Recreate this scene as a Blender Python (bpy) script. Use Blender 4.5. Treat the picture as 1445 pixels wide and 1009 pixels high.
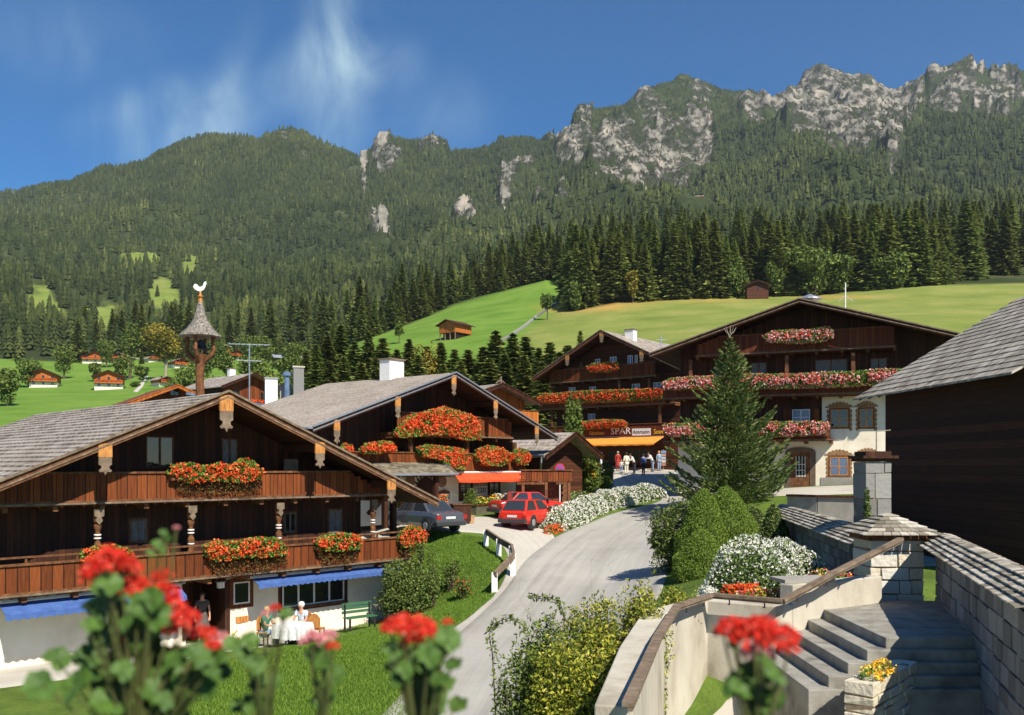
import bpy, math, random
import numpy as np
from mathutils import Vector, Matrix

R = math.radians
SC = bpy.context.scene
COL = SC.collection
for _o in list(bpy.data.objects):
    bpy.data.objects.remove(_o)

# ------------------------------------------------------------------ camera, sky, sun, exposure
F, HZ, CX = 1250.0, 658.0, 722.5          # focal length, horizon and centre in photograph pixels
cam_d = bpy.data.cameras.new('camera')
cam = bpy.data.objects.new('camera', cam_d)
COL.objects.link(cam)
cam.location = (0, 0, 0)
cam.rotation_euler = (R(90), 0, 0)
cam_d.sensor_width = 36
cam_d.lens = 36 * F / 1445
cam_d.shift_y = (HZ - 504.5) / 1445
cam_d.clip_start = 0.1
cam_d.clip_end = 20000
cam_d.dof.use_dof = True
cam_d.dof.focus_distance = 40
cam_d.dof.aperture_fstop = 3.6
SC.camera = cam

SUN_AZ, SUN_EL = 31.0, 45.0                # sun behind the camera, to the right
sd = Vector((math.sin(R(SUN_AZ)) * math.cos(R(SUN_EL)), -math.cos(R(SUN_AZ)) * math.cos(R(SUN_EL)), math.sin(R(SUN_EL))))
sun_l = bpy.data.lights.new('sun', 'SUN')
sun_l.energy = 5.0
sun_l.angle = R(0.5)
sun_l.color = (1.0, 0.93, 0.80)
sun = bpy.data.objects.new('sun', sun_l)
COL.objects.link(sun)
sun.rotation_euler = sd.to_track_quat('Z', 'Y').to_euler()

world = bpy.data.worlds.new('World')
SC.world = world
world.use_nodes = True
nt = world.node_tree
for n in list(nt.nodes):
    nt.nodes.remove(n)
wo = nt.nodes.new('ShaderNodeOutputWorld')
bg = nt.nodes.new('ShaderNodeBackground')
sky = nt.nodes.new('ShaderNodeTexSky')
sky.sky_type = 'NISHITA'
sky.sun_disc = False
sky.sun_elevation = R(SUN_EL)
sky.sun_rotation = R(180 - SUN_AZ)
sky.altitude = 1800
sky.air_density = 1.0
sky.dust_density = 0.3
sky.ozone_density = 4.0
bg.inputs['Strength'].default_value = 0.066
# thin high cirrus: soft wisps round three directions in the sky, broken up by noise
N = nt.nodes.new
L = nt.links.new
tc = N('ShaderNodeTexCoord')
mp = N('ShaderNodeMapping')
mp.inputs['Rotation'].default_value = (0, R(28), 0)
mp.inputs['Scale'].default_value = (3.2, 1.0, 1.5)
n1 = N('ShaderNodeTexNoise')
n1.inputs['Scale'].default_value = 3.0
n1.inputs['Detail'].default_value = 7
n1.inputs['Roughness'].default_value = 0.55
n1.inputs['Distortion'].default_value = 0.7
L(tc.outputs['Generated'], mp.inputs['Vector'])
L(mp.outputs['Vector'], n1.inputs['Vector'])


def sky_dir(px, py):
    return Vector(((px - CX) / F, 1, (HZ - py) / F)).normalized()


acc = None
for (cpx_, cpy_, rx_, rz_, k_, tilt) in ((476, 120, 0.042, 0.15, 0.55, -8), (430, 100, 0.06, 0.03, 0.5, 40), (540, 90, 0.05, 0.03, 0.4, 10), (265, 180, 0.10, 0.04, 0.5, 25), (180, 150, 0.07, 0.02, 0.3, 30), (600, 150, 0.10, 0.05, 0.15, 0), (320, 130, 0.02, 0.09, 0.2, -25), (90, 60, 0.08, 0.04, 0.2, 15)):
    c = sky_dir(cpx_, cpy_)
    m1 = N('ShaderNodeMapping'); m1.vector_type = 'POINT'
    sb = N('ShaderNodeVectorMath'); sb.operation = 'SUBTRACT'; sb.inputs[1].default_value = c
    L(tc.outputs['Generated'], sb.inputs[0])
    m1.inputs['Rotation'].default_value = (0, R(tilt), 0)
    m0 = N('ShaderNodeVectorMath'); m0.operation = 'MULTIPLY'; m0.inputs[1].default_value = (1 / rx_, 0.0, 1 / rz_)
    L(sb.outputs[0], m1.inputs['Vector']); L(m1.outputs[0], m0.inputs[0])
    ln = N('ShaderNodeVectorMath'); ln.operation = 'LENGTH'; L(m0.outputs[0], ln.inputs[0])
    mr = N('ShaderNodeMapRange'); mr.interpolation_type = 'SMOOTHSTEP'
    mr.inputs['From Min'].default_value = 0.0; mr.inputs['From Max'].default_value = 1.25; mr.inputs['To Min'].default_value = k_; mr.inputs['To Max'].default_value = 0
    L(ln.outputs['Value'], mr.inputs['Value'])
    if acc is None: acc = mr.outputs[0]
    else:
        ad = N('ShaderNodeMath'); ad.operation = 'ADD'; L(acc, ad.inputs[0]); L(mr.outputs[0], ad.inputs[1]); acc = ad.outputs[0]
nr = N('ShaderNodeMapRange'); nr.inputs['From Min'].default_value = 0.36; nr.inputs['From Max'].default_value = 0.68; L(n1.outputs['Fac'], nr.inputs['Value'])
ml = N('ShaderNodeMath'); ml.operation = 'MULTIPLY'; L(acc, ml.inputs[0]); L(nr.outputs[0], ml.inputs[1])
hs = N('ShaderNodeHueSaturation')
hs.inputs['Saturation'].default_value = 1.32
hs.inputs['Value'].default_value = 1.35
mx = N('ShaderNodeMixRGB')
mx.inputs['Color2'].default_value = (7.5, 10.0, 10.5, 1)
L(ml.outputs[0], mx.inputs['Fac'])
L(sky.outputs['Color'], hs.inputs['Color'])
L(hs.outputs['Color'], mx.inputs['Color1'])
L(mx.outputs['Color'], bg.inputs['Color'])
L(bg.outputs['Background'], wo.inputs['Surface'])

SC.view_settings.view_transform = 'Standard'
SC.view_settings.look = 'None'
SC.view_settings.exposure = 0.55
SC.view_settings.gamma = 1.0
SC.cycles.max_bounces = 5
SC.cycles.diffuse_bounces = 3
SC.cycles.glossy_bounces = 2
SC.cycles.transparent_max_bounces = 4

# ------------------------------------------------------------------ helpers
rng = np.random.default_rng(7)
random.seed(7)


def at(px, py, d):
    """point seen at photograph pixel (px,py) that lies d metres deep"""
    return ((px - CX) / F * d, d, (HZ - py) / F * d)


def tag(o, label=None, cat=None, group=None, kind=None):
    if label: o['label'] = label
    if cat: o['category'] = cat
    if group: o['group'] = group
    if kind: o['kind'] = kind
    return o


def thing(name, label, cat, loc=(0, 0, 0), rz=0, group=None):
    o = bpy.data.objects.new(name, None)
    COL.objects.link(o)
    o.empty_display_size = 0.3
    o.location = loc
    o.rotation_euler = (0, 0, rz)
    return tag(o, label, cat, group)


def npmesh(name, V, Fc, mat, parent=None, smooth=False, attr=None):
    """V (n,3), Fc (m,k) arrays"""
    V = np.asarray(V, dtype=np.float32); Fc = np.asarray(Fc, dtype=np.int32)
    me = bpy.data.meshes.new(name)
    m, k = Fc.shape
    me.vertices.add(len(V)); me.vertices.foreach_set('co', V.ravel())
    me.loops.add(m * k); me.loops.foreach_set('vertex_index', Fc.ravel())
    me.polygons.add(m)
    me.polygons.foreach_set('loop_start', np.arange(0, m * k, k, dtype=np.int32))
    me.polygons.foreach_set('loop_total', np.full(m, k, dtype=np.int32))
    if smooth: me.polygons.foreach_set('use_smooth', np.ones(m, dtype=bool))
    me.update()
    if attr:
        for an, av in attr.items():
            a = me.attributes.new(an, 'FLOAT', 'POINT')
            a.data.foreach_set('value', np.asarray(av, dtype=np.float32))
    me.materials.append(mat)
    o = bpy.data.objects.new(name, me)
    COL.objects.link(o)
    if parent: o.parent = parent
    return o


class MB:
    """collects simple solids, builds them as ONE mesh"""
    def __init__(s): s.v = []; s.f = []

    def add(s, vs, fs, M=None):
        b = len(s.v)
        for p in vs:
            p = Vector(p)
            s.v.append(tuple(M @ p) if M else tuple(p))
        s.f += [tuple(i + b for i in f) for f in fs]
        return s

    def box(s, x0, x1, y0, y1, z0, z1, M=None):
        vs = [(x0, y0, z0), (x1, y0, z0), (x1, y1, z0), (x0, y1, z0), (x0, y0, z1), (x1, y0, z1), (x1, y1, z1), (x0, y1, z1)]
        return s.add(vs, [(0, 3, 2, 1), (4, 5, 6, 7), (0, 1, 5, 4), (1, 2, 6, 5), (2, 3, 7, 6), (3, 0, 4, 7)], M)

    def bar(s, a, b, w, h=None, up=(0, 0, 1)):
        """rectangular bar from a to b"""
        a = Vector(a); b = Vector(b); h = h or w
        d = (b - a); ln = d.length; d.normalize()
        u = Vector(up)
        if abs(d.dot(u)) > 0.98: u = Vector((0, 1, 0))
        r = d.cross(u).normalized(); u = r.cross(d).normalized()
        vs = []
        for q in (a, b):
            for i, j in ((-1, -1), (1, -1), (1, 1), (-1, 1)):
                vs.append(q + r * (i * w / 2) + u * (j * h / 2))
        return s.add(vs, [(0, 1, 2, 3), (7, 6, 5, 4), (0, 4, 5, 1), (1, 5, 6, 2), (2, 6, 7, 3), (3, 7, 4, 0)])

    def tube(s, pts, rad, n=8, cap=True):
        pts = [Vector(p) for p in pts]
        if not hasattr(rad, '__len__'): rad = [rad] * len(pts)
        rings = []
        prev = None
        for i, p in enumerate(pts):
            d = (pts[min(i + 1, len(pts) - 1)] - pts[max(i - 1, 0)])
            if d.length < 1e-6: d = Vector((0, 0, 1))
            d.normalize()
            u = prev if prev else (Vector((1, 0, 0)) if abs(d.x) < 0.9 else Vector((0, 1, 0)))
            r = (u - d * u.dot(d)).normalized(); prev = r
            t = d.cross(r)
            rings.append([p + (r * math.cos(2 * math.pi * k / n) + t * math.sin(2 * math.pi * k / n)) * rad[i] for k in range(n)])
        vs = [q for rg in rings for q in rg]
        fs = []
        for i in range(len(pts) - 1):
            for k in range(n):
                fs.append((i * n + k, i * n + (k + 1) % n, (i + 1) * n + (k + 1) % n, (i + 1) * n + k))
        if cap:
            fs.append(tuple(range(n - 1, -1, -1)))
            fs.append(tuple((len(pts) - 1) * n + k for k in range(n)))
        return s.add(vs, fs)

    def lathe(s, prof, n=12, c=(0, 0, 0)):
        return s.tube([(c[0], c[1], c[2] + z) for r, z in prof], [max(r, 1e-4) for r, z in prof], n)

    def prism(s, poly, y0, y1, M=None):
        """polygon in (x,z) extruded from y0 to y1"""
        n = len(poly)
        vs = [(x, y0, z) for x, z in poly] + [(x, y1, z) for x, z in poly]
        fs = [tuple(range(n)), tuple(range(2 * n - 1, n - 1, -1))]
        for i in range(n):
            j = (i + 1) % n
            fs.append((i, i + n, j + n, j))
        return s.add(vs, fs, M)

    def build(s, name, mat, parent=None, smooth=False, bevel=0):
        me = bpy.data.meshes.new(name)
        me.from_pydata(s.v, [], s.f)
        me.update()
        if smooth:
            me.polygons.foreach_set('use_smooth', np.ones(len(me.polygons), dtype=bool))
        me.materials.append(mat)
        o = bpy.data.objects.new(name, me)
        COL.objects.link(o)
        if parent: o.parent = parent
        if bevel:
            b = o.modifiers.new('bevel', 'BEVEL'); b.width = bevel; b.segments = 2; b.limit_method = 'ANGLE'
        return o


# ------------------------------------------------------------------ materials
MATS = {}


def newmat(name, rough=0.8, spec=0.3):
    m = bpy.data.materials.new(name)
    m.use_nodes = True
    b = m.node_tree.nodes['Principled BSDF']
    b.inputs['Roughness'].default_value = rough
    b.inputs['Specular IOR Level'].default_value = spec
    MATS[name] = m
    return m, m.node_tree, b


def ramp(nt, stops):
    r = nt.nodes.new('ShaderNodeValToRGB')
    e = r.color_ramp.elements
    while len(e) < len(stops): e.new(0.5)
    for i, (p, c) in enumerate(stops):
        e[i].position = p
        e[i].color = (c[0], c[1], c[2], 1)
    return r


def m_noise(name, stops, scale=5, detail=5, rough=0.8, bump=0.0, bscale=None, stretch=(1, 1, 1), spec=0.3, metal=0, coord='Object', dist=0.02):
    m, nt, b = newmat(name, rough, spec)
    b.inputs['Metallic'].default_value = metal
    tc = nt.nodes.new('ShaderNodeTexCoord'); mp = nt.nodes.new('ShaderNodeMapping')
    mp.inputs['Scale'].default_value = stretch
    nt.links.new(tc.outputs[coord], mp.inputs['Vector'])
    n = nt.nodes.new('ShaderNodeTexNoise'); n.inputs['Scale'].default_value = scale; n.inputs['Detail'].default_value = detail
    n.inputs['Roughness'].default_value = 0.6
    nt.links.new(mp.outputs['Vector'], n.inputs['Vector'])
    r = ramp(nt, stops)
    nt.links.new(n.outputs['Fac'], r.inputs['Fac'])
    nt.links.new(r.outputs['Color'], b.inputs['Base Color'])
    if bump:
        n2 = nt.nodes.new('ShaderNodeTexNoise'); n2.inputs['Scale'].default_value = bscale or scale * 6; n2.inputs['Detail'].default_value = 4
        nt.links.new(mp.outputs['Vector'], n2.inputs['Vector'])
        bp = nt.nodes.new('ShaderNodeBump'); bp.inputs['Strength'].default_value = bump; bp.inputs['Distance'].default_value = dist
        nt.links.new(n2.outputs['Fac'], bp.inputs['Height'])
        nt.links.new(bp.outputs['Normal'], b.inputs['Normal'])
    return m


def m_island(name, stops, rough=0.6, spec=0.3, trans=0.0, interp='LINEAR', objvar=0.0):
    """colour varies from leaf to leaf / petal to petal"""
    m, nt, b = newmat(name, rough, spec)
    g = nt.nodes.new('ShaderNodeNewGeometry')
    r = ramp(nt, stops); r.color_ramp.interpolation = interp
    nt.links.new(g.outputs['Random Per Island'], r.inputs['Fac'])
    if objvar:
        oi = nt.nodes.new('ShaderNodeObjectInfo'); hv = nt.nodes.new('ShaderNodeHueSaturation')
        v1 = nt.nodes.new('ShaderNodeMapRange'); v1.inputs['To Min'].default_value = 1 - objvar; v1.inputs['To Max'].default_value = 1 + objvar; nt.links.new(oi.outputs['Random'], v1.inputs['Value'])
        wn = nt.nodes.new('ShaderNodeTexWhiteNoise'); wn.noise_dimensions = '1D'; nt.links.new(oi.outputs['Random'], wn.inputs['W'])
        v2 = nt.nodes.new('ShaderNodeMapRange'); v2.inputs['To Min'].default_value = .485; v2.inputs['To Max'].default_value = .515; nt.links.new(wn.outputs['Value'], v2.inputs['Value'])
        nt.links.new(v1.outputs[0], hv.inputs['Value']); nt.links.new(v2.outputs[0], hv.inputs['Hue']); nt.links.new(r.outputs['Color'], hv.inputs['Color']); r = hv
    nt.links.new(r.outputs['Color'], b.inputs['Base Color'])
    if trans:
        t = nt.nodes.new('ShaderNodeBsdfTranslucent'); mix = nt.nodes.new('ShaderNodeMixShader')
        mix.inputs['Fac'].default_value = trans
        nt.links.new(r.outputs['Color'], t.inputs['Color'])
        nt.links.new(b.outputs['BSDF'], mix.inputs[1]); nt.links.new(t.outputs['BSDF'], mix.inputs[2])
        nt.links.new(mix.outputs['Shader'], nt.nodes['Material Output'].inputs['Surface'])
    return m


def m_planks(name, stops, width=0.16, axis='X', rough=0.75, gap=(0.02, 0.008, 0.004), bump=0.6, grain=1.0):
    """boards side by side along one local axis, each its own tone, grain running along the board"""
    m, nt, b = newmat(name, rough, 0.25)
    tc = nt.nodes.new('ShaderNodeTexCoord'); sx = nt.nodes.new('ShaderNodeSeparateXYZ')
    nt.links.new(tc.outputs['Object'], sx.inputs[0])
    dv = nt.nodes.new('ShaderNodeMath'); dv.operation = 'DIVIDE'; dv.inputs[1].default_value = width
    if axis == 'XY':
        ad = nt.nodes.new('ShaderNodeMath'); ad.operation = 'ADD'
        nt.links.new(sx.outputs['X'], ad.inputs[0]); nt.links.new(sx.outputs['Y'], ad.inputs[1])
        nt.links.new(ad.outputs[0], dv.inputs[0])
    else:
        nt.links.new(sx.outputs[axis], dv.inputs[0])
    fl = nt.nodes.new('ShaderNodeMath'); fl.operation = 'FLOOR'; nt.links.new(dv.outputs[0], fl.inputs[0])
    fr = nt.nodes.new('ShaderNodeMath'); fr.operation = 'FRACT'; nt.links.new(dv.outputs[0], fr.inputs[0])
    wn = nt.nodes.new('ShaderNodeTexWhiteNoise'); wn.noise_dimensions = '1D'; nt.links.new(fl.outputs[0], wn.inputs['W'])
    mp = nt.nodes.new('ShaderNodeMapping')
    mp.inputs['Scale'].default_value = {'X': (14, 14, 1.2), 'Z': (1.2, 1.2, 14), 'XY': (14, 14, 1.2), 'Y': (14, 1.2, 14)}[axis]
    nt.links.new(tc.outputs['Object'], mp.inputs['Vector'])
    n = nt.nodes.new('ShaderNodeTexNoise'); n.inputs['Scale'].default_value = 1.6; n.inputs['Detail'].default_value = 6; n.inputs['Roughness'].default_value = 0.65
    nt.links.new(mp.outputs['Vector'], n.inputs['Vector'])
    mxv = nt.nodes.new('ShaderNodeMath'); mxv.operation = 'MULTIPLY_ADD'; mxv.inputs[1].default_value = 0.45
    nt.links.new(wn.outputs['Value'], mxv.inputs[0])
    sc = nt.nodes.new('ShaderNodeMath'); sc.operation = 'MULTIPLY_ADD'; sc.inputs[1].default_value = 1.1 * grain; sc.inputs[2].default_value = -0.28 * grain
    nt.links.new(n.outputs['Fac'], sc.inputs[0]); nt.links.new(sc.outputs[0], mxv.inputs[2])
    r = ramp(nt, stops); nt.links.new(mxv.outputs[0], r.inputs['Fac'])
    pp = nt.nodes.new('ShaderNodeMath'); pp.operation = 'PINGPONG'; pp.inputs[1].default_value = 0.5; nt.links.new(fr.outputs[0], pp.inputs[0])
    lt = nt.nodes.new('ShaderNodeMath'); lt.operation = 'LESS_THAN'; lt.inputs[1].default_value = 0.05; nt.links.new(pp.outputs[0], lt.inputs[0])
    mix = nt.nodes.new('ShaderNodeMixRGB'); mix.inputs['Color2'].default_value = (*gap, 1)
    nt.links.new(lt.outputs[0], mix.inputs['Fac']); nt.links.new(r.outputs['Color'], mix.inputs['Color1'])
    nt.links.new(mix.outputs['Color'], b.inputs['Base Color'])
    bp = nt.nodes.new('ShaderNodeBump'); bp.inputs['Strength'].default_value = bump; bp.inputs['Distance'].default_value = 0.01
    nt.links.new(n.outputs['Fac'], bp.inputs['Height']); nt.links.new(bp.outputs['Normal'], b.inputs['Normal'])
    return m


def m_shingle(name, stops, w=0.16, course=0.3, rough=0.9, swap=True, moss=None):
    """single tone per shingle: white noise on (row, column); rows come from the stepped roof geometry"""
    m, nt, b = newmat(name, rough, 0.2)
    tc = nt.nodes.new('ShaderNodeTexCoord'); mp = nt.nodes.new('ShaderNodeMapping')
    nt.links.new(tc.outputs['Object'], mp.inputs['Vector'])
    bt = nt.nodes.new('ShaderNodeTexBrick')
    bt.inputs['Scale'].default_value = 1.0
    bt.inputs['Brick Width'].default_value = w
    bt.inputs['Row Height'].default_value = course
    bt.inputs['Mortar Size'].default_value = 0.008
    bt.inputs['Color1'].default_value = (0, 0, 0, 1); bt.inputs['Color2'].default_value = (1, 1, 1, 1); bt.inputs['Mortar'].default_value = (0, 0, 0, 1)
    bt.inputs['Bias'].default_value = 0.0
    sx = nt.nodes.new('ShaderNodeSeparateXYZ'); cx = nt.nodes.new('ShaderNodeCombineXYZ')
    nt.links.new(mp.outputs['Vector'], sx.inputs[0])
    if swap:
        nt.links.new(sx.outputs['Y'], cx.inputs['X']); nt.links.new(sx.outputs['X'], cx.inputs['Y'])
    else:
        nt.links.new(sx.outputs['X'], cx.inputs['X']); nt.links.new(sx.outputs['Y'], cx.inputs['Y'])
    nt.links.new(cx.outputs[0], bt.inputs['Vector'])
    n = nt.nodes.new('ShaderNodeTexNoise'); n.inputs['Scale'].default_value = 0.7; n.inputs['Detail'].default_value = 6
    nt.links.new(mp.outputs['Vector'], n.inputs['Vector'])
    ad = nt.nodes.new('ShaderNodeMixRGB'); ad.blend_type = 'MIX'; ad.inputs['Fac'].default_value = 0.55
    nt.links.new(bt.outputs['Color'], ad.inputs['Color1']); nt.links.new(n.outputs['Fac'], ad.inputs['Color2'])
    r = ramp(nt, stops); nt.links.new(ad.outputs['Color'], r.inputs['Fac'])
    nt.links.new(r.outputs['Color'], b.inputs['Base Color'])
    bp = nt.nodes.new('ShaderNodeBump'); bp.inputs['Strength'].default_value = 0.5; bp.inputs['Distance'].default_value = 0.015
    nt.links.new(bt.outputs['Color'], bp.inputs['Height']); nt.links.new(bp.outputs['Normal'], b.inputs['Normal'])
    return m


def m_plain(name, c, rough=0.5, spec=0.5, metal=0.0, coat=0.0):
    m, nt, b = newmat(name, rough, spec)
    b.inputs['Metallic'].default_value = metal
    b.inputs['Coat Weight'].default_value = coat
    n = nt.nodes.new('ShaderNodeTexNoise'); n.inputs['Scale'].default_value = 9; n.inputs['Detail'].default_value = 3
    tc = nt.nodes.new('ShaderNodeTexCoord'); nt.links.new(tc.outputs['Object'], n.inputs['Vector'])
    r = ramp(nt, [(0.3, [q * 0.86 for q in c]), (0.7, [min(1, q * 1.1) for q in c])])
    nt.links.new(n.outputs['Fac'], r.inputs['Fac']); nt.links.new(r.outputs['Color'], b.inputs['Base Color'])
    return m


M_DARKWOOD = m_planks('dark_weathered_wood', [(0.1, (0.022, 0.009, 0.005)), (0.5, (0.058, 0.020, 0.009)), (0.9, (0.115, 0.038, 0.015))], 0.2, 'X')
M_WARMDARK = m_planks('reddish_dark_timber', [(0.1, (0.030, 0.010, 0.005)), (0.5, (0.075, 0.024, 0.010)), (0.9, (0.14, 0.045, 0.018))], 0.22, 'Z')
M_LOGWOOD = m_planks('dark_log_wood', [(0.1, (0.014, 0.006, 0.004)), (0.5, (0.040, 0.014, 0.007)), (0.9, (0.08, 0.028, 0.012))], 0.24, 'Z')
M_BOARD = m_planks('brown_balcony_boards', [(0.1, (0.075, 0.018, 0.004)), (0.5, (0.165, 0.041, 0.009)), (0.95, (0.27, 0.075, 0.017))], 0.30, 'X')
M_BOARD_RED = m_planks('red_brown_boards', [(0.1, (0.07, 0.015, 0.006)), (0.5, (0.13, 0.030, 0.010)), (0.95, (0.21, 0.055, 0.018))], 0.2, 'X')
M_BOARD_OR = m_planks('orange_larch_boards', [(0.1, (0.28, 0.07, 0.012)), (0.5, (0.45, 0.13, 0.022)), (0.95, (0.6, 0.2, 0.04))], 0.2, 'XY')
M_BEAM = m_noise('brown_beam_wood', [(0.3, (0.07, 0.025, 0.010)), (0.55, (0.16, 0.065, 0.025)), (0.75, (0.26, 0.12, 0.05))], 3, 6, 0.8, 0.4, stretch=(2, 2, 2))
M_BEAM_GREY = m_noise('grey_weathered_beam', [(0.3, (0.10, 0.07, 0.045)), (0.6, (0.22, 0.16, 0.11)), (0.8, (0.34, 0.27, 0.19))], 5, 6, 0.9, 0.4)
M_GOLDWOOD = m_noise('honey_coloured_wood', [(0.3, (0.20, 0.07, 0.015)), (0.5, (0.48, 0.20, 0.05)), (0.75, (0.62, 0.32, 0.10))], 6, 5, 0.7, 0.3, stretch=(3, 3, 0.6))
M_PLASTER = m_noise('white_plaster', [(0.3, (0.68, 0.60, 0.47)), (0.6, (0.80, 0.73, 0.59)), (0.8, (0.84, 0.79, 0.68))], 1.2, 8, 0.9, 0.25, 40, dist=0.01)
M_GREYPLASTER = m_noise('grey_rendered_wall', [(0.3, (0.24, 0.22, 0.19)), (0.7, (0.36, 0.34, 0.30))], 2, 8, 0.9, 0.3, 30)
M_CONCRETE = m_noise('pale_stained_concrete', [(0.25, (0.27, 0.23, 0.17)), (0.5, (0.47, 0.43, 0.35)), (0.8, (0.60, 0.56, 0.47))], 1.4, 9, 0.9, 0.4, 45, stretch=(1, 1, 0.5))
M_SHINGLE = m_shingle('silver_grey_shingles', [(0.2, (0.17, 0.14, 0.11)), (0.5, (0.33, 0.28, 0.24)), (0.8, (0.48, 0.43, 0.38))], 0.14, 0.3)
M_SHINGLE_B = m_shingle('beige_fine_shingles', [(0.2, (0.27, 0.22, 0.18)), (0.5, (0.40, 0.34, 0.28)), (0.8, (0.50, 0.43, 0.37))], 0.10, 0.14)
M_SHINGLE_D = m_shingle('mossy_dark_shingles', [(0.2, (0.09, 0.075, 0.05)), (0.5, (0.19, 0.16, 0.11)), (0.8, (0.30, 0.27, 0.20))], 0.16, 0.28)
M_SHINGLE_X = m_shingle('rough_grey_shingles', [(0.2, (0.15, 0.13, 0.10)), (0.5, (0.32, 0.28, 0.23)), (0.8, (0.52, 0.47, 0.40))], 0.16, 0.28, swap=False)
M_ROOFRED = m_noise('rust_red_metal_roof', [(0.3, (0.18, 0.05, 0.025)), (0.7, (0.30, 0.09, 0.04))], 4, 4, 0.6)
M_BLUEMETAL = m_noise('blue_grey_sheet_metal', [(0.3, (0.10, 0.15, 0.24)), (0.7, (0.20, 0.28, 0.40))], 2, 4, 0.45, metal=0.3)
M_METAL = m_plain('galvanised_metal', (0.45, 0.47, 0.50), 0.4, 0.5, 0.7)
M_DARKMETAL = m_plain('black_iron', (0.02, 0.02, 0.022), 0.5)
M_WHITE = m_plain('white_paint', (0.78, 0.76, 0.72), 0.5)
M_GLASS = m_plain('dark_window_glass', (0.012, 0.014, 0.016), 0.06, 0.9)
M_GLASS_B = m_plain('window_glass_with_blue_curtain', (0.10, 0.14, 0.24), 0.12, 0.8)
M_CURTAIN = m_noise('pale_lace_curtain', [(0.3, (0.10, 0.09, 0.09)), (0.7, (0.26, 0.24, 0.22))], 12, 3, 0.8, stretch=(3, 3, 0.5))
M_AWN_BLUE = m_noise('blue_canvas', [(0.3, (0.045, 0.095, 0.28)), (0.7, (0.070, 0.14, 0.37))], 4, 3, 0.85)
M_AWN_RED = m_noise('red_orange_canvas', [(0.3, (0.68, 0.055, 0.015)), (0.7, (0.80, 0.09, 0.025))], 4, 3, 0.85)
M_AWN_OR = m_noise('orange_canvas', [(0.3, (0.75, 0.24, 0.03)), (0.7, (0.85, 0.33, 0.05))], 4, 3, 0.85)
M_STONE = None
M_TURRET = m_noise('small_grey_turret_shingles', [(0.35, (0.10, 0.085, 0.07)), (0.5, (0.20, 0.175, 0.15)), (0.65, (0.32, 0.29, 0.25))], 16, 2, 0.9, 0.6, 20, stretch=(1, 1, 0.6))
M_LEAF = m_island('geranium_leaf', [(0.0, (0.05, 0.12, 0.015)), (0.5, (0.11, 0.22, 0.03)), (1.0, (0.24, 0.36, 0.06))], 0.6, 0.3, 0.15)
M_TRAIL = m_island('trailing_stems', [(0.0, (0.03, 0.02, 0.008)), (0.5, (0.09, 0.035, 0.012)), (0.8, (0.10, 0.12, 0.03)), (1.0, (0.32, 0.05, 0.015))], 0.8, 0.2)
M_FLOWER = m_island('orange_red_petals', [(0.0, (0.55, 0.025, 0.008)), (0.35, (0.78, 0.075, 0.015)), (0.7, (0.88, 0.16, 0.035)), (0.95, (0.85, 0.26, 0.11))], 0.6, 0.2, 0.15)
M_FLOWER_P = m_island('red_pink_white_petals', [(0.0, (0.65, 0.03, 0.015)), (0.38, (0.82, 0.10, 0.04)), (0.5, (0.75, 0.25, 0.22)), (0.68, (0.82, 0.55, 0.52)), (1.0, (0.88, 0.80, 0.75))], 0.6, 0.2, 0.15)
M_FLOWER_W = m_island('white_petals', [(0.0, (0.62, 0.60, 0.50)), (0.6, (0.80, 0.78, 0.68)), (1.0, (0.85, 0.83, 0.76))], 0.6, 0.2, 0.1)
M_FLOWER_Y = m_island('yellow_petals', [(0.0, (0.75, 0.28, 0.01)), (0.5, (0.82, 0.50, 0.02)), (1.0, (0.82, 0.66, 0.15))], 0.6, 0.2, 0.1)
M_FLOWER_MIX = m_island('mixed_bedding_petals', [(0.0, (0.70, 0.03, 0.02)), (0.3, (0.80, 0.45, 0.02)), (0.6, (0.80, 0.75, 0.60)), (0.8, (0.55, 0.05, 0.15)), (1.0, (0.80, 0.20, 0.02))], 0.6, 0.2, 0.1, 'CONSTANT')
M_FLOWER_G = m_island('scarlet_geranium_petals', [(0.0, (0.62, 0.012, 0.010)), (0.5, (0.80, 0.035, 0.018)), (0.85, (0.85, 0.09, 0.04)), (1.0, (0.85, 0.25, 0.18))], 0.55, 0.3, 0.3)
M_FLOWER_PK = m_island('pink_geranium_petals', [(0.0, (0.70, 0.12, 0.14)), (0.5, (0.75, 0.30, 0.32)), (1.0, (0.80, 0.50, 0.48))], 0.55, 0.3, 0.2)
M_SPRUCE = m_island('spruce_needles', [(0.0, (0.055, 0.085, 0.018)), (0.5, (0.16, 0.205, 0.045)), (0.9, (0.31, 0.35, 0.085)), (1.0, (0.36, 0.36, 0.10))], 0.75, 0.2, 0.4, objvar=0.3)
M_HERO = m_island('young_spruce_needles', [(0.0, (0.035, 0.065, 0.016)), (0.5, (0.10, 0.145, 0.036)), (0.85, (0.21, 0.26, 0.07)), (1.0, (0.40, 0.42, 0.17))], 0.7, 0.25, 0.25)
M_BROAD = m_island('broadleaf_foliage', [(0.0, (0.045, 0.075, 0.012)), (0.5, (0.095, 0.14, 0.022)), (1.0, (0.18, 0.22, 0.04))], 0.7, 0.25, 0.1)
M_AUTUMN = m_island('yellowing_foliage', [(0.0, (0.08, 0.08, 0.012)), (0.5, (0.18, 0.16, 0.022)), (1.0, (0.36, 0.26, 0.03))], 0.7, 0.25, 0.1)
M_SHRUB = m_island('dark_shrub_leaves', [(0.0, (0.03, 0.055, 0.010)), (0.5, (0.085, 0.13, 0.022)), (1.0, (0.19, 0.22, 0.05))], 0.6, 0.3, 0.1)
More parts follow.
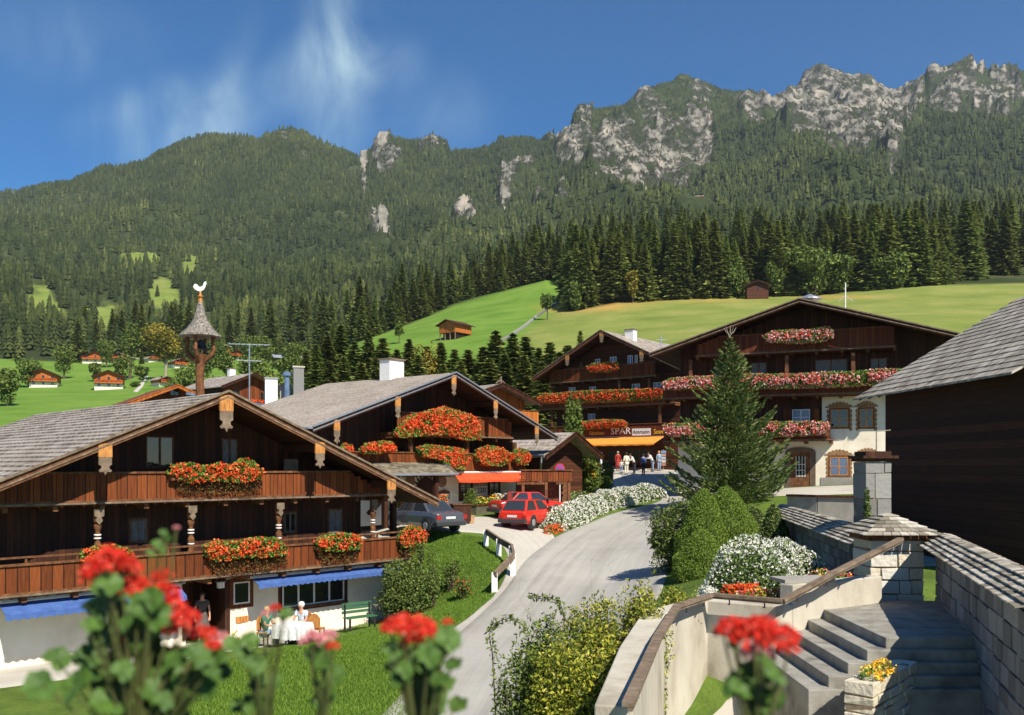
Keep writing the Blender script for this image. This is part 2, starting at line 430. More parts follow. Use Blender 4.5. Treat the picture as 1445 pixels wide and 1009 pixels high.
M_YELLOWGREEN = m_island('yellow_green_leaves', [(0.0, (0.06, 0.085, 0.010)), (0.4, (0.18, 0.22, 0.022)), (0.8, (0.40, 0.38, 0.035)), (1.0, (0.55, 0.50, 0.10))], 0.55, 0.3, 0.2)
M_THUJA = m_island('fresh_green_conifer', [(0.0, (0.09, 0.14, 0.022)), (0.5, (0.19, 0.29, 0.042)), (1.0, (0.30, 0.40, 0.075))], 0.7, 0.2, 0.35)
M_BARK = m_noise('grey_brown_bark', [(0.3, (0.06, 0.04, 0.025)), (0.7, (0.16, 0.12, 0.08))], 6, 6, 0.95, 0.5, stretch=(3, 3, 0.6))
M_BARK_PALE = m_noise('pale_bark', [(0.3, (0.20, 0.16, 0.11)), (0.7, (0.42, 0.36, 0.27))], 6, 6, 0.95, 0.5)
M_SKIN = m_plain('skin', (0.55, 0.28, 0.18), 0.6)
M_SKIN2 = m_plain('tanned_skin', (0.40, 0.17, 0.09), 0.6)

# ------------------------------------------------------------------ noise in numpy
def _hash(ix, iy, seed):
    h = (ix.astype(np.int64) * 374761393 + iy.astype(np.int64) * 668265263 + seed * 982451653) & 0x7fffffff
    h = ((h ^ (h >> 13)) * 1274126177) & 0x7fffffff
    return ((h ^ (h >> 16)) & 0xffff) / 65535.0


def vnoise(x, y, seed=0):
    x = np.asarray(x, float); y = np.asarray(y, float)
    ix = np.floor(x).astype(np.int64); iy = np.floor(y).astype(np.int64)
    fx = x - ix; fy = y - iy
    fx = fx * fx * (3 - 2 * fx); fy = fy * fy * (3 - 2 * fy)
    a = _hash(ix, iy, seed); b = _hash(ix + 1, iy, seed); c = _hash(ix, iy + 1, seed); d = _hash(ix + 1, iy + 1, seed)
    return (a * (1 - fx) + b * fx) * (1 - fy) + (c * (1 - fx) + d * fx) * fy


def fbm(x, y, seed=0, o=4, ridged=False):
    s = 0; a = 0.5; t = 0
    for i in range(o):
        n = vnoise(x, y, seed + i * 17)
        if ridged: n = 1 - np.abs(2 * n - 1)
        s = s + a * n; t += a; a *= 0.5; x = x * 2.03; y = y * 2.03
    return s / t


def sstep(a, b, x):
    t = np.clip((x - a) / (b - a), 0, 1)
    return t * t * (3 - 2 * t)


# ------------------------------------------------------------------ the shape of the land
# near village ground: linear radial basis through surveyed points (x, y, z)
_cp = []
def _p(px, py, d): _cp.append(at(px, py, d))
for _d, _px in ((12, 640), (20, 700), (27, 690), (27, 820), (33, 740), (33, 860), (40, 780), (40, 880), (46, 810), (46, 900), (54, 900), (62, 925), (70, 900), (80, 880)):
    _cp.append(((_px - CX) / F * _d, _d, -7.44 + 0.0935 * _d))
_cp += [(-11, 24, -5.75), (-16, 18, -5.75), (-5.5, 31, -5.85), (-3.4, 35.5, -5.8), (-20, 22, -5.75), (-14, 36, -5.7), (-6, 40, -5.0), (-9, 44, -3.6)]
for q in ((600, 866, 31), (500, 908, 28), (600, 758, 40.5), (700, 756, 40.5), (560, 762, 41), (690, 836, 33.5), (640, 800, 36), (420, 915, 25.5)): _p(*q)
_cp += [(3.9, 18.6, -2.75), (6, 20, -2.75), (8, 21, -2.5), (0.6, 14, -5.4), (2.0, 18, -4.3), (4.2, 23, -3.7), (5.8, 25, -3.2), (7.5, 30, -3.0), (6.5, 34, -3.6), (9.5, 36, -2.6), (11.5, 46, -1.9), (12.8, 43.6, -2.2), (9, 46, -2.6), (14.5, 40, -3.3), (12.5, 37, -3.2), (5.5, 15.5, -4.3), (7.4, 16.3, -3.9), (7.9, 17.7, -3.6), (3.2, 14.2, -4.9), (3.5, 15.6, -4.7), (4.3, 16.2, -4.6),
        (15.5, 50, -1.36), (19, 46, -1.36), (4.6, 13.5, -4.6), (6.2, 15, -4.2), (0, 3, -6.8), (8, 8, -4.8), (10, 24, -3.0), (10, 17, -3.6), (16, 30, -2.8), (25, 40, -1.2),
        (10, 78, -0.28), (5, 78, -0.2), (3, 66, -1.6), (16, 80, -0.1), (-3, 46, -2.85), (-8, 47, -3.0), (0, 51, -2.55), (-15, 47, -3.3), (3, 56, -2.2), (-22, 60, -2.2), (-40, 80, 0.4),
        (0, 100, 1.2), (30, 100, 2.2), (-60, 40, -4.5), (45, 50, -0.5), (70, 100, 4), (45, 15, -2.5), (-45, 12, -6.5), (-80, 100, 2.5), (90, 60, 3), (0, -8, -7), (-25, 90, 1.0), (0, 130, 6), (60, 130, 8), (-70, 130, 6), (130, 130, 9), (-130, 130, 7)]
CP = np.array(_cp)
_A = np.sqrt(((CP[:, None, :2] - CP[None, :, :2]) ** 2).sum(-1) + 0.6)
_n = len(CP)
_M = np.zeros((_n + 3, _n + 3)); _M[:_n, :_n] = _A - np.eye(_n) * 0.25
_M[:_n, _n] = 1; _M[:_n, _n + 1:] = CP[:, :2]; _M[_n, :_n] = 1; _M[_n + 1:, :_n] = CP[:, :2].T
_W = np.linalg.solve(_M, np.concatenate([CP[:, 2], [0, 0, 0]]))


def h_near(x, y):
    x = np.asarray(x, float); y = np.asarray(y, float)
    s = _W[_n] + _W[_n + 1] * x + _W[_n + 2] * y
    for i in range(_n):
        s = s + _W[i] * np.sqrt((x - CP[i, 0]) ** 2 + (y - CP[i, 1]) ** 2 + 0.6)
    return s


# far land: for a set of bearings (photo columns) the elevation profile with distance
PXS = np.array([-500, -100, 130, 300, 400, 520, 640, 770, 870, 1000, 1150, 1310, 1550, 2000.])
DS = np.array([100, 140, 180, 240, 300, 380, 450, 700, 1200, 1700])
YT = np.array([
    # -500 -100  130  300  400  520  640  770  870 1000 1150 1310 1550 2000
    [640, 640, 640, 640, 640, 640, 640, 638, 636, 632, 628, 624, 618, 610],    # 100
    [612, 612, 612, 610, 606, 598, 592, 580, 566, 550, 535, 525, 515, 505],    # 140
    [590, 590, 588, 585, 580, 562, 545, 520, 500, 482, 465, 455, 448, 440],    # 180
    [566, 566, 566, 562, 552, 512, 492, 470, 462, 450, 440, 428, 420, 415],    # 240
    [545, 545, 548, 543, 528, 480, 458, 446, 428, 421, 417, 403, 398, 395],    # 300
    [520, 520, 524, 524, 514, 472, 428, 395, 402, 398, 392, 380, 375, 370],    # 380
    [500, 500, 506, 506, 503, 474, 426, 391, 380, 372, 366, 355, 350, 350],    # 450
    [430, 430, 452, 452, 450, 440, 402, 362, 338, 330, 328, 322, 318, 318],    # 700
    [370, 370, 388, 385, 384, 384, 368, 330, 305, 290, 280, 272, 270, 270],    # 1200
    [330, 320, 318, 302, 300, 304, 298, 268, 232, 215, 205, 205, 200, 200],    # 1700
], float)
SKY = np.array([(-500, 340), (-100, 318), (0, 285), (60, 270), (130, 258), (160, 252), (200, 239), (245, 211), (290, 196), (330, 193), (365, 203), (372, 196), (388, 184), (400, 184), (430, 194), (470, 213), (500, 226), (512, 230), (524, 220), (534, 200), (548, 197),
                (570, 202), (600, 208), (640, 217), (690, 215), (703, 203), (740, 201), (760, 207), (780, 199), (802, 196), (808, 181), (816, 168), (850, 160), (882, 152), (900, 140), (930, 124), (960, 114), (990, 117), (1015, 127), (1060, 129), (1090, 137),
                (1112, 130), (1125, 120), (1136, 103), (1148, 96), (1157, 93), (1166, 99), (1175, 105), (1188, 103), (1200, 109), (1212, 105), (1232, 112), (1250, 127), (1275, 135), (1290, 124), (1310, 108), (1345, 92), (1420, 112), (1550, 100), (2000, 160)], float)
RDG = np.array([(-500, 2300), (130, 2200), (300, 2100), (500, 2250), (560, 2350), (760, 2450), (830, 2250), (1050, 2300), (1160, 2400), (1310, 2350), (2000, 2500)], float)


def yscr(px, d):
    """screen height of the ground on bearing px at depth d"""
    px = np.asarray(px, float); d = np.asarray(d, float)
    rd = np.interp(px, RDG[:, 0], RDG[:, 1])
    sk = np.interp(px, SKY[:, 0], SKY[:, 1])
    yy = np.zeros(np.broadcast(px, d).shape)
    ld = np.log(np.clip(d, DS[0], 1e5))
    cols = [np.interp(px, PXS, YT[i]) for i in range(len(DS))]
    lds = np.log(DS)
    yy = cols[0] + 0 * ld
    for i in range(len(DS) - 1):
        t = np.clip((ld - lds[i]) / (lds[i + 1] - lds[i]), 0, 1)
        yy = np.where(ld >= lds[i], cols[i] * (1 - t) + cols[i + 1] * t, yy)
    t = np.clip((ld - lds[-1]) / (np.log(rd) - lds[-1]), 0, 1)
    yy = np.where(ld >= lds[-1], cols[-1] * (1 - t) + sk * t, yy)
    return yy


ROCKS = [(395, 192, 17, 10, 1), (424, 232, 17, 9, 1), (541, 214, 12, 18, 1.2), (552, 246, 24, 14, .8), (513, 250, 5, 30, 1.5), (524, 225, 14, 8, 1), (538, 345, 14, 28, 1.3), (512, 368, 24, 9, .8), (520, 318, 10, 8, .7),
         (612, 236, 24, 9, .8), (655, 312, 17, 15, 1.2), (712, 280, 12, 20, .7), (735, 260, 22, 12, .6), (430, 320, 20, 14, .5), (880, 235, 80, 50, .42), (1165, 185, 120, 75, .45), (960, 190, 90, 50, .35), (600, 290, 60, 40, .2), (700, 250, 80, 30, .2), (480, 330, 40, 30, .2), (790, 306, 24, 13, .9), (705, 208, 14, 8, .8), (775, 204, 12, 5, 1.1), (760, 290, 12, 14, .5),
         (818, 190, 16, 14, 1.1), (808, 232, 26, 16, 1), (845, 245, 34, 26, 1), (880, 222, 30, 22, .8), (905, 260, 36, 26, .85), (965, 212, 34, 22, 1), (870, 185, 20, 14, .6), (905, 190, 18, 10, .5), (925, 150, 26, 12, 1), (985, 140, 20, 18, 1), (960, 114, 14, 6, .8),
         (1053, 150, 16, 16, 1.1), (1070, 165, 14, 14, 1), (1094, 160, 14, 9, .8), (1150, 125, 26, 34, 1.3), (1130, 165, 28, 26, 1.2), (1180, 160, 40, 34, 1.2), (1165, 200, 34, 20, 1), (1215, 125, 24, 18, 1.2), (1230, 170, 34, 30, 1), (1260, 150, 26, 22, .9),
         (1290, 160, 24, 40, .9), (1262, 235, 10, 22, 1), (1245, 205, 26, 16, .8), (1350, 130, 40, 30, 1), (1420, 150, 40, 30, .9), (1210, 220, 24, 8, .8), (1040, 230, 16, 10, .3), (300, 330, 14, 10, .2), (470, 300, 12, 16, .3)]
CLEAR = [(232, 385, 44, 10, 1.1), (275, 402, 16, 8, .8), (238, 428, 26, 20, 1.0), (150, 456, 26, 20, 1.4), (325, 530, 26, 24, 1.2), (345, 520, 16, 10, 1), (190, 398, 22, 8, .8), (60, 450, 50, 24, 1), (428, 516, 16, 7, 1.2), (210, 455, 30, 10, .7), (300, 445, 18, 8, .4), (250, 480, 14, 8, .5)]


def blobs(lst, px, y):
    s = 0
    for a, b, rx, ry, w in lst:
        s = s + w * np.exp(-(((px - a) / rx) ** 2 + ((y - b) / ry) ** 2) * 0.9)
    return s


def rockness(px, y):
    n = fbm(px * 0.055, y * 0.085, 5, 4)
    n2 = fbm(px * 0.2 + 9, y * 0.12, 31, 3)
    b = blobs(ROCKS, px, y)
    return sstep(0.26, 0.66, b * (0.42 + 1.0 * n) + 0.34 * (n2 - 0.5)) + 0.16 * sstep(0.9, 1.3, b) * (1 - sstep(700, 800, px)) + 0.05 * sstep(1.0, 1.5, b)


def h_far(x, d):
    px = CX + F * x / d
    y = yscr(px, d)
    z = (HZ - y) / F * d
    rd = np.interp(px, RDG[:, 0], RDG[:, 1])
    t = sstep(500, 1300, d)
    edge = 1 - sstep(rd * 0.93, rd, d) * 0.75
    # gullies and spurs running down the slopes
    z = z + t * edge * ((fbm(x * 0.0034 + 3, d * 0.0030, 11, 4, True) - 0.55) * 120 + (fbm(x * 0.018, d * 0.018, 12, 3) - 0.5) * 26)
    z = z + sstep(300, 600, d) * (fbm(x * 0.02, d * 0.02, 13, 3) - 0.5) * 8
    rk = rockness(px, y) * sstep(1000, 1400, d)
    z = z + rk * ((fbm(x * 0.0085, d * 0.008, 14, 6, True) - 0.55) * 110 + (fbm(x * 0.09, d * 0.09, 15, 3, True) - 0.5) * 22) * (0.2 + 0.8 * edge)
    over = np.maximum(d - rd, 0)
    z = z - over * 0.9
    return z, rk, px, y


def height(x, y):
    x = np.asarray(x, float); y = np.asarray(y, float)
    x, y = np.broadcast_arrays(x, y)
    w = sstep(92, 140, y)
    zn = h_near(x, np.minimum(y, 160))
    zf, _, _, _ = h_far(x, np.maximum(y, 60))
    return zn * (1 - w) + zf * w


def H1(x, y): return float(height(np.array([x]), np.array([y]))[0])


def gp(px, py, dmin=9, dmax=2400):
    """where the line of sight through photograph pixel (px,py) meets the ground"""
    ds = np.exp(np.linspace(math.log(dmin), math.log(dmax), 3000))
    z = height((px - CX) / F * ds, ds)
    zr = (HZ - py) / F * ds
    k = np.argmax(z >= zr)
    d = ds[k]
    return ((px - CX) / F * d, d, float(z[k]))


# ground sheets ------------------------------------------------------
def grid_faces(nr, nc):
    i = np.arange(nr - 1)[:, None] * nc + np.arange(nc - 1)[None, :]
    return np.stack([i, i + 1, i + nc + 1, i + nc], -1).reshape(-1, 4)


def m_ground():
    m, nt, b = newmat('village_grass', 0.95, 0.15)
    tc = nt.nodes.new('ShaderNodeTexCoord')
    n = nt.nodes.new('ShaderNodeTexNoise'); n.inputs['Scale'].default_value = 0.6; n.inputs['Detail'].default_value = 8; n.inputs['Roughness'].default_value = .7
    nt.links.new(tc.outputs['Object'], n.inputs['Vector'])
    r = ramp(nt, [(0.3, (0.055, 0.085, 0.016)), (0.5, (0.095, 0.15, 0.024)), (0.7, (0.15, 0.21, 0.035))])
    nt.links.new(n.outputs['Fac'], r.inputs['Fac'])
    sx = nt.nodes.new('ShaderNodeSeparateXYZ'); nt.links.new(tc.outputs['Object'], sx.inputs[0])
    mr = nt.nodes.new('ShaderNodeMapRange'); mr.inputs['From Min'].default_value = 62; mr.inputs['From Max'].default_value = 90; nt.links.new(sx.outputs['Y'], mr.inputs['Value'])
    mm = nt.nodes.new('ShaderNodeMixRGB'); mm.inputs['Color2'].default_value = (0.19, 0.235, 0.05, 1)
    nt.links.new(mr.outputs[0], mm.inputs['Fac']); nt.links.new(r.outputs['Color'], mm.inputs['Color1']); nt.links.new(mm.outputs['Color'], b.inputs['Base Color'])
    n2 = nt.nodes.new('ShaderNodeTexNoise'); n2.inputs['Scale'].default_value = 14; n2.inputs['Detail'].default_value = 5
    nt.links.new(tc.outputs['Object'], n2.inputs['Vector'])
    bp = nt.nodes.new('ShaderNodeBump'); bp.inputs['Strength'].default_value = 0.8; bp.inputs['Distance'].default_value = 0.08
    nt.links.new(n2.outputs['Fac'], bp.inputs['Height']); nt.links.new(bp.outputs['Normal'], b.inputs['Normal'])
    return m


M_GROUND = m_ground()
xs = np.concatenate([np.arange(-135, -30, 3.0), np.arange(-30, 32, 0.5), np.arange(32, 136, 3.0)])
ys = np.concatenate([np.arange(-14, 8, 2.0), np.arange(8, 90, 0.5), np.arange(90, 121, 2.0)])
gx, gy = np.meshgrid(xs, ys)
gz = height(gx, gy)
npmesh('ground', np.stack([gx, gy, gz], -1).reshape(-1, 3), grid_faces(len(ys), len(xs)), M_GROUND, smooth=True)['kind'] = 'structure'


def m_hills():
    m, nt, b = newmat('alpine_slopes', 0.95, 0.1)
    N = nt.nodes.new; K = nt.links.new
    tc = N('ShaderNodeTexCoord')
    # meadow
    n1 = N('ShaderNodeTexNoise'); n1.inputs['Scale'].default_value = 0.06; n1.inputs['Detail'].default_value = 12; K(tc.outputs['Object'], n1.inputs['Vector'])
    n1.inputs['Roughness'].default_value = .7
    r1 = ramp(nt, [(0.3, (0.125, 0.165, 0.034)), (0.5, (0.185, 0.220, 0.048)), (0.7, (0.27, 0.26, 0.08))]); K(n1.outputs['Fac'], r1.inputs['Fac'])
    a_l = N('ShaderNodeAttribute'); a_l.attribute_name = 'lush'
    lr = ramp(nt, [(0.3, (0.085, 0.165, 0.022)), (0.5, (0.125, 0.220, 0.030)), (0.7, (0.18, 0.26, 0.05))]); K(n1.outputs['Fac'], lr.inputs['Fac'])
    lush = N('ShaderNodeMixRGB'); K(lr.outputs['Color'], lush.inputs['Color2'])
    K(a_l.outputs['Fac'], lush.inputs['Fac']); K(r1.outputs['Color'], lush.inputs['Color1'])
    a_d = N('ShaderNodeAttribute'); a_d.attribute_name = 'dry'
    dry = N('ShaderNodeMixRGB'); dry.inputs['Color2'].default_value = (0.42, 0.26, 0.07, 1)
    K(a_d.outputs['Fac'], dry.inputs['Fac']); K(lush.outputs['Color'], dry.inputs['Color1'])
    # forest floor / scrub
    n3 = N('ShaderNodeTexNoise'); n3.inputs['Scale'].default_value = 0.05; n3.inputs['Detail'].default_value = 9; K(tc.outputs['Object'], n3.inputs['Vector'])
    n3.inputs['Roughness'].default_value = .7
    r3 = ramp(nt, [(0.3, (0.020, 0.030, 0.010)), (0.55, (0.04, 0.054, 0.018)), (0.68, (0.09, 0.10, 0.04)), (0.8, (0.19, 0.18, 0.09))]); K(n3.outputs['Fac'], r3.inputs['Fac'])
    a_f = N('ShaderNodeAttribute'); a_f.attribute_name = 'wood'
    mf = N('ShaderNodeMixRGB'); K(a_f.outputs['Fac'], mf.inputs['Fac']); K(dry.outputs['Color'], mf.inputs['Color1']); K(r3.outputs['Color'], mf.inputs['Color2'])
    # rock
    n4 = N('ShaderNodeTexNoise'); n4.inputs['Scale'].default_value = 0.03; n4.inputs['Detail'].default_value = 10; n4.inputs['Roughness'].default_value = .72; K(tc.outputs['Object'], n4.inputs['Vector'])
    r4 = ramp(nt, [(0.28, (0.09, 0.09, 0.065)), (0.43, (0.21, 0.20, 0.165)), (0.57, (0.34, 0.305, 0.25)), (0.72, (0.52, 0.43, 0.33))]); K(n4.outputs['Fac'], r4.inputs['Fac'])
    a_r = N('ShaderNodeAttribute'); a_r.attribute_name = 'rock'
    n5 = N('ShaderNodeTexNoise'); n5.inputs['Scale'].default_value = 0.028; n5.inputs['Detail'].default_value = 8; n5.inputs['Roughness'].default_value = .75; K(tc.outputs['Object'], n5.inputs['Vector'])
    ad0 = N('ShaderNodeMath'); ad0.operation = 'MULTIPLY'; ad0.inputs[1].default_value = 1.7; K(n5.outputs['Fac'], ad0.inputs[0])
    ad = N('ShaderNodeMath'); ad.operation = 'ADD'; K(a_r.outputs['Fac'], ad.inputs[0]); K(ad0.outputs[0], ad.inputs[1])
    rr = N('ShaderNodeMapRange'); rr.inputs['From Min'].default_value = 1.76; rr.inputs['From Max'].default_value = 1.92; K(ad.outputs[0], rr.inputs['Value'])
    mr = N('ShaderNodeMixRGB'); K(rr.outputs[0], mr.inputs['Fac']); K(mf.outputs['Color'], mr.inputs['Color1']); K(r4.outputs['Color'], mr.inputs['Color2'])
    K(mr.outputs['Color'], b.inputs['Base Color'])
    bp = N('ShaderNodeBump'); bp.inputs['Strength'].default_value = 1.0; bp.inputs['Distance'].default_value = 9.0
    mb = N('ShaderNodeMath'); mb.operation = 'MULTIPLY'; K(n4.outputs['Fac'], mb.inputs[0]); K(rr.outputs[0], mb.inputs[1])
    K(mb.outputs[0], bp.inputs['Height']); K(bp.outputs['Normal'], b.inputs['Normal'])
    return m


M_HILLS = m_hills()
cpx = np.concatenate([np.arange(-500, -110, 12.0), np.arange(-110, 1560, 2.2), np.arange(1560, 2001, 12.0)])
rows = np.concatenate([np.exp(np.linspace(math.log(118), math.log(420), 90)), np.arange(425, 1200, 9.0), np.arange(1200, 2640, 6.5)])
PXg, Dg = np.meshgrid(cpx, rows)
Xg = (PXg - CX) / F * Dg
Zg, RKg, _, Yg = h_far(Xg, Dg)
wb = sstep(92, 140, Dg)
Zg = np.where(wb < 1, h_near(Xg, np.minimum(Dg, 160)) * (1 - wb) + Zg * wb, Zg)
EDGE = np.array([(-500, 430), (100, 430), (200, 460), (380, 420), (470, 330), (515, 318), (560, 345), (640, 372), (700, 380), (796, 384), (806, 300), (1000, 302), (1310, 302), (2000, 300)], float)


def wooded(px, y, d):
    e = np.interp(px, EDGE[:, 0], EDGE[:, 1])
    n = fbm(px * 0.06, y * 0.1, 41, 3) - 0.5
    w = sstep(-6, 6, d - e)
    return w * (1 - sstep(0.35, 0.65, blobs(CLEAR, px, y) + n * 0.9)), e


WD, _ = wooded(PXg, Yg, Dg)
lush = (1 - sstep(-6, 14, PXg - np.interp(Yg, [390, 430, 470, 520, 560], [806, 796, 735, 700, 640]))) * sstep(430, 520, PXg)
lush = np.maximum(lush, 1 - sstep(350, 460, PXg)) * (1 - 0.75 * sstep(420, 650, Dg))
dryp = blobs([(850, 429, 40, 8, 1.2), (800, 434, 30, 6, 1.0), (905, 424, 30, 3, .8), (1000, 424, 60, 2.5, .6), (1180, 419, 60, 2.5, .6)], PXg, Yg) * (0.55 + 0.9 * fbm(PXg * 0.08, Yg * 0.3, 77, 3)) * (Dg < 330)
hills = npmesh('hills', np.stack([Xg, Dg, Zg], -1).reshape(-1, 3), grid_faces(len(rows), len(cpx)), M_HILLS, smooth=True,
               attr={'rock': RKg.ravel(), 'wood': np.clip(WD, 0, 1).ravel(), 'lush': lush.ravel(), 'dry': np.clip(dryp, 0, 1).ravel()})
hills['kind'] = 'structure'


# ------------------------------------------------------------------ foliage helpers
def rand_rot(n):
    q = rng.normal(size=(n, 4)); q /= np.linalg.norm(q, axis=1)[:, None]
    w, x, y, z = q.T
    return np.stack([np.stack([1 - 2 * (y * y + z * z), 2 * (x * y - z * w), 2 * (x * z + y * w)], -1),
                     np.stack([2 * (x * y + z * w), 1 - 2 * (x * x + z * z), 2 * (y * z - x * w)], -1),
                     np.stack([2 * (x * z - y * w), 2 * (y * z + x * w), 1 - 2 * (x * x + y * y)], -1)], 1)


def leafs(P, size, aspect=0.6):
    """small four-cornered leaves at points P with random turn"""
    n = len(P)
    s = np.asarray(size) * np.ones(n) * rng.uniform(0.65, 1.3, n)
    base = np.array([(0, -.5, 0), (aspect * .5, 0, .08), (0, .5, 0), (-aspect * .5, 0, .08)])
    Rm = rand_rot(n)
    V = P[:, None, :] + np.einsum('nij,kj->nki', Rm, base) * s[:, None, None]
    return V.reshape(-1, 3), np.arange(n * 4).reshape(-1, 4)


def heads(P, r, k=7):
    """flower heads: k petals round each point"""
    n = len(P)
    d = rng.normal(size=(n, k, 3)); d /= np.linalg.norm(d, axis=2)[..., None]
    C = (P[:, None, :] + d * (r * rng.uniform(0.45, 1.0, (n, k, 1)))).reshape(-1, 3)
    return leafs(C, r * 1.15, 0.9)


def in_poly(x, y, poly):
    c = np.zeros(x.shape, bool)
    n = len(poly)
    for i in range(n):
        x1, y1 = poly[i]; x2, y2 = poly[(i + 1) % n]
        k = ((y1 > y) != (y2 > y)) & (x < (x2 - x1) * (y - y1) / (y2 - y1 + 1e-12) + x1)
        c ^= k
    return c


def sample_poly(poly, n):
    poly = np.array(poly); lo = poly.min(0); hi = poly.max(0)
    out = np.zeros((0, 2))
    while len(out) < n:
        q = rng.uniform(lo, hi, (n * 3, 2))
        out = np.vstack([out, q[in_poly(q[:, 0], q[:, 1], poly)]])
    return out[:n]


def merge(lst):
    V = []; Fc = []; b = 0
    for v, f in lst:
        V.append(v); Fc.append(f + b); b += len(v)
    return np.vstack(V), np.vstack(Fc)


# ------------------------------------------------------------------ conifers
def spruce_arrays(h, r, whorls, per, segs, lsz, droop=0.35, seed=1, base=0.06, up=0.25, spike=0.0):
    """crown as drooping branches clad in needle sprays; returns V,F of quads"""
    g = np.random.default_rng(seed)
    C = []; D = []; S = []
    for i in range(whorls):
        t = i / (whorls - 1)
        z = h * (base + (1 - base) * t ** 0.95)
        rr = r * (1 - t) ** 0.85 * g.uniform(0.85, 1.12) + 0.02 * r
        n = max(3, int(per * (1 - 0.55 * t)))
        a0 = g.uniform(0, 6.28)
        for k in range(n):
            a = a0 + 6.283 * k / n + g.normal() * 0.25
            L = rr * g.uniform(0.7, 1.15)
            for s in range(1, segs + 1):
                u = s / segs
                rad = L * u
                zz = z - droop * L * u + (droop + up) * L * u ** 3 * 0.8 + g.normal() * lsz * 0.15
                w = 0.30 * L * (1 - u * 0.55) * (0.4 + 0.6 * math.sin(math.pi * min(u * 1.1, 1)))
                for side in (-1, 0, 1):
                    off = side * w * g.uniform(0.6, 1.1)
                    x = math.cos(a) * rad - math.sin(a) * off; y = math.sin(a) * rad + math.cos(a) * off
                    C.append((x, y, zz - abs(side) * 0.12 * w)); D.append((math.cos(a + side * 0.8), math.sin(a + side * 0.8), -0.25 + 0.5 * u * (up > 0.3)))
                    S.append(lsz * g.uniform(0.7, 1.3) * (1.1 - 0.45 * t))
    C = np.array(C); D = np.array(D); S = np.array(S)
    D /= np.linalg.norm(D, axis=1)[:, None]
    U = np.cross(D, g.normal(size=D.shape) * 0.5 + np.array([0, 0, 1.0])); U /= np.linalg.norm(U, axis=1)[:, None]
    a = C - D * S[:, None] * 0.5; b = C + D * S[:, None] * 0.6
    m1 = C + U * S[:, None] * 0.28 - np.array([0, 0, .06]) * S[:, None]; m2 = C - U * S[:, None] * 0.28 - np.array([0, 0, .06]) * S[:, None]
    V = np.stack([a, m1, b, m2], 1).reshape(-1, 3)
    return V, np.arange(len(C) * 4).reshape(-1, 4)


def trunk_mb(h, r, n=7):
    m = MB(); m.tube([(0, 0, -0.5), (0, 0, h * 0.3), (0.01 * h, 0, h * 0.7), (0, 0, h * 0.97)], [r, r * 0.75, r * 0.4, 0.02], n)
    return m


# spruce kinds shared by the individual forest trees
PROTO = []
for i, (hh, rr, wh) in enumerate(((24, 4.2, 26), (27, 3.9, 30), (21, 4.4, 22), (25, 3.6, 28))):
    V, Fq = spruce_arrays(hh, rr, wh, 11, 5, 1.5, 0.5, 100 + i, 0.03, 0.15)
    t = thing('spruce_tree', 'x', 'tree')
    trunk_mb(hh, 0.28).build('trunk', M_BARK, t)
    npmesh('crown', V, Fq, M_SPRUCE, t)
    PROTO.append([t, hh, False])


def copy_tree(o, parent=None):
    c = o.copy(); COL.objects.link(c); c.parent = parent
    for ch in list(o.children): copy_tree(ch, c)
    return c


def place_spruce(k, loc, h, label, group, wf=1.0):
    rec = PROTO[k]
    o = rec[0] if not rec[2] else copy_tree(rec[0])
    rec[2] = True
    o.location = loc
    s = h / rec[1]
    o.scale = (s * wf, s * wf, s)
    o.rotation_euler = (0, 0, random.uniform(0, 6.28))
    tag(o, label, 'tree', group)
    return o


# candidate forest trees over the wooded slopes
cell_px = np.arange(-110, 1560, 6.0)
dd = np.exp(np.linspace(math.log(296), math.log(2480), 420))
PX2, D2 = np.meshgrid(cell_px, dd)
Y2 = yscr(PX2, D2)
dY = np.abs(np.gradient(Y2, axis=0)) + 0.05
th = np.interp(D2, [300, 600, 1200, 2300], [23, 20, 16, 13])       # tree height in metres
hpx = th * F / D2
WD2, EDG2 = wooded(PX2, Y2, D2)
RK2 = rockness(PX2, Y2) * sstep(1000, 1400, D2)
rd2 = np.interp(PX2, RDG[:, 0], RDG[:, 1])
high = sstep(1500, 2100, D2) * sstep(820, 900, PX2)               # thinner, stunted growth on the high right ridge
dens = np.clip(WD2 * (1 - 0.80 * RK2) + 0.06 * (D2 > 440) * (1 - RK2), 0, 1) * (1 - 0.5 * high) * (D2 < rd2 * 1.004) * (D2 >= EDG2 - 2)
dens *= 0.75 + 0.5 * (fbm(PX2 * 0.03, Y2 * 0.05, 61, 3))
cnt = rng.poisson(dens * (6.0 * dY) / (hpx * hpx * 0.36) * np.interp(D2, [300, 500, 1000, 2300], [9, 8, 8, 8.5]))
ii, jj = np.nonzero(cnt)
rep = cnt[ii, jj]
ii = np.repeat(ii, rep); jj = np.repeat(jj, rep)
tp = PX2[ii, jj] + rng.uniform(-3, 3, len(ii)); td = D2[ii, jj] * np.exp(rng.uniform(-.003, .003, len(ii)))
tx = (tp - CX) / F * td
tz = height(tx, td)
tH = th[ii, jj] * rng.uniform(0.6, 1.25, len(ii)) * (1 - 0.45 * high[ii, jj]) * np.where(RK2[ii, jj] > .4, .6, 1)
tone = np.clip(rng.normal(0.40, 0.15, len(ii)) + 0.75 * (fbm(tx * 0.006, td * 0.006, 71, 4) - .5), 0, 1)
visible = tp > 100
score = (tH / td) * ((tp > 128) & (tp < 1465))
order = np.argsort(-score)
NIND = 205
ind = order[:NIND]
rest = order[NIND:]
rest = rest[~((np.abs(tp[rest] - 980) < 19) & (td[rest] > 800) & (td[rest] < 1000))]
for q in ind:
    place_spruce(int(rng.integers(4)), (tx[q], td[q], tz[q] - 0.3), tH[q] * 1.05, 'tall dark spruce in the dense forest above the green meadow', 'dark spruces of the forest edge', rng.uniform(1.1, 1.5))


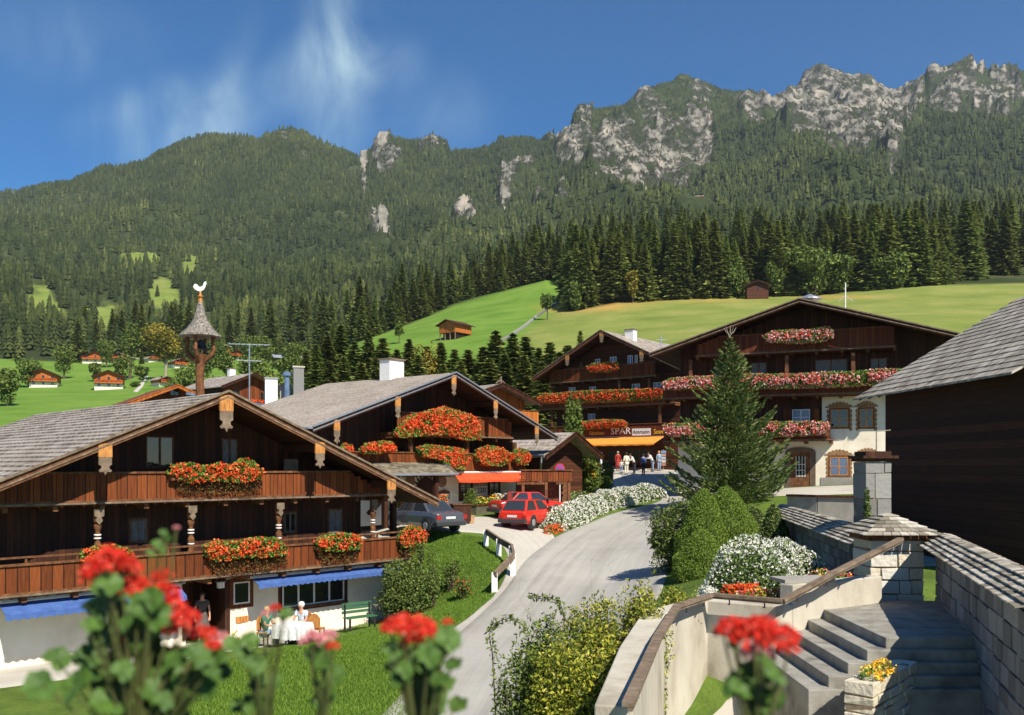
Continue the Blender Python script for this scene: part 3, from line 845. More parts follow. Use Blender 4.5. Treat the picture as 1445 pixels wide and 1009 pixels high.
def m_forest():
    m, nt, b = newmat('forest_needles', 0.9, 0.1)
    a = nt.nodes.new('ShaderNodeAttribute'); a.attribute_name = 'tone'
    g = nt.nodes.new('ShaderNodeNewGeometry')
    mi = nt.nodes.new('ShaderNodeMath'); mi.operation = 'MULTIPLY_ADD'; mi.inputs[1].default_value = 0.3; mi.inputs[2].default_value = -0.15
    nt.links.new(g.outputs['Random Per Island'], mi.inputs[0])
    ad = nt.nodes.new('ShaderNodeMath'); ad.operation = 'ADD'; nt.links.new(a.outputs['Fac'], ad.inputs[0]); nt.links.new(mi.outputs[0], ad.inputs[1])
    r = ramp(nt, [(0.05, (0.020, 0.031, 0.010)), (0.45, (0.041, 0.056, 0.016)), (0.75, (0.074, 0.088, 0.024)), (0.98, (0.14, 0.15, 0.042))])
    nt.links.new(ad.outputs[0], r.inputs['Fac']); nt.links.new(r.outputs['Color'], b.inputs['Base Color'])
    return m


def cone_tree(layers, sides, seed, wide=1.0):
    g = np.random.default_rng(seed); V = []; T = []
    for l in range(layers):
        z0 = 0.03 + 0.9 * l / layers; z1 = min(1.0, z0 + 1.55 / layers + 0.1)
        if l == layers - 1: z1 = 1.0
        r0 = (0.19 * (1 - z0) ** 0.8 + 0.012) * wide
        b = len(V); V.append((g.normal() * .01, g.normal() * .01, z1))
        n = sides * 2; a0 = g.uniform(0, 6)
        for k in range(n):
            rr = r0 * (g.uniform(0.95, 1.35) if k % 2 == 0 else g.uniform(0.5, 0.75))
            V.append((math.cos(a0 + 6.283 * k / n) * rr, math.sin(a0 + 6.283 * k / n) * rr, z0 + (0 if k % 2 == 0 else 0.05) + g.normal() * .012))
        for k in range(n): T.append((b, b + 1 + k, b + 1 + (k + 1) % n))
    return np.array(V), np.array(T)


def inst_mesh(name, sel, protos, mat):
    Vs = []; Fs = []; At = []; b = 0
    kind = rng.integers(len(protos), size=len(sel))
    for k, (pv, pf) in enumerate(protos):
        s = sel[kind == k]
        if len(s) == 0: continue
        a = rng.uniform(0, 6.28, len(s)); c, sn = np.cos(a), np.sin(a); hgt = tH[s]; wf = rng.uniform(0.85, 1.35, len(s)) * hgt
        X = tx[s][:, None] + (pv[None, :, 0] * c[:, None] - pv[None, :, 1] * sn[:, None]) * wf[:, None]
        Yy = td[s][:, None] + (pv[None, :, 0] * sn[:, None] + pv[None, :, 1] * c[:, None]) * wf[:, None]
        Z = tz[s][:, None] - 0.4 + pv[None, :, 2] * hgt[:, None]
        V = np.stack([X, Yy, Z], -1).reshape(-1, 3)
        Fc = (pf[None] + (np.arange(len(s)) * len(pv))[:, None, None]).reshape(-1, 3) + b
        Vs.append(V); Fs.append(Fc); At.append(np.repeat(tone[s], len(pv))); b += len(V)
    return npmesh(name, np.vstack(Vs), np.vstack(Fs), mat, attr={'tone': np.concatenate(At)})


M_FOREST = m_forest()
mid = rest[td[rest] < 900]; far = rest[td[rest] >= 900]
print('forest trees', len(ind), len(mid), len(far))
fo = inst_mesh('forest', mid, [cone_tree(9, 6, s) for s in range(4)], M_FOREST)
tag(fo, 'dense spruce forest covering the lower mountain slopes', 'forest', kind='stuff')
fo = inst_mesh('mountain_forest', far, [cone_tree(3, 3, s + 10) for s in range(4)], M_FOREST)
tag(fo, 'dark conifer forest running up to the rocky mountain ridge', 'forest', kind='stuff')

# ------------------------------------------------------------------ roads and yards (sheets a little above the ground)
def m_asphalt(name, c0, c1, c2):
    m, nt, b = newmat(name, 0.9, 0.2)
    tc = nt.nodes.new('ShaderNodeTexCoord')
    n = nt.nodes.new('ShaderNodeTexNoise'); n.inputs['Scale'].default_value = 0.35; n.inputs['Detail'].default_value = 9; n.inputs['Roughness'].default_value = .7
    nt.links.new(tc.outputs['Object'], n.inputs['Vector'])
    w = nt.nodes.new('ShaderNodeTexNoise'); w.inputs['Scale'].default_value = 45; w.inputs['Detail'].default_value = 3
    nt.links.new(tc.outputs['Object'], w.inputs['Vector'])
    mm = nt.nodes.new('ShaderNodeMixRGB'); mm.inputs['Fac'].default_value = 0.35
    nt.links.new(n.outputs['Fac'], mm.inputs['Color1']); nt.links.new(w.outputs['Fac'], mm.inputs['Color2'])
    r = ramp(nt, [(0.32, c0), (0.5, c1), (0.68, c2)])
    # wheel tracks and seams that follow the way
    al = nt.nodes.new('ShaderNodeAttribute'); al.attribute_name = 'along'; ac = nt.nodes.new('ShaderNodeAttribute'); ac.attribute_name = 'across'
    cb = nt.nodes.new('ShaderNodeCombineXYZ'); nt.links.new(ac.outputs['Fac'], cb.inputs['X']); nt.links.new(al.outputs['Fac'], cb.inputs['Y'])
    mq = nt.nodes.new('ShaderNodeMapping'); mq.inputs['Scale'].default_value = (2.2, 0.05, 1); nt.links.new(cb.outputs[0], mq.inputs['Vector'])
    tn = nt.nodes.new('ShaderNodeTexNoise'); tn.inputs['Scale'].default_value = 1.0; tn.inputs['Detail'].default_value = 7; tn.inputs['Roughness'].default_value = .7
    nt.links.new(mq.outputs['Vector'], tn.inputs['Vector'])
    m3 = nt.nodes.new('ShaderNodeMixRGB'); m3.inputs['Fac'].default_value = 0.5
    nt.links.new(mm.outputs['Color'], m3.inputs['Color1']); nt.links.new(tn.outputs['Fac'], m3.inputs['Color2'])
    nt.links.new(m3.outputs['Color'], r.inputs['Fac'])
    # fine cracks
    v = nt.nodes.new('ShaderNodeTexVoronoi'); v.feature = 'DISTANCE_TO_EDGE'; v.inputs['Scale'].default_value = 0.4
    mp = nt.nodes.new('ShaderNodeMapping'); mp.inputs['Scale'].default_value = (1.3, 0.22, 0.3)
    ns = nt.nodes.new('ShaderNodeTexNoise'); ns.inputs['Scale'].default_value = 1.2; ns.inputs['Detail'].default_value = 5
    nt.links.new(tc.outputs['Object'], ns.inputs['Vector'])
    mv = nt.nodes.new('ShaderNodeMixRGB'); mv.inputs['Fac'].default_value = 0.10
    nt.links.new(tc.outputs['Object'], mv.inputs['Color1']); nt.links.new(ns.outputs['Color'], mv.inputs['Color2'])
    nt.links.new(mv.outputs['Color'], mp.inputs['Vector']); nt.links.new(mp.outputs['Vector'], v.inputs['Vector'])
    lt = nt.nodes.new('ShaderNodeMapRange'); lt.inputs['From Min'].default_value = 0.0; lt.inputs['From Max'].default_value = 0.012; lt.inputs['To Min'].default_value = 0.16; lt.inputs['To Max'].default_value = 0.0
    nt.links.new(v.outputs['Distance'], lt.inputs['Value'])
    mix = nt.nodes.new('ShaderNodeMixRGB'); mix.inputs['Color2'].default_value = (0.10, 0.09, 0.08, 1)
    nt.links.new(lt.outputs[0], mix.inputs['Fac']); nt.links.new(r.outputs['Color'], mix.inputs['Color1'])
    nt.links.new(mix.outputs['Color'], b.inputs['Base Color'])
    bp = nt.nodes.new('ShaderNodeBump'); bp.inputs['Strength'].default_value = 0.3; bp.inputs['Distance'].default_value = 0.01
    nt.links.new(w.outputs['Fac'], bp.inputs['Height']); nt.links.new(bp.outputs['Normal'], b.inputs['Normal'])
    return m


M_ROAD = m_asphalt('worn_grey_asphalt', (0.22, 0.205, 0.18), (0.36, 0.342, 0.305), (0.46, 0.44, 0.40))
M_YARD = m_asphalt('pale_dusty_yard', (0.34, 0.31, 0.26), (0.46, 0.43, 0.37), (0.55, 0.52, 0.46))


def resample(pts, n):
    pts = np.array(pts, float)
    s = np.concatenate([[0], np.cumsum(np.linalg.norm(np.diff(pts, axis=0), axis=1))])
    t = np.linspace(0, s[-1], n)
    # smooth the polyline a little
    out = np.stack([np.interp(t, s, pts[:, i]) for i in range(2)], 1)
    for _ in range(3):
        out[1:-1] = 0.25 * out[:-2] + 0.5 * out[1:-1] + 0.25 * out[2:]
    return out


def loft(name, A, B, mat, nu=80, nv=16, off=0.03, edge=0.25, kind='structure'):
    """sheet between two ground lines, following the ground, its rim turned down into the soil"""
    A = resample(A, nu); B = resample(B, nu)
    t = np.linspace(0, 1, nv)[None, :, None]
    P = A[:, None, :] * (1 - t) + B[:, None, :] * t
    z = height(P[..., 0], P[..., 1]) + off
    z[0, :] -= edge; z[-1, :] -= edge; z[:, 0] -= edge; z[:, -1] -= edge
    V = np.concatenate([P, z[..., None]], -1).reshape(-1, 3)
    sl = np.concatenate([[0], np.cumsum(np.linalg.norm(np.diff((A + B) / 2, axis=0), axis=1))])
    wd_ = np.linalg.norm(A - B, axis=1)
    o = npmesh(name, V, grid_faces(nu, nv), mat, smooth=True, attr={'along': np.repeat(sl, nv), 'across': (wd_[:, None] * np.linspace(0, 1, nv)[None, :]).ravel()})
    if kind: o['kind'] = kind
    return o


def G(lst): return [gp(*q)[:2] for q in lst]


roadL = [(-6, 6), (-4.2, 16)] + G([(640, 893), (668, 868), (697, 842), (722, 806), (742, 783), (768, 762), (802, 746), (850, 728), (900, 716), (936, 706)]) + [(9.2, 63), (8.4, 68), (9, 76)]
roadR = [(2.2, 6), (2.2, 15), (3.3, 22), (5.0, 28), (6.3, 34), (8.0, 40), (9.6, 47), (11.0, 53), (12.3, 60), (13, 66), (14.0, 76)]
loft('road', roadL, roadR, M_ROAD, 120, 26, 0.03)
# pale yard between the inn and the road
loft('parking_yard', [(-9.5, 40.3), (-6.5, 40.2)] + G([(590, 757), (640, 756), (690, 757), (700, 765), (712, 785), (712, 812), (690, 846), (660, 872), (610, 905)]), [(-12, 48.6), (-7, 48.6), (-4, 48.6), (-1.5, 48.6), (1.6, 48.4)] + G([(790, 760), (760, 790), (735, 820), (710, 850), (680, 885), (650, 925)]), M_YARD, 60, 16, 0.018)
loft('shop_forecourt', [(3.2, 62.5), (3.4, 68), (3.6, 82)], [(16.5, 60), (16.8, 68), (17.2, 78)], M_YARD, 30, 24, 0.022)
loft('house_yard', [(8.8, 49.5), (12, 47.6), (17, 45.9), (22, 44.6)], [(10.5, 56.5), (14, 54.5), (18, 52.2), (23, 50)], M_YARD, 30, 10, 0.02)
loft('terrace_paving', [(-15.5, 21.0), (-10.2, 25.0), (-7.5, 28.1), (-4.6, 31.4)], [(-18, 23.5), (-12.2, 28.6), (-8, 33.2), (-5.4, 36.0)], M_YARD, 40, 12, 0.02)
far_path = gp
loft('meadow_path', G([(186, 553), (196, 543), (200, 535), (205, 531), (198, 527), (207, 521)]), G([(195, 554), (203, 545), (206, 537), (210, 532), (205, 527), (214, 521)]), M_YARD, 50, 4, 0.25, 0.4)


# ------------------------------------------------------------------ houses
class House:
    """a chalet; local x runs along the gable front, local y into the house, z up.  y=0 is the front edge of the roof."""
    def __init__(s, name, label, cat, apx, apy, D, rz, base, group=None):
        a = at(apx, apy, D)
        s.ox, s.oy = a[0], a[1]; s.rz = R(rz); s.base = base; s.apex = a[2] - base
        s.e = (math.cos(s.rz), math.sin(s.rz)); s.g = (-math.sin(s.rz), math.cos(s.rz))
        s.o = thing(name, label, cat, (a[0], a[1], base), s.rz, group)

    def uz(s, px, py, y=0.0):
        k = (px - CX) / F
        # (k t, t) = o + u e + y g
        bx = s.ox + y * s.g[0]; by = s.oy + y * s.g[1]
        u = (k * by - bx) / (s.e[0] - k * s.e[1])
        t = by + u * s.e[1]
        return u, (HZ - py) / F * t - s.base

    def rect(s, x0, y0, x1, y1, y):
        a = s.uz(x0, y0, y); b = s.uz(x1, y1, y); c = s.uz(x0, y1, y)
        return a[0], b[0], (c[1] + b[1]) / 2, a[1]

    def world(s, x, y, z):
        return (s.ox + x * s.e[0] + y * s.g[0], s.oy + x * s.e[1] + y * s.g[1], z + s.base)

    # --- roof: stepped courses of shingles, boards underneath
    def roof(s, xl, xr, pl, pr, length, course, mat, thick=0.05, name='roof', y0=0.0, lip=0.03):
        m = MB()
        for sx, xe, p in ((-1, -xl, pl), (1, xr, pr)):
            n = max(3, int(round(math.hypot(xe, xe * p) / course)))
            for i in range(n):
                # course i from the ridge down; lower edge is raised by lip
                xa = xe * i / n; xb = xe * (i + 1) / n + 0.02
                za = s.apex - xa * p; zb = s.apex - xb * p
                w = lip
                nudge = 0.0
                vs = [(sx * xa, y0 - nudge, za), (sx * xb, y0 - nudge, zb + w), (sx * xb, y0 - nudge, zb - thick + w * 0), (sx * xa, y0 - nudge, za - thick)]
                vs += [(x, y0 + length, z) for x, _, z in vs]
                f = [(0, 1, 2, 3), (7, 6, 5, 4), (0, 4, 5, 1), (1, 5, 6, 2), (2, 6, 7, 3), (3, 7, 4, 0)]
                m.add(vs, f)
        s.xl, s.xr, s.pl, s.pr, s.rlen = xl, xr, pl, pr, length
        return m.build(name, mat, s.o)

    def zr(s, x):
        """roof height above local x"""
        return s.apex - (-x * s.pl if x < 0 else x * s.pr)

    def soffit(s, mat, y1, d=0.11, step=0.9):
        m = MB()
        for sx, xe, p in ((-1, -s.xl, s.pl), (1, s.xr, s.pr)):
            vs = [(0, 0.03, s.apex - 0.06), (sx * xe * .997, 0.03, s.apex - xe * p - 0.06), (sx * xe * .997, 0.03, s.apex - xe * p - d), (0, 0.03, s.apex - d)]
            vs += [(x, s.rlen - 0.03, z) for x, _, z in vs]
            m.add(vs, [(0, 1, 2, 3), (7, 6, 5, 4), (0, 4, 5, 1), (1, 5, 6, 2), (2, 6, 7, 3), (3, 7, 4, 0)])
        return m.build('soffit', mat, s.o)

    def barge(s, mat, mat2, w=0.3, y=-0.05, trim=0.07):
        for sx, xe, p in ((-1, -s.xl, s.pl), (1, s.xr, s.pr)):
            m = MB()
            top = s.apex + 0.02
            poly = [(0, top), (sx * xe, top - xe * p), (sx * xe, top - xe * p - w), (0, top - w)]
            if sx < 0: poly = poly[::-1]
            m.prism(poly, y - 0.05, y)
            b = m.build('bargeboard', mat, s.o)
            m = MB()
            t2 = top + 0.04
            poly = [(0, t2), (sx * (xe + .03), t2 - xe * p), (sx * (xe + .03), t2 - xe * p - trim), (0, t2 - trim)]
            if sx < 0: poly = poly[::-1]
            m.prism(poly, y - 0.12, y - 0.052)
            poly = [(0, top - w * .55), (sx * xe, top - xe * p - w * .55), (sx * xe, top - xe * p - w * .55 - 0.05), (0, top - w * .55 - 0.05)]
            if sx < 0: poly = poly[::-1]
            m.prism(poly, y - 0.075, y - 0.051)
            m.build('trim', mat2, b)

    def gable_wall(s, name, x0, x1, z0, y, depth, mat, z1=None, gap=0.14):
        """wall block whose top follows the roof (or flat at z1)"""
        m = MB()
        if z1 is None:
            pts = [(x0, z0), (x1, z0), (x1, s.zr(x1) - gap)]
            if x0 < 0 < x1: pts.append((0, s.zr(0) - gap))
            pts.append((x0, s.zr(x0) - gap))
        else:
            pts = [(x0, z0), (x1, z0), (x1, z1), (x0, z1)]
        m.prism(pts, y, y + depth)
        return m.build(name, mat, s.o)

    def pendant(s, px, w=0.42, h=0.95, y=-0.11, long_beam=True, gold=M_GOLDWOOD):
        u, _ = s.uz(px, 600, y)
        z = s.zr(u) - 0.12
        m = MB()
        m.box(u - w * .28, u + w * .28, y + 0.061, 1.9, z - 0.30, z - 0.03)
        b = m.build('purlin', M_DARKWOOD, s.o)
        m = MB()
        m.box(u - w / 2, u + w / 2, y, y + 0.055, z - h * 0.42, z + 0.03)
        m.build('board_top', gold, b)
        m = MB()
        hw = w / 2
        prof = [(-hw * .95, 0), (hw * .95, 0), (hw * .95, -.25), (hw * .55, -.30), (hw * .60, -.38), (hw * .95, -.44), (hw * .8, -.5), (hw * .3, -.48), (0, -.60), (-hw * .3, -.48), (-hw * .8, -.5), (-hw * .95, -.44), (-hw * .6, -.38), (-hw * .55, -.30), (-hw * .95, -.25)]
        prof = [(u + a, z - h * .42 - 0.002 + c * h) for a, c in prof]
        m.prism(prof[::-1], y + 0.005, y + 0.05)
        m.build('carved_tip', M_BEAM_GREY, b)

    def purlin_bracket(s, x, y0, y1, z):
        m = MB(); m.bar((x, y1, z - 0.9), (x, y0, z), 0.12, 0.14); m.build('bracket', M_BEAM, s.o)

    def balcony(s, x0, x1, zfloor, h, y, ywall, mat, top=M_BEAM, style='boards', follow=False, scallop=True, name='balcony'):
        """floor slab with railing; its ends are cut by the roof if follow"""
        m = MB(); m.box(x0 - .1, x1 + .1, y - .06, ywall - 0.003, zfloor - 0.16, zfloor - 0.02)
        n = int((x1 - x0) / 1.4) + 1
        for i in range(n + 1):
            xx = x0 + (x1 - x0) * i / n
            m.box(xx - .07, xx + .07, y + .05, ywall - 0.004, zfloor - 0.32, zfloor - 0.163)
        b = m.build(name, M_BEAM, s.o)
        m = MB()
        zt = zfloor + h
        if style == 'boards':
            bw = 0.3
            n = max(1, int(round((x1 - x0) / bw)))
            for i in range(n):
                xa = x0 + (x1 - x0) * i / n; xb = x0 + (x1 - x0) * (i + 1) / n - 0.012
                za = zt
                if follow: za = min(zt, s.zr(xa) - .25, s.zr(xb) - .25)
                if za - zfloor < 0.1: continue
                yy = y - (0.006 if i % 2 else 0)
                zb = zfloor - 0.14
                m.prism([(xa, zb), ((xa + xb) / 2, zb - (0.06 if scallop else 0)), (xb, zb), (xb, za), (xa, za)], yy - 0.03, yy)
        else:
            n = max(1, int(round((x1 - x0) / 0.13)))
            for i in range(n):
                xa = x0 + (x1 - x0) * i / n
                za = zt
                if follow: za = min(zt, s.zr(xa) - .25)
                if za - zfloor < 0.1: continue
                m.box(xa, xa + 0.075, y - 0.03, y, zfloor, za)
            m.box(x0, x1, y - 0.055, y - 0.031, zfloor + .02, zfloor + .1)
        m.build('railing', mat, b)
        m = MB()
        a, c = x0, x1
        if follow:
            if s.pl and x0 < 0: a = max(x0, -(s.apex - .3 - zt) / s.pl)
            if s.pr and x1 > 0: c = min(x1, (s.apex - .3 - zt) / s.pr)
        if c > a:
            m.box(a, c, y - 0.09, y + 0.07, zt, zt + 0.06)
            m.build('handrail', top, b)
        m = MB(); m.box(x0 - .08, x1 + .08, y - 0.085, y - 0.038, zfloor - 0.135, zfloor - 0.085); m.build('ledge', M_BEAM_GREY, b)
        return b

    def post(s, px, z0, z1, y, turned=True, tip=True):
        u, _ = s.uz(px, 600, y)
        m = MB()
        if turned:
            H = z1 - z0
            prof = [(.095, 0), (.095, .12), (.07, .14), (.105, .2), (.11, .27), (.06, .36), (.06, .38), (.095, .42), (.06, .46), (.065, .55), (.10, .62), (.11, .68), (.07, .72), (.10, .75), (.115, .8), (.115, 1)]
            m.lathe([(r, t * H) for r, t in prof], 10, (u, y + .12, z0))
        else:
            m.box(u - .09, u + .09, y + .03, y + .21, z0, z1)
        p = m.build('post', M_BEAM, s.o)
        if turned:
            m = MB()
            for t in (.40, .47, .155): m.lathe([(.1, 0), (.105, .02), (.1, .04)], 10, (u, y + .12, z0 + t * (z1 - z0)))
            m.build('white_ring', M_WHITE, p)
        if tip:
            m = MB(); m.prism([(u - .14, z1 + .05), (u - .14, z1 - .16), (u - .06, z1 - .2), (u - .10, z1 - .3), (u, z1 - .42), (u + .10, z1 - .3), (u + .06, z1 - .2), (u + .14, z1 - .16), (u + .14, z1 + .05)], y - .02, y + .02)
            m.build('carved_tip', M_BEAM_GREY, p)
        return p

    def window(s, x0, x1, z0, z1, y, frame=M_WHITE, pane=M_GLASS, cols=2, rows=1, surround=None, sw=0.1, bars=0.035, arch=False, sill=None, label=None):
        m = MB(); t = 0.05; yf = y - 0.035
        m.box(x0, x1, yf, y + .0, z1 - t, z1); m.box(x0, x1, yf, y, z0, z0 + t)
        m.box(x0, x0 + t, yf, y, z0 + t, z1 - t); m.box(x1 - t, x1, yf, y, z0 + t, z1 - t)
        for i in range(1, cols):
            xx = x0 + (x1 - x0) * i / cols; m.box(xx - bars, xx + bars, yf + .004, y - .003, z0 + t, z1 - t)
        for i in range(1, rows):
            zz = z0 + (z1 - z0) * i / rows; m.box(x0 + t, x1 - t, yf + .01, y - .006, zz - bars * .6, zz + bars * .6)
        w = m.build('window', frame, s.o)
        if label: w['label'] = label
        m = MB(); m.box(x0 + .02, x1 - .02, y - 0.014, y - 0.009, z0 + .02, z1 - .02); m.build('pane', pane, w)
        if surround:
            m = MB(); ys = y - 0.02
            m.box(x0 - sw, x0 - .001, ys, y, z0 - sw, z1 + sw); m.box(x1 + .001, x1 + sw, ys, y, z0 - sw, z1 + sw)
            m.box(x0 - .001, x1 + .001, ys, y, z0 - sw, z0 - .001)
            if arch:
                k = 8; cx = (x0 + x1) / 2; hw = (x1 - x0) / 2
                pts = [(cx + (hw) * math.cos(math.pi * i / k), z1 + .001 + (sw + .16 * hw * math.sin(math.pi * i / k))) for i in range(k + 1)]
                m.prism([(x0 - .001, z1 + .001)] + pts[::-1] + [(x1 + .001, z1 + .001)], ys, y)
            else:
                m.box(x0 - .001, x1 + .001, ys, y, z1 + .001, z1 + sw)
            m.build('surround', surround, w)
        if sill:
            m = MB(); m.box(x0 - .12, x1 + .12, y - .12, y - .021, z0 - .08, z0 - .02); m.build('sill', sill, w)
        return w

    def wpx(s, a, b, c, d, y, **k):
        x0, x1, z0, z1 = s.rect(a, b, c, d, y)
        return s.window(x0, x1, z0, z1, y, **k)


def flower_mass(h, name, label, poly_px, y, thick, n_head, pal=M_FLOWER, r=0.055, n_leaf=None, trail_px=None, n_trail=0, box=None, group=None, lsz=0.07, bottom_bulge=0.0):
    """a flower box on a balcony: poly_px outline of the blossom seen on plane y of house h"""
    P = [h.uz(a, b, y) for a, b in poly_px]
    xs_ = [p[0] for p in P]; zs_ = [p[1] for p in P]
    cx = (min(xs_) + max(xs_)) / 2; cz = min(zs_)
    w = h.world(cx, y, cz)
    t = thing(name, label, 'flower box', w, h.rz, group)
    loc = [(p[0] - cx, p[1] - cz) for p in P]
    zt = max(p[1] for p in loc)
    # trough
    bx0, bx1 = min(xs_) - cx + .12, max(xs_) - cx - .12
    if box is None: box = 0.2
    m = MB()
    if bx1 > bx0: m.box(bx0, bx1, -0.20, -0.035, min(0.12, zt * .3), min(0.12, zt * .3) + box)
    m.build('trough', M_BEAM, t)
    q = sample_poly(loc, n_head)
    # clumpy: keep heads where a low-frequency noise is high
    keep = (fbm(q[:, 0] * 2.3 + cx * 3, q[:, 1] * 2.3 + 5, 3, 2) + rng.uniform(-.25, .25, len(q))) > 0.36
    q = q[keep]
    rel = q[:, 1] / max(zt, .01)
    yy = -rng.uniform(0.0, 1.0, len(q)) ** 0.6 * thick * (0.55 + 0.45 * np.sin(np.clip(rel, 0, 1) * math.pi))
    V, Fc = heads(np.stack([q[:, 0], yy - 0.05, q[:, 1]], 1), r)
    npmesh('blossom', V, Fc, pal, t)
    nl = n_leaf if n_leaf is not None else int(n_head * 4)
    q = sample_poly(loc, nl)
    yy = -rng.uniform(0, 1, nl) * thick * 0.85
    V, Fc = leafs(np.stack([q[:, 0], yy - 0.02, q[:, 1]], 1), lsz, 0.9)
    npmesh('leaves', V, Fc, M_LEAF, t)
    if trail_px:
        TP = [h.uz(a, b, y) for a, b in trail_px]; TP = [(p[0] - cx, p[1] - cz) for p in TP]
        q = sample_poly(TP, n_trail)
        yy = -rng.uniform(0.0, 1.0, len(q)) * thick * 0.5 - 0.04
        V, Fc = leafs(np.stack([q[:, 0], yy, q[:, 1]], 1), 0.065, 0.6)
        npmesh('trailing_stems', V, Fc, M_TRAIL, t)
    return t


def text_mesh(body, size, mat, parent, loc, rot, name='lettering', extr=0.008, align='CENTER', sx=1.0):
    c = bpy.data.curves.new('t', 'FONT'); c.body = body; c.size = size; c.extrude = extr; c.align_x = align; c.resolution_u = 2
    o = bpy.data.objects.new('t', c); COL.objects.link(o)
    dg = bpy.context.evaluated_depsgraph_get(); me = bpy.data.meshes.new_from_object(o.evaluated_get(dg))
    bpy.data.objects.remove(o)
    me.materials.clear(); me.materials.append(mat)
    n = bpy.data.objects.new(name, me); COL.objects.link(n); n.parent = parent
    n.location = loc; n.rotation_euler = rot; n.scale = (sx, 1, 1)
    return n


def awning(h, parent, x0, x1, zt, zb, y0, y1, mat, val=0.18, name='awning', scal=0.22):
    """sloping cloth from y0 (top, on the wall) to y1 (front) with a scalloped valance"""
    m = MB()
    m.add([(x0, y0, zt), (x1, y0, zt), (x1, y1, zb), (x0, y1, zb), (x0, y0, zt - .02), (x1, y0, zt - .02), (x1, y1, zb - .02), (x0, y1, zb - .02)],
          [(0, 1, 2, 3), (7, 6, 5, 4), (0, 4, 5, 1), (1, 5, 6, 2), (3, 2, 6, 7), (0, 3, 7, 4)])
    n = max(2, int((x1 - x0) / scal)); pts = [(x0, zb - .021), (x1, zb - .021)]
    for i in range(n, -1, -1):
        if i < n: pts.append((x0 + (x1 - x0) * (i + .5) / n, zb - val))
        pts.append((x0 + (x1 - x0) * i / n, zb - val * .72))
    m.prism(pts[::-1], y1 - 0.012, y1)
    a = m.build(name, mat, parent)
    m = MB(); m.tube([(x0 - .05, y0 + .03, zt + .05), (x1 + .05, y0 + .03, zt + .05)], .05, 8)
    for xx in (x0 + .1, x1 - .1): m.bar((xx, y0, zt - .1), (xx, y1 + .02, zb - .05), .03)
    m.build('roller', M_WHITE, a)
    return a


# ================= the near chalet on the left
h = House('inn_chalet', 'large dark timber chalet with two balconies and blue awnings at lower left', 'chalet', 320, 553, 27.8, 46, -5.8)
h1 = h
YR, YW = 1.0, 2.25
h.roof(-8.9, 8.72, .426, .42, 17.0, 0.33, M_SHINGLE, lip=.055)
h.soffit(M_DARKWOOD, YW)
h.barge(M_BEAM, M_BEAM_GREY, 0.27)
for px in (320, 149, 452, 553): h.pendant(px, 0.46 if px == 320 else 0.38, 1.1 if px == 320 else 0.85)
zf2 = h.uz(402, 703.5, YR)[1] + .14; zt2 = h.uz(402, 667, YR)[1]
zf1 = h.uz(402, 806, YR)[1] + .14; zt1 = h.uz(402, 771, YR)[1]
xw = h.uz(509, 700, YW)[0]; xb = h.uz(577, 780, YR)[0]
h.gable_wall('timber_wall', -8.0, xw, zf1, YW, 12.5, M_DARKWOOD)
z_g = -0.3
xp = h.uz(566, 830, YW - .15)[0]
# plaster ground floor with a doorway
dx0, dx1, _, dzt = h.rect(262, 824, 319, 890, YW - .1)
m = MB()
m.box(-8.2, dx0, YW - .1, YW + 12, z_g, zf1 - .17); m.box(dx1, xp, YW - .1, YW + 12, z_g, zf1 - .17); m.box(dx0, dx1, YW + 1.6, YW + 12, z_g, zf1 - .17)
m.build('plaster_wall', M_PLASTER, h.o)
m = MB(); m.box(dx0, dx1, YW - .1, YW + 1.59, zf1 - .172, zf1 - .165); m.box(dx0 - .12, dx0 - .001, YW - .16, YW - .101, .1, dzt); m.box(dx1 + .001, dx1 + .12, YW - .16, YW - .101, .1, dzt); m.box(dx0 + .001, dx0 + .03, YW - .1, YW + 1.59, 0, zf1 - .173); m.box(dx1 - .03, dx1 - .001, YW - .1, YW + 1.59, 0, zf1 - .173); m.box(dx0 + .031, dx1 - .031, YW + 1.586, YW + 1.598, 0, zf1 - .173); m.build('door_frame_and_shade_liner', M_DARKWOOD, h.o)  # frame, plus dark wood liner added to put shade into the recess
m = MB(); m.box(dx0 + .25, dx1 - .55, YW + 1.52, YW + 1.585, .1, dzt - .15); m.build('door', M_BEAM, h.o)
xu0 = -8.6; xu1 = h.uz(545, 700, YR)[0]
h.balcony(xu0, xu1, zf2, zt2 - zf2, YR, YW, M_BOARD, follow=True)
b = h.balcony(-9.6, xb, zf1, zt1 - zf1, YR, YW, M_BOARD)
m = MB(); m.bar((-9.6, YR + .10, zt1 + .22), (xb, YR + .10, zt1 + .22), .09, .05)
for i in range(14):
    xx = -9.5 + (xb + 9.4) * i / 13; m.box(xx - .03, xx + .03, YR + .07, YR + .13, zf1, zt1 + .2)
m.build('inner_rail', M_BEAM, b)
for px in (140, 272, 396, 529): h.post(px, zt1 + .06, zf2 - .33, YR)
m = MB(); u = h.uz(557, 700, YW)[0]; m.box(u - .1, u + .1, YW, YW + .2, 0, h.zr(u) - .25); m.build('post', M_DARKWOOD, h.o)
m = MB(); m.bar((h.uz(520, 720, 1.9)[0], 1.9, h.uz(520, 725, 1.9)[1]), (h.uz(556, 690, 1.9)[0], 1.9, h.uz(556, 688, 1.9)[1]), .14, .16, up=(0, 1, 0)); m.build('knee_brace', M_BEAM, h.o)
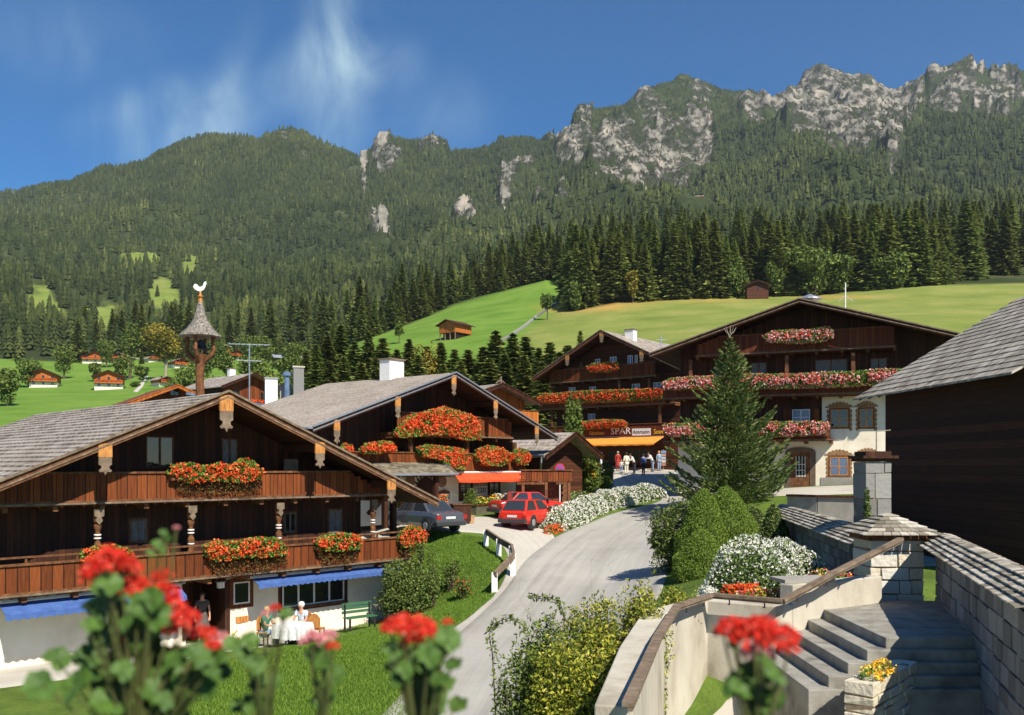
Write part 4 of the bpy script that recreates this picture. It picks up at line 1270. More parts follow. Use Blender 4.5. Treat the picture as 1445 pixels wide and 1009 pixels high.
# windows
h.wpx(184, 733, 206, 764, YW, frame=M_BEAM_GREY, pane=M_CURTAIN, surround=M_BEAM, sw=.06)
h.wpx(401, 724, 417, 751, YW, frame=M_BEAM_GREY, pane=M_GLASS, surround=M_BEAM, sw=.06)
h.wpx(464, 720, 482, 752, YW, frame=M_BEAM_GREY, pane=M_CURTAIN, surround=M_BEAM, sw=.06)
h.wpx(205, 615, 245, 660, YW, frame=M_BEAM, pane=M_GLASS)
h.wpx(312, 618, 335, 658, YW, frame=M_BEAM, pane=M_CURTAIN)
h.wpx(329, 822, 352, 852, YW - .1, frame=M_WHITE, pane=M_GLASS, cols=1, surround=M_BOARD_RED, sw=.14, arch=True, label='small window in red brown arched surround')
h.wpx(398, 822, 485, 852, YW - .1, frame=M_WHITE, pane=M_GLASS, cols=4, surround=M_DARKWOOD, sw=.16, sill=M_BEAM, label='wide window of four panes under the blue awning')
h.wpx(158, 845, 186, 900, YW - .1, frame=M_WHITE, pane=M_GLASS, cols=2, surround=M_DARKWOOD)
# awnings
za = h.uz(402, 812, YR + .3)[1]
x0 = h.uz(372, 812, .6)[0]; x1 = h.uz(574, 795, .6)[0]
awning(h, h.o, x0, x1, zf1 - .33, zf1 - .50, YR + .35, .92, M_AWN_BLUE, .16)
x0 = h.uz(120, 830, .6)[0]; x1 = h.uz(268, 826, .6)[0]
awning(h, h.o, x0 - 2, x1, zf1 - .33, zf1 - .58, YR + .35, .8, M_AWN_BLUE, .18)
# lamp by the door, name board
u, z = h.uz(312, 824, YW - .3)
m = MB(); m.box(u - .1, u + .1, YW - .35, YW - .2, z - .14, z + .05); lm = m.build('wall_lamp', M_WHITE, h.o)
m = MB(); m.box(u - .13, u + .13, YW - .38, YW - .101, z + .055, z + .08); m.build('lamp_hood', M_METAL, lm)
x0, x1, z0, z1 = h.rect(333, 871, 352, 878, YW - .13); m = MB(); m.prism([(x0, z0), (x0 + .1, z0 - .03), (x1 - .05, z0), (x1, z0 + .05), (x1 - .03, z1), (x0, z1)][::-1], YW - .13, YW - .105); m.build('name_board', M_GOLDWOOD, h.o)
# chair on the upper balcony
w = h.world(h.uz(411, 660, YW - .6)[0], YW - .6, zf2)
t = thing('chair', 'pale wooden chair back showing above the upper balcony rail', 'chair', w, h.rz)
m = MB(); m.box(-.28, .28, .0, .04, .55, 1.22); m.build('backrest', M_BEAM_GREY, t)
m = MB(); m.box(-.27, .27, -.5, .0, .42, .47); m.build('seat', M_BEAM_GREY, t)
for sx in (-.24, .24):
    for sy in (-.46, .01):
        m = MB(); m.box(sx - .02, sx + .02, sy - .02, sy + .02, 0, .42 if sy < 0 else .55); m.build('leg', M_BEAM_GREY, t)
# geranium boxes
flower_mass(h, 'flower_box', 'wide box of orange red geraniums on the upper balcony of the near chalet', [(232, 668), (240, 655), (262, 652), (285, 657), (305, 652), (318, 656), (340, 646), (352, 650), (366, 664), (363, 676), (330, 682), (300, 678), (262, 682), (238, 672)], YR - .06, .34, 620, r=.05, trail_px=[(240, 672), (364, 672), (366, 690), (350, 700), (320, 696), (285, 698), (250, 694)], n_trail=1500, lsz=.085)
flower_mass(h, 'flower_box', 'geranium box on the lower balcony behind the blurred red blossoms at far left', [(112, 778), (130, 770), (160, 768), (180, 775), (184, 786), (172, 794), (140, 790), (112, 792)], YR - .06, .34, 380, r=.05, trail_px=[(112, 788), (180, 788), (186, 812), (150, 812), (112, 806)], n_trail=900, lsz=.085)
flower_mass(h, 'flower_box', 'broad geranium box with some pink blossom in the middle of the lower balcony', [(284, 770), (300, 762), (330, 763), (360, 757), (385, 758), (400, 770), (401, 782), (370, 786), (340, 786), (300, 792), (286, 784)], YR - .06, .36, 700, pal=M_FLOWER, r=.05, trail_px=[(288, 784), (400, 780), (402, 796), (370, 806), (330, 812), (300, 808)], n_trail=1600, lsz=.085)
flower_mass(h, 'flower_box', 'smaller orange geranium box right of the third balcony post, on the lower balcony', [(441, 764), (452, 755), (478, 751), (500, 754), (507, 764), (500, 774), (470, 778), (444, 776)], YR - .06, .36, 440, r=.05, trail_px=[(442, 772), (506, 770), (500, 788), (478, 796), (452, 794)], n_trail=1000, lsz=.085)
flower_mass(h, 'flower_box', 'bushy geranium box at the right end of the lower balcony near the grey car', [(558, 760), (562, 748), (575, 740), (588, 744), (597, 756), (594, 766), (580, 770), (562, 772)], YR - .06, .4, 380, r=.05, trail_px=[(560, 768), (586, 768), (582, 782), (570, 786), (561, 780)], n_trail=500, lsz=.08)

# bell turret on the ridge
s_ = 1.75
w = h.world(0, s_, h.apex - .1)
t = thing('bell_turret', 'carved forked post with flared shingle cap and white weathercock on the near roof', 'bell turret', w)
k = 29.0 / F
zc = lambda py: (HZ - py) * k - w[2]
m = MB(); m.tube([(0, 0, -.1), (-.02, 0, zc(530)), (0.0, 0, zc(508)), (0, 0, zc(500))], [.15, .13, .16, .20], 10); ps = m.build('post', M_BEAM, t)
for sx, sy in ((-1, 0), (1, 0), (0, -1), (0, 1)):
    m = MB(); m.tube([(sx * .1, sy * .1, zc(512)), (sx * .34, sy * .34, zc(502)), (sx * .46, sy * .46, zc(494)), (sx * .40, sy * .40, zc(484)), (sx * .44, sy * .44, zc(474))], [.06, .075, .06, .05, .08], 7); m.build('carved_arm', M_BEAM, t)
m = MB(); m.lathe([(.04, zc(480)), (.16, zc(482)), (.18, zc(488)), (.25, zc(492)), (.25, zc(493)), (.05, zc(493))][::-1], 14); m.tube([(0, 0, zc(497)), (0, 0, zc(478))], .02, 6); m.build('bell', M_DARKMETAL, t)
m = MB(); m.lathe([(.30, zc(474.5)), (.64, zc(476)), (.66, zc(474.5)), (.48, zc(467)), (.34, zc(460)), (.24, zc(453)), (.17, zc(445)), (.12, zc(437)), (.08, zc(428)), (.05, zc(425))], 24)
cap = m.build('shingle_cap', M_TURRET, t)
m = MB()
for i in range(22):
    zz = zc(474 - i * 2.1); pr = np.interp(474 - i * 2.1, [425, 428, 437, 445, 453, 460, 467, 474.5], [.05, .08, .12, .17, .24, .34, .48, .66])
    m.lathe([(pr * .97, -.03), (pr + .022, -.03), (pr + .004, .03)], 24, (0, 0, zz))
m.build('shingle_course', M_TURRET, cap)
m = MB(); m.lathe([(.06, zc(430)), (.075, zc(426)), (.06, zc(421)), (.05, zc(420)), (.10, zc(419)), (.11, zc(417.5)), (.04, zc(416)), (.03, zc(412)), (.02, zc(409))], 12); m.build('gilded_finial', M_GOLDWOOD, t)
m = MB(); m.prism([(-.20, .20), (-.23, .12), (-.17, .04), (-.10, .0), (-.03, -.02), (0, -.10), (.03, -.02), (.12, .03), (.17, .12), (.18, .20), (.23, .22), (.19, .25), (.20, .30), (.15, .29), (.12, .26), (.10, .17), (.03, .12), (-.05, .13), (-.09, .19), (-.14, .22)], -.02, .02, Matrix.Translation((0, 0, zc(410)))); m.build('weathercock', M_WHITE, t)

# ================= white inn behind it
h = House('white_inn', 'wide inn with white ground floor, red awning and an arch of geraniums, in the centre', 'inn', 641, 526, 46, 52.5, -2.95)
h2 = h
YR, YW = .9, 2.0
h.roof(-9.4, 9.3, .335, .335, 10, .2, M_SHINGLE_B, lip=.02)
h.soffit(M_DARKWOOD, YW); h.barge(M_DARKWOOD, M_METAL, .26)
m = MB(); m.box(-9.7, -9.38, -0.1, 10, h.apex - 9.4 * .335 - .08, h.apex - 9.4 * .335 + .0); m.build('gutter', M_METAL, h.o)
for px in (641, 562, 476, 700, 758): h.pendant(px, .34, 1.05)
za = h.uz(690, 664, YR)[1]
zb3 = h.uz(700, 615, YR)[1]
h.gable_wall('timber_wall', -8.3, 7.6, za, YW, 7.4, M_DARKWOOD)
h.gable_wall('plaster_wall', h.uz(480, 700, YW)[0], h.uz(728, 690, YW - .06)[0], 0, YW - .06, 7.3, M_PLASTER, z1=za - .17)
h.balcony(h.uz(560, 610, YR)[0], h.uz(722, 610, YR)[0], zb3, .95, YR, YW, M_BOARD, follow=True)
h.balcony(-7.0, h.uz(741, 655, YR)[0], za, .9, YR, YW, M_BOARD, scallop=False)
for px in (580, 660, 727):
    m = MB(); u = h.uz(px, 650, YR + .1)[0]; m.box(u - .09, u + .09, YR + .05, YR + .22, za + .9, zb3 - .33); m.build('post', M_BEAM, h.o)
x0, x1, _, zt = h.rect(644, 664, 740, 677, YR)
awning(h, h.o, h.uz(643, 664, YR - .2)[0], h.uz(739, 664, YR - .2)[0], za - .14, za - .52, YR - .1, YR - .42, M_AWN_RED, .14, scal=3)
h.wpx(649, 680, 665, 704, YW - .06, frame=M_DARKWOOD, pane=M_GLASS, cols=2, rows=3, surround=M_DARKWOOD, sw=.12, arch=True)
h.wpx(690, 679, 704, 703, YW - .06, frame=M_DARKWOOD, pane=M_GLASS, cols=2, rows=3, surround=M_DARKWOOD, sw=.12, arch=True)
# arched entrance and painted ovals
cx_, cz_ = h.uz(601, 690, YW - .08); m = MB()
m.prism([(cx_ - .75, .05), (cx_ + .75, .05)] + [(cx_ + .75 * math.cos(a), cz_ - .1 + .75 * math.sin(a)) for a in np.linspace(0, math.pi, 12)], YW - .10, YW - .062); dr = m.build('door', M_DARKWOOD, h.o)
m = MB()
for i in range(13):
    a = math.pi * i / 12; c, s2 = math.cos(a), math.sin(a)
    m.prism([(cx_ + .78 * c - .07 * s2, cz_ - .1 + .78 * s2 + .07 * c), (cx_ + 1.05 * c, cz_ - .1 + 1.05 * s2), (cx_ + .78 * c + .07 * s2, cz_ - .1 + .78 * s2 - .07 * c)][::-1], YW - .09, YW - .063)
m.build('painted_rays', M_DARKWOOD, dr)
M_PAINT = m_noise('painted_medallion', [(.3, (.12, .05, .03)), (.5, (.30, .16, .09)), (.7, (.20, .16, .12))], 5, 4)
for px in (579, 624):
    u, z = h.uz(px, 679, YW - .08); m = MB(); m.prism([(u + .38 * math.cos(a), z + .34 * math.sin(a)) for a in np.linspace(0, 2 * math.pi, 17)[:-1]], YW - .075, YW - .062); m.build('painted_medallion', M_PAINT, h.o)
x0, x1, z0, z1 = h.rect(620, 695, 634, 704, YW - .1); m = MB(); m.box(x0, x1, YW - .12, YW - .062, z0, z1); m.prism([(x0 - .06, z1 + .003), (x1 + .06, z1 + .003), ((x0 + x1) / 2, z1 + .14)], YW - .16, YW - .062); nb = m.build('notice_case', M_BEAM, h.o)
m = MB(); m.box(x0 + .07, x1 - .07, YW - .125, YW - .121, z0 + .07, z1 - .07); m.build('notice_sheet', M_WHITE, nb)
u, z = h.uz(677, 683.5, YW - .07); text_mesh('Gasthof', .42, M_DARKMETAL, h.o, (u, YW - .063, z - .1), (R(90), 0, 0), sx=1.3)
u, z = h.uz(677, 692.5, YW - .07); text_mesh('1220', .40, M_DARKMETAL, h.o, (u, YW - .063, z - .1), (R(90), 0, 0), sx=1.4)
# porch roof
bl = h.uz(478, 641, YW)[0]; br = h.uz(607, 641, YW)[0]; zz = h.uz(600, 642, YW)[1]
fr, zf_ = h.uz(644, 668, YW - 2.6)
m = MB(); nst = 12
for i in range(nst):
    a, c = i / nst, (i + 1) / nst
    ya, yb = YW - 2.6 * a, YW - 2.6 * c - .02; z0_, z1_ = zz + (zf_ - zz) * a, zz + (zf_ - zz) * c + .03
    xr_a = br + (fr - br) * a; xr_b = br + (fr - br) * c
    m.add([(bl - 3, ya, z0_), (xr_a, ya, z0_), (xr_b, yb, z1_), (bl - 3, yb, z1_), (bl - 3, ya, z0_ - .08), (xr_a, ya, z0_ - .08), (xr_b, yb, z1_ - .1), (bl - 3, yb, z1_ - .1)], [(0, 3, 2, 1), (4, 5, 6, 7), (0, 1, 5, 4), (1, 2, 6, 5), (2, 3, 7, 6), (3, 0, 4, 7)])
pr = m.build('porch_roof', M_SHINGLE_D, h.o)
m = MB(); m.tube([(bl - 3, YW - 2.72, zf_ - .04), (fr, YW - 2.72, zf_ - .04)], .06, 8); m.tube([(br, YW - .05, zz + .04), (fr, YW - 2.62, zf_ + .05)], .045, 6)
m.build('gutter', M_METAL, pr)
m = MB(); u = h.uz(617, 690, YW - 2.4)[0]; m.box(u - .12, u + .12, YW - 2.4, YW - 2.2, .05, zf_ - .1)
u = h.uz(545, 690, YW - 2.4)[0]; m.box(u - .12, u + .12, YW - 2.4, YW - 2.2, .05, zf_ - .1); m.build('porch_post', M_DARKWOOD, pr)
# chimney
def chimney(h, px, s, w, hh, mat, capm=M_BEAM_GREY, sx=0.0, parent=None):
    m = MB(); z = h.zr(sx)
    m.box(sx - w / 2, sx + w / 2, s - w * .35, s + w * .35, z - .6, z + hh)
    c = m.build('chimney', mat, parent or h.o)
    m = MB(); m.box(sx - w / 2 - .07, sx + w / 2 + .07, s - w * .35 - .07, s + w * .35 + .07, z + hh + .002, z + hh + .09); m.build('chimney_cap', capm, c)
    return c
def ridge_s(h, px):
    k = (px - CX) / F
    return (k * h.oy - h.ox) / (h.g[0] - k * h.g[1])
sc_ = ridge_s(h, 553); dpt = h.oy + sc_ * h.g[1]
chimney(h, 553, sc_, 1.1, .95, M_WHITE)
flower_mass(h, 'flower_box', 'great arch of orange geraniums over the top balcony of the white inn', [(549, 612), (562, 598), (578, 585), (600, 579), (622, 574), (640, 580), (658, 586), (668, 600), (672, 620), (655, 622), (620, 614), (580, 616), (556, 618)], YR - .06, .6, 3000, r=.065, n_leaf=7500, lsz=.1)
flower_mass(h, 'flower_box', 'geranium clump above the left part of the porch roof of the white inn', [(505, 634), (512, 626), (535, 622), (548, 624), (552, 636), (530, 640), (508, 640)], YR - .3, .45, 600, r=.065, lsz=.1)
flower_mass(h, 'flower_box', 'long drooping geranium box above the right end of the porch roof', [(583, 632), (598, 627), (620, 630), (640, 632), (653, 636), (652, 652), (645, 664), (630, 660), (612, 648), (590, 644)], YR - .1, .5, 1000, r=.065, lsz=.1)
flower_mass(h, 'flower_box', 'round geranium box above the middle of the red awning', [(667, 642), (670, 634), (684, 628), (700, 632), (716, 640), (716, 652), (700, 658), (676, 656), (668, 650)], YR - .1, .5, 800, r=.065, lsz=.1)
flower_mass(h, 'flower_box', 'narrow geranium box above the right end of the red awning', [(720, 640), (727, 632), (738, 635), (742, 645), (738, 656), (726, 656), (720, 648)], YR - .1, .45, 400, r=.065, lsz=.1)
flower_mass(h, 'flower_box', 'tiny tuft of geraniums at the left end of the white inn balcony', [(476, 633), (482, 626), (490, 628), (490, 638), (478, 640)], YR - .1, .4, 160, r=.065, lsz=.1)

# ================= shop chalet in the middle distance
h = House('shop_chalet', 'tall dark chalet with three geranium balconies and an orange shop awning', 'chalet', 848.5, 466, 79, -40, -.25)
h3 = h
YR, YW = .9, 2.1
h.roof(-7.9, 8.8, .485, .485, 16, .3, M_SHINGLE, lip=.03)
h.soffit(M_DARKWOOD, YW); h.barge(M_BOARD_RED, M_BEAM_GREY, .34)
for px in (848.5, 800, 905): h.pendant(px, .4, 1.0)
f3 = h.uz(850, 534, YR)[1]; f2 = h.uz(850, 572, YR)[1]; f1 = h.uz(850, 616, YR)[1]
h.gable_wall('timber_wall', -6.6, 7.4, -.4, YW, 13, M_WARMDARK)
h.balcony(h.uz(776, 530, YR)[0], h.uz(925, 530, YR)[0], f3, 1.05, YR, YW, M_BOARD, style='slats', follow=True)
h.balcony(h.uz(762, 570, YR)[0], h.uz(952, 570, YR)[0], f2, 1.0, YR, YW, M_BOARD)
h.balcony(h.uz(758, 610, YR)[0], h.uz(940, 610, YR)[0], f1, 1.0, YR, YW, M_BOARD, style='slats')
for px, za_, zb_ in ((819, f3 + 1.05, None), (778, f2 + 1, f3 - .3), (873, f2 + 1, f3 - .3), (915, f2 + 1, f3 - .3), (778, f1 + 1, f2 - .3), (930, f1 + 1, f2 - .3)):
    u = h.uz(px, 550, YR)[0]; m = MB(); m.box(u - .1, u + .1, YR + .04, YR + .24, za_, zb_ if zb_ else za_ + .55); m.build('post', M_BEAM, h.o)
for r_ in ((840, 507, 847, 516), (861, 504, 870, 513), (886, 502, 893, 514), (896, 501, 900, 513), (803, 547, 812, 554), (832, 546, 841, 554), (892, 542, 903, 553), (922, 540, 933, 552), (830, 584, 840, 595)):
    h.wpx(*r_, YW, frame=M_WHITE, pane=M_GLASS_B, cols=2)
h.wpx(858, 636, 874, 653, YW, frame=M_BEAM, pane=M_GLASS, cols=2); h.wpx(884, 634, 922, 652, YW, frame=M_BEAM, pane=M_GLASS, cols=4)
h.wpx(838, 638, 850, 653, YW, frame=M_WHITE, pane=M_GLASS, cols=1)
m = MB(); x0, x1, z0, z1 = h.rect(824, 604, 940, 615, YR - .1); m.box(x0, x1, YR - .12, YR - .062, z0, z1); sb = m.build('sign_band', M_BOARD_RED, h.o)
M_SIGNW = m_plain('sign_white', (.75, .74, .7), .6)
M_SIGNY = m_plain('sign_yellow', (.75, .48, .04), .6)
u, z = h.uz(876, 611, YR - .13); text_mesh('SPAR', .82, M_SIGNW, sb, (u, YR - .135, z - .1), (R(90), 0, 0), sx=1.15)
x0, x1, z0, z1 = h.rect(892, 605, 918, 614.5, YR - .14); m = MB(); m.box(x0, x1, YR - .15, YR - .121, z0, z1); wb_ = m.build('white_sign', M_SIGNW, sb)
text_mesh('Ammann', .5, M_DARKMETAL, wb_, ((x0 + x1) / 2, YR - .155, z0 + .16), (R(90), 0, 0), sx=.95)
u, z = h.uz(930, 611.5, YR - .13); text_mesh('Souv.', .62, M_SIGNY, sb, (u, YR - .135, z - .05), (R(90), 0, 0), sx=.8)
u, z = h.uz(842, 612.5, YR - .13); text_mesh('Gästehaus', .45, M_SIGNY, sb, (u, YR - .135, z - .05), (R(90), 0, 0), sx=.9)
awning(h, h.o, h.uz(819, 617, YR)[0], h.uz(938, 617, YR)[0], h.uz(880, 617, YR)[1], h.uz(880, 626.5, -.9)[1], YR - .05, -.9, M_AWN_OR, .16, scal=1)
flower_mass(h, 'flower_box', 'bright orange geranium box in the middle of the topmost shop chalet balcony', [(830, 517), (838, 513), (856, 511), (874, 511), (876, 521), (862, 526), (834, 525)], YR - .06, .4, 750, r=.075, lsz=.12)
flower_mass(h, 'flower_box', 'long unbroken row of orange geraniums along the middle shop chalet balcony', [(762, 560), (770, 555), (784, 556), (800, 553), (830, 551), (870, 550), (900, 549), (925, 548), (950, 550), (950, 560), (930, 564), (860, 568), (810, 569), (764, 570)], YR - .06, .45, 3200, r=.075, lsz=.12)
flower_mass(h, 'flower_box', 'orange geranium box on the lowest shop chalet balcony above the sign letters', [(815, 600), (822, 595), (850, 592), (878, 592), (887, 596), (885, 603), (860, 604), (820, 607)], YR - .06, .5, 1200, r=.075, lsz=.12)
# chimney on the roof
chimney(h, 880, 3.0, .9, .8, M_WHITE, sx=1.2)
# closed parasol on the balcony
w = h.world(h.uz(811, 600, YR + .4)[0], YR + .4, f1)
t = thing('closed_parasol', 'closed white parasol on the lowest balcony of the shop chalet', 'parasol', w)
m = MB(); m.tube([(0, 0, 0), (0, 0, 2.6)], .03, 6); m.build('pole', M_WHITE, t)
m = MB(); m.lathe([(.05, .9), (.26, 1.0), (.24, 1.3), (.15, 2.0), (.04, 2.7)], 10); m.build('cloth', M_WHITE, t)

# ================= the big chalet on the right
h = House('guest_house', 'broad dark chalet with white plaster corner and rows of pink geraniums at right', 'chalet', 1128, 422, 51, -24, -1.4)
h4 = h
YR, YW = 1.0, 2.2
h.roof(-8.8, 10.5, .308, .306, 13, .3, M_SHINGLE, lip=.03)
h.soffit(M_DARKWOOD, YW); h.barge(M_DARKWOOD, M_BEAM_GREY, .26)
f3 = h.uz(1110, 494, YR)[1]; f2 = h.uz(1150, 556, YR)[1] + .1; f1 = h.uz(1100, 620, YR)[1] + .05
xw0 = h.uz(957, 650, YW)[0]
h.gable_wall('timber_wall', h.uz(960, 600, YW)[0], 9.2, h.uz(1100, 622, YW)[1], YW, 10, M_DARKWOOD)
xe = h.uz(1234, 600, YW - .05)[0]
h.gable_wall('plaster_wall', xw0, xe + 3.5, -.3, YW - .05, 9.8, M_PLASTER, z1=h.uz(1100, 622, YW)[1] - .003)
x_ = h.uz(1160, 600, YW)[0]
m = MB(); m.box(x_, xe + 3.5, YW - .052, YW - .003, h.uz(1100, 622, YW)[1], f2 - .2); m.build('plaster_corner', M_PLASTER, h.o)
h.balcony(h.uz(984, 500, YR)[0], h.uz(1262, 490, YR)[0], f3, 1.0, YR, YW, M_BOARD_RED, follow=True)
h.balcony(h.uz(936, 550, YR)[0], 8.6, f2, .95, YR, YW, M_BOARD_RED)
h.balcony(h.uz(937, 612, YR)[0], h.uz(1172, 612, YR)[0], f1, .85, YR, YW, M_BOARD_RED)
for px in (974, 1110, 1204):
    u = h.uz(px, 520, YR)[0]; m = MB(); m.box(u - .1, u + .1, YR + .04, YR + .24, f2 + .95, min(f3 - .3, h.zr(u) - .3)); m.build('post', M_BEAM, h.o)
for r_ in ((1060, 512, 1082, 530), (1150, 508, 1196, 528), (1228, 506, 1252, 526), (1010, 516, 1030, 532)):
    h.wpx(*r_, YW, frame=M_BEAM, pane=M_CURTAIN, cols=2)
h.wpx(1118, 578, 1143, 600, YW, frame=M_WHITE, pane=M_GLASS_B, cols=2, rows=2)
h.wpx(1040, 582, 1062, 603, YW, frame=M_WHITE, pane=M_GLASS, cols=2, rows=2)
for a, c in ((1106, 1116), (1146, 1156)):
    x0, x1, z0, z1 = h.rect(a, 577, c, 602, YW - .01); m = MB(); m.box(x0, x1, YW - .05, YW - .003, z0, z1); m.build('shutter', M_BOARD, h.o)
M_ORN = m_noise('painted_ornament', [(.35, (.10, .05, .03)), (.5, (.34, .18, .07)), (.65, (.16, .13, .11))], 7, 3)
def ornate(px0, py0, px1, py1, pane):
    w = h.wpx(px0, py0, px1, py1, YW - .052, frame=M_GOLDWOOD, pane=pane, cols=2, rows=2, surround=M_BEAM, sw=.09)
    x0, x1, z0, z1 = h.rect(px0, py0, px1, py1, YW - .052)
    m = MB(); c = (x0 + x1) / 2; hw = (x1 - x0) / 2 + .3; pts = []
    for i in range(25):
        t_ = -1 + 2 * i / 24; pts.append((c + hw * t_, z1 + .12 + .32 * math.cos(t_ * 1.5) + .045 * math.sin(i * 2.1)))
    m.prism([(c - hw, z1 + .10)] + [(c + hw, z1 + .10)] + pts[::-1], YW - .075, YW - .0525)
    for sx in (-1, 1):
        for k_ in range(5):
            zz_ = z1 - .12 - k_ * .26; m.prism([(c + sx * (hw - .17) + .10 * math.cos(a), zz_ + .13 * math.sin(a)) for a in np.linspace(0, 2 * math.pi, 9)[:-1]], YW - .070 + .002 * k_, YW - .0525)
    m.build('painted_ornament', M_ORN, w)
ornate(1172, 578, 1197, 603, M_GLASS); ornate(1213, 577, 1232, 603, M_GLASS)
ornate(1171, 645, 1197, 671, M_GLASS_B); ornate(1213, 643, 1236, 669, M_GLASS)
x0, x1, z0, z1 = h.rect(1108, 638, 1151, 691, YW - .06)
z0 = 0.0
M_DOORP = m_noise('grey_brown_door_surround', [(.3, (.09, .06, .04)), (.7, (.18, .13, .09))], 3, 4)
m = MB(); m.box(x0, x0 + .32, YW - .12, YW - .052, z0, z1); m.box(x1 - .32, x1, YW - .12, YW - .052, z0, z1)
kk = 10; c = (x0 + x1) / 2; hw = (x1 - x0) / 2
m.prism([(x0, z1 + .002), (x1, z1 + .002)] + [(c + hw * math.cos(math.pi * i / kk), z1 + .002 + .28 * math.sin(math.pi * i / kk)) for i in range(kk + 1)][::1], YW - .12, YW - .052)
df = m.build('door_surround', M_DOORP, h.o)
m = MB(); m.box(x0 + .321, x1 - .321, YW - .09, YW - .0525, z0, z1 + .0); dd_ = m.build('door', M_BEAM, df)
m = MB(); m.box(c - .25, c + .3, YW - .10, YW - .0905, z0 + .75, z1 - .25); m.build('glass', M_GLASS, dd_)
m = MB()
for i in range(4): m.box(c - .25 + .17 * i, c - .22 + .17 * i, YW - .115, YW - .101, z0 + .75, z1 - .25)
for i in range(3): m.box(c - .25, c + .3, YW - .119, YW - .1155, z0 + .8 + .35 * i, z0 + .83 + .35 * i)
m.build('grille', M_WHITE, dd_)
x0, x1, z0, z1 = h.rect(1158, 673, 1206, 700, YW - .06); m = MB(); m.box(x0, x1 + 3, YW - .09, YW - .0525, -.3, h.uz(1180, 674, YW)[1]); m.build('grey_plinth', M_GREYPLASTER, h.o)
for i, (a, lbl) in enumerate((([(1077, 476), (1085, 470), (1110, 466), (1140, 466), (1168, 462), (1177, 466), (1176, 478), (1160, 484), (1120, 486), (1086, 484)], 'red and white geranium box under the gable of the right chalet'),
                             ([(936, 541), (945, 535), (975, 532), (1010, 531), (1050, 528), (1090, 528), (1130, 528), (1170, 525), (1210, 524), (1250, 521), (1275, 521), (1275, 538), (1240, 544), (1180, 547), (1100, 549), (1020, 550), (940, 551)], 'very long row of red and pink geraniums on the right chalet middle balcony'),
                             ([(937, 600), (950, 597), (990, 598), (1040, 597), (1090, 595), (1130, 595), (1168, 595), (1173, 604), (1160, 613), (1120, 616), (1050, 618), (990, 620), (945, 616)], 'row of pink and red geraniums on the lowest balcony beside the white plaster corner'))):
    flower_mass(h, 'flower_box', lbl, a, YR - .10, .62, (1000, 4600, 3300)[i], pal=M_FLOWER_P, r=.065, lsz=.09)
# ridge cap chimney with tin hood, poles
u, z = .35, h.zr(.35)
m = MB(); m.box(u - .18, u + .18, 2.0, 2.36, z - .2, z + .35); c_ = m.build('chimney', M_DARKMETAL, h.o)
m = MB(); m.lathe([(.72, 0), (.70, .04), (.35, .2), (.05, .33)], 16, (u, 2.18, z + .42)); m.tube([(u, 2.18, z + .2), (u, 2.18, z + .5)], .05, 6); m.build('tin_hood', M_METAL, c_)
w = h.world(h.uz(1193, 440, 2)[0], 2.0, h.zr(h.uz(1193, 440, 2)[0]) - .1)
t = thing('roof_mast', 'thin white mast with two stays rising from the right roof', 'mast', w)
m = MB(); m.tube([(0, 0, 0), (0, 0, 1.95)], .035, 6); m.build('pole', M_WHITE, t)
m = MB(); m.bar((0, 0, 1.2), (-.4, 0, .85), .025); m.bar((0, 0, 1.2), (.45, 0, .85), .025); m.build('stay', M_METAL, t)
w = h.world(h.uz(933, 480, 3)[0] , 3.0, h.zr(h.uz(933, 480, 3)[0]) - .1)
t = thing('tv_antenna', 'small aerial on the left end of the right roof', 'antenna', w)
m = MB(); m.tube([(0, 0, 0), (0, 0, 1.7)], .03, 6); m.build('pole', M_METAL, t)
m = MB()
for zz_ in (.8, 1.1, 1.4): m.bar((-.35, 0, zz_), (.35, 0, zz_), .03)
m.build('crossbars', M_METAL, t)

# ------------------------------------------------------------------ bushes, broadleaf trees, garden conifers
def cloud(cs, n, lump=0.22, shell=0.5):
    """points inside a union of ellipsoids (cx,cy,cz,rx,ry,rz), denser towards the lumpy surface"""
    cs = np.array(cs, float); vol = cs[:, 3] * cs[:, 4] * cs[:, 5]
    k = rng.choice(len(cs), n, p=vol / vol.sum())
    d = rng.normal(size=(n, 3)); d /= np.linalg.norm(d, axis=1)[:, None]
    r = rng.uniform(shell ** 3, 1, n) ** (1 / 3)
    lum = 1 + lump * (2 * fbm(d[:, 0] * 2.2 + k * 3.1, d[:, 1] * 2.2 + d[:, 2] * 2.9, 8, 3) - 1)
    P = cs[k, :3] + d * cs[k, 3:] * (r * lum)[:, None]
    return P


def bush(name, label, cat, loc, cs, n, lsz, mat, group=None, aspect=0.6, flowers=None, shell=0.5, lump=0.25, stems=5, zcut=-0.05):
    t = thing(name, label, cat, loc, 0, group)
    m = MB()
    for i in range(stems):
        c = cs[i % len(cs)]
        m.tube([(c[0] * .3, c[1] * .3, -.2), (c[0] * .6, c[1] * .6, c[2] * .5), (c[0] + random.uniform(-.3, .3) * c[3], c[1] + random.uniform(-.3, .3) * c[4], c[2] + c[5] * .4)], [.04, .03, .012], 5)
    m.build('stems', M_BARK, t)
    P = cloud(cs, n, lump, shell); P = P[P[:, 2] > zcut]
    V, Fc = leafs(P, lsz, aspect); npmesh('foliage', V, Fc, mat, t)
    if flowers:
        fm, nf, fr, *rest_ = flowers
        P = cloud(cs, nf, lump, 0.93); P = P[P[:, 2] > (rest_[0] if rest_ else .1)]
        P[:, 2] += fr * .5
        V, Fc = heads(P, fr, 5); npmesh('blossom', V, Fc, fm, t)
    return t


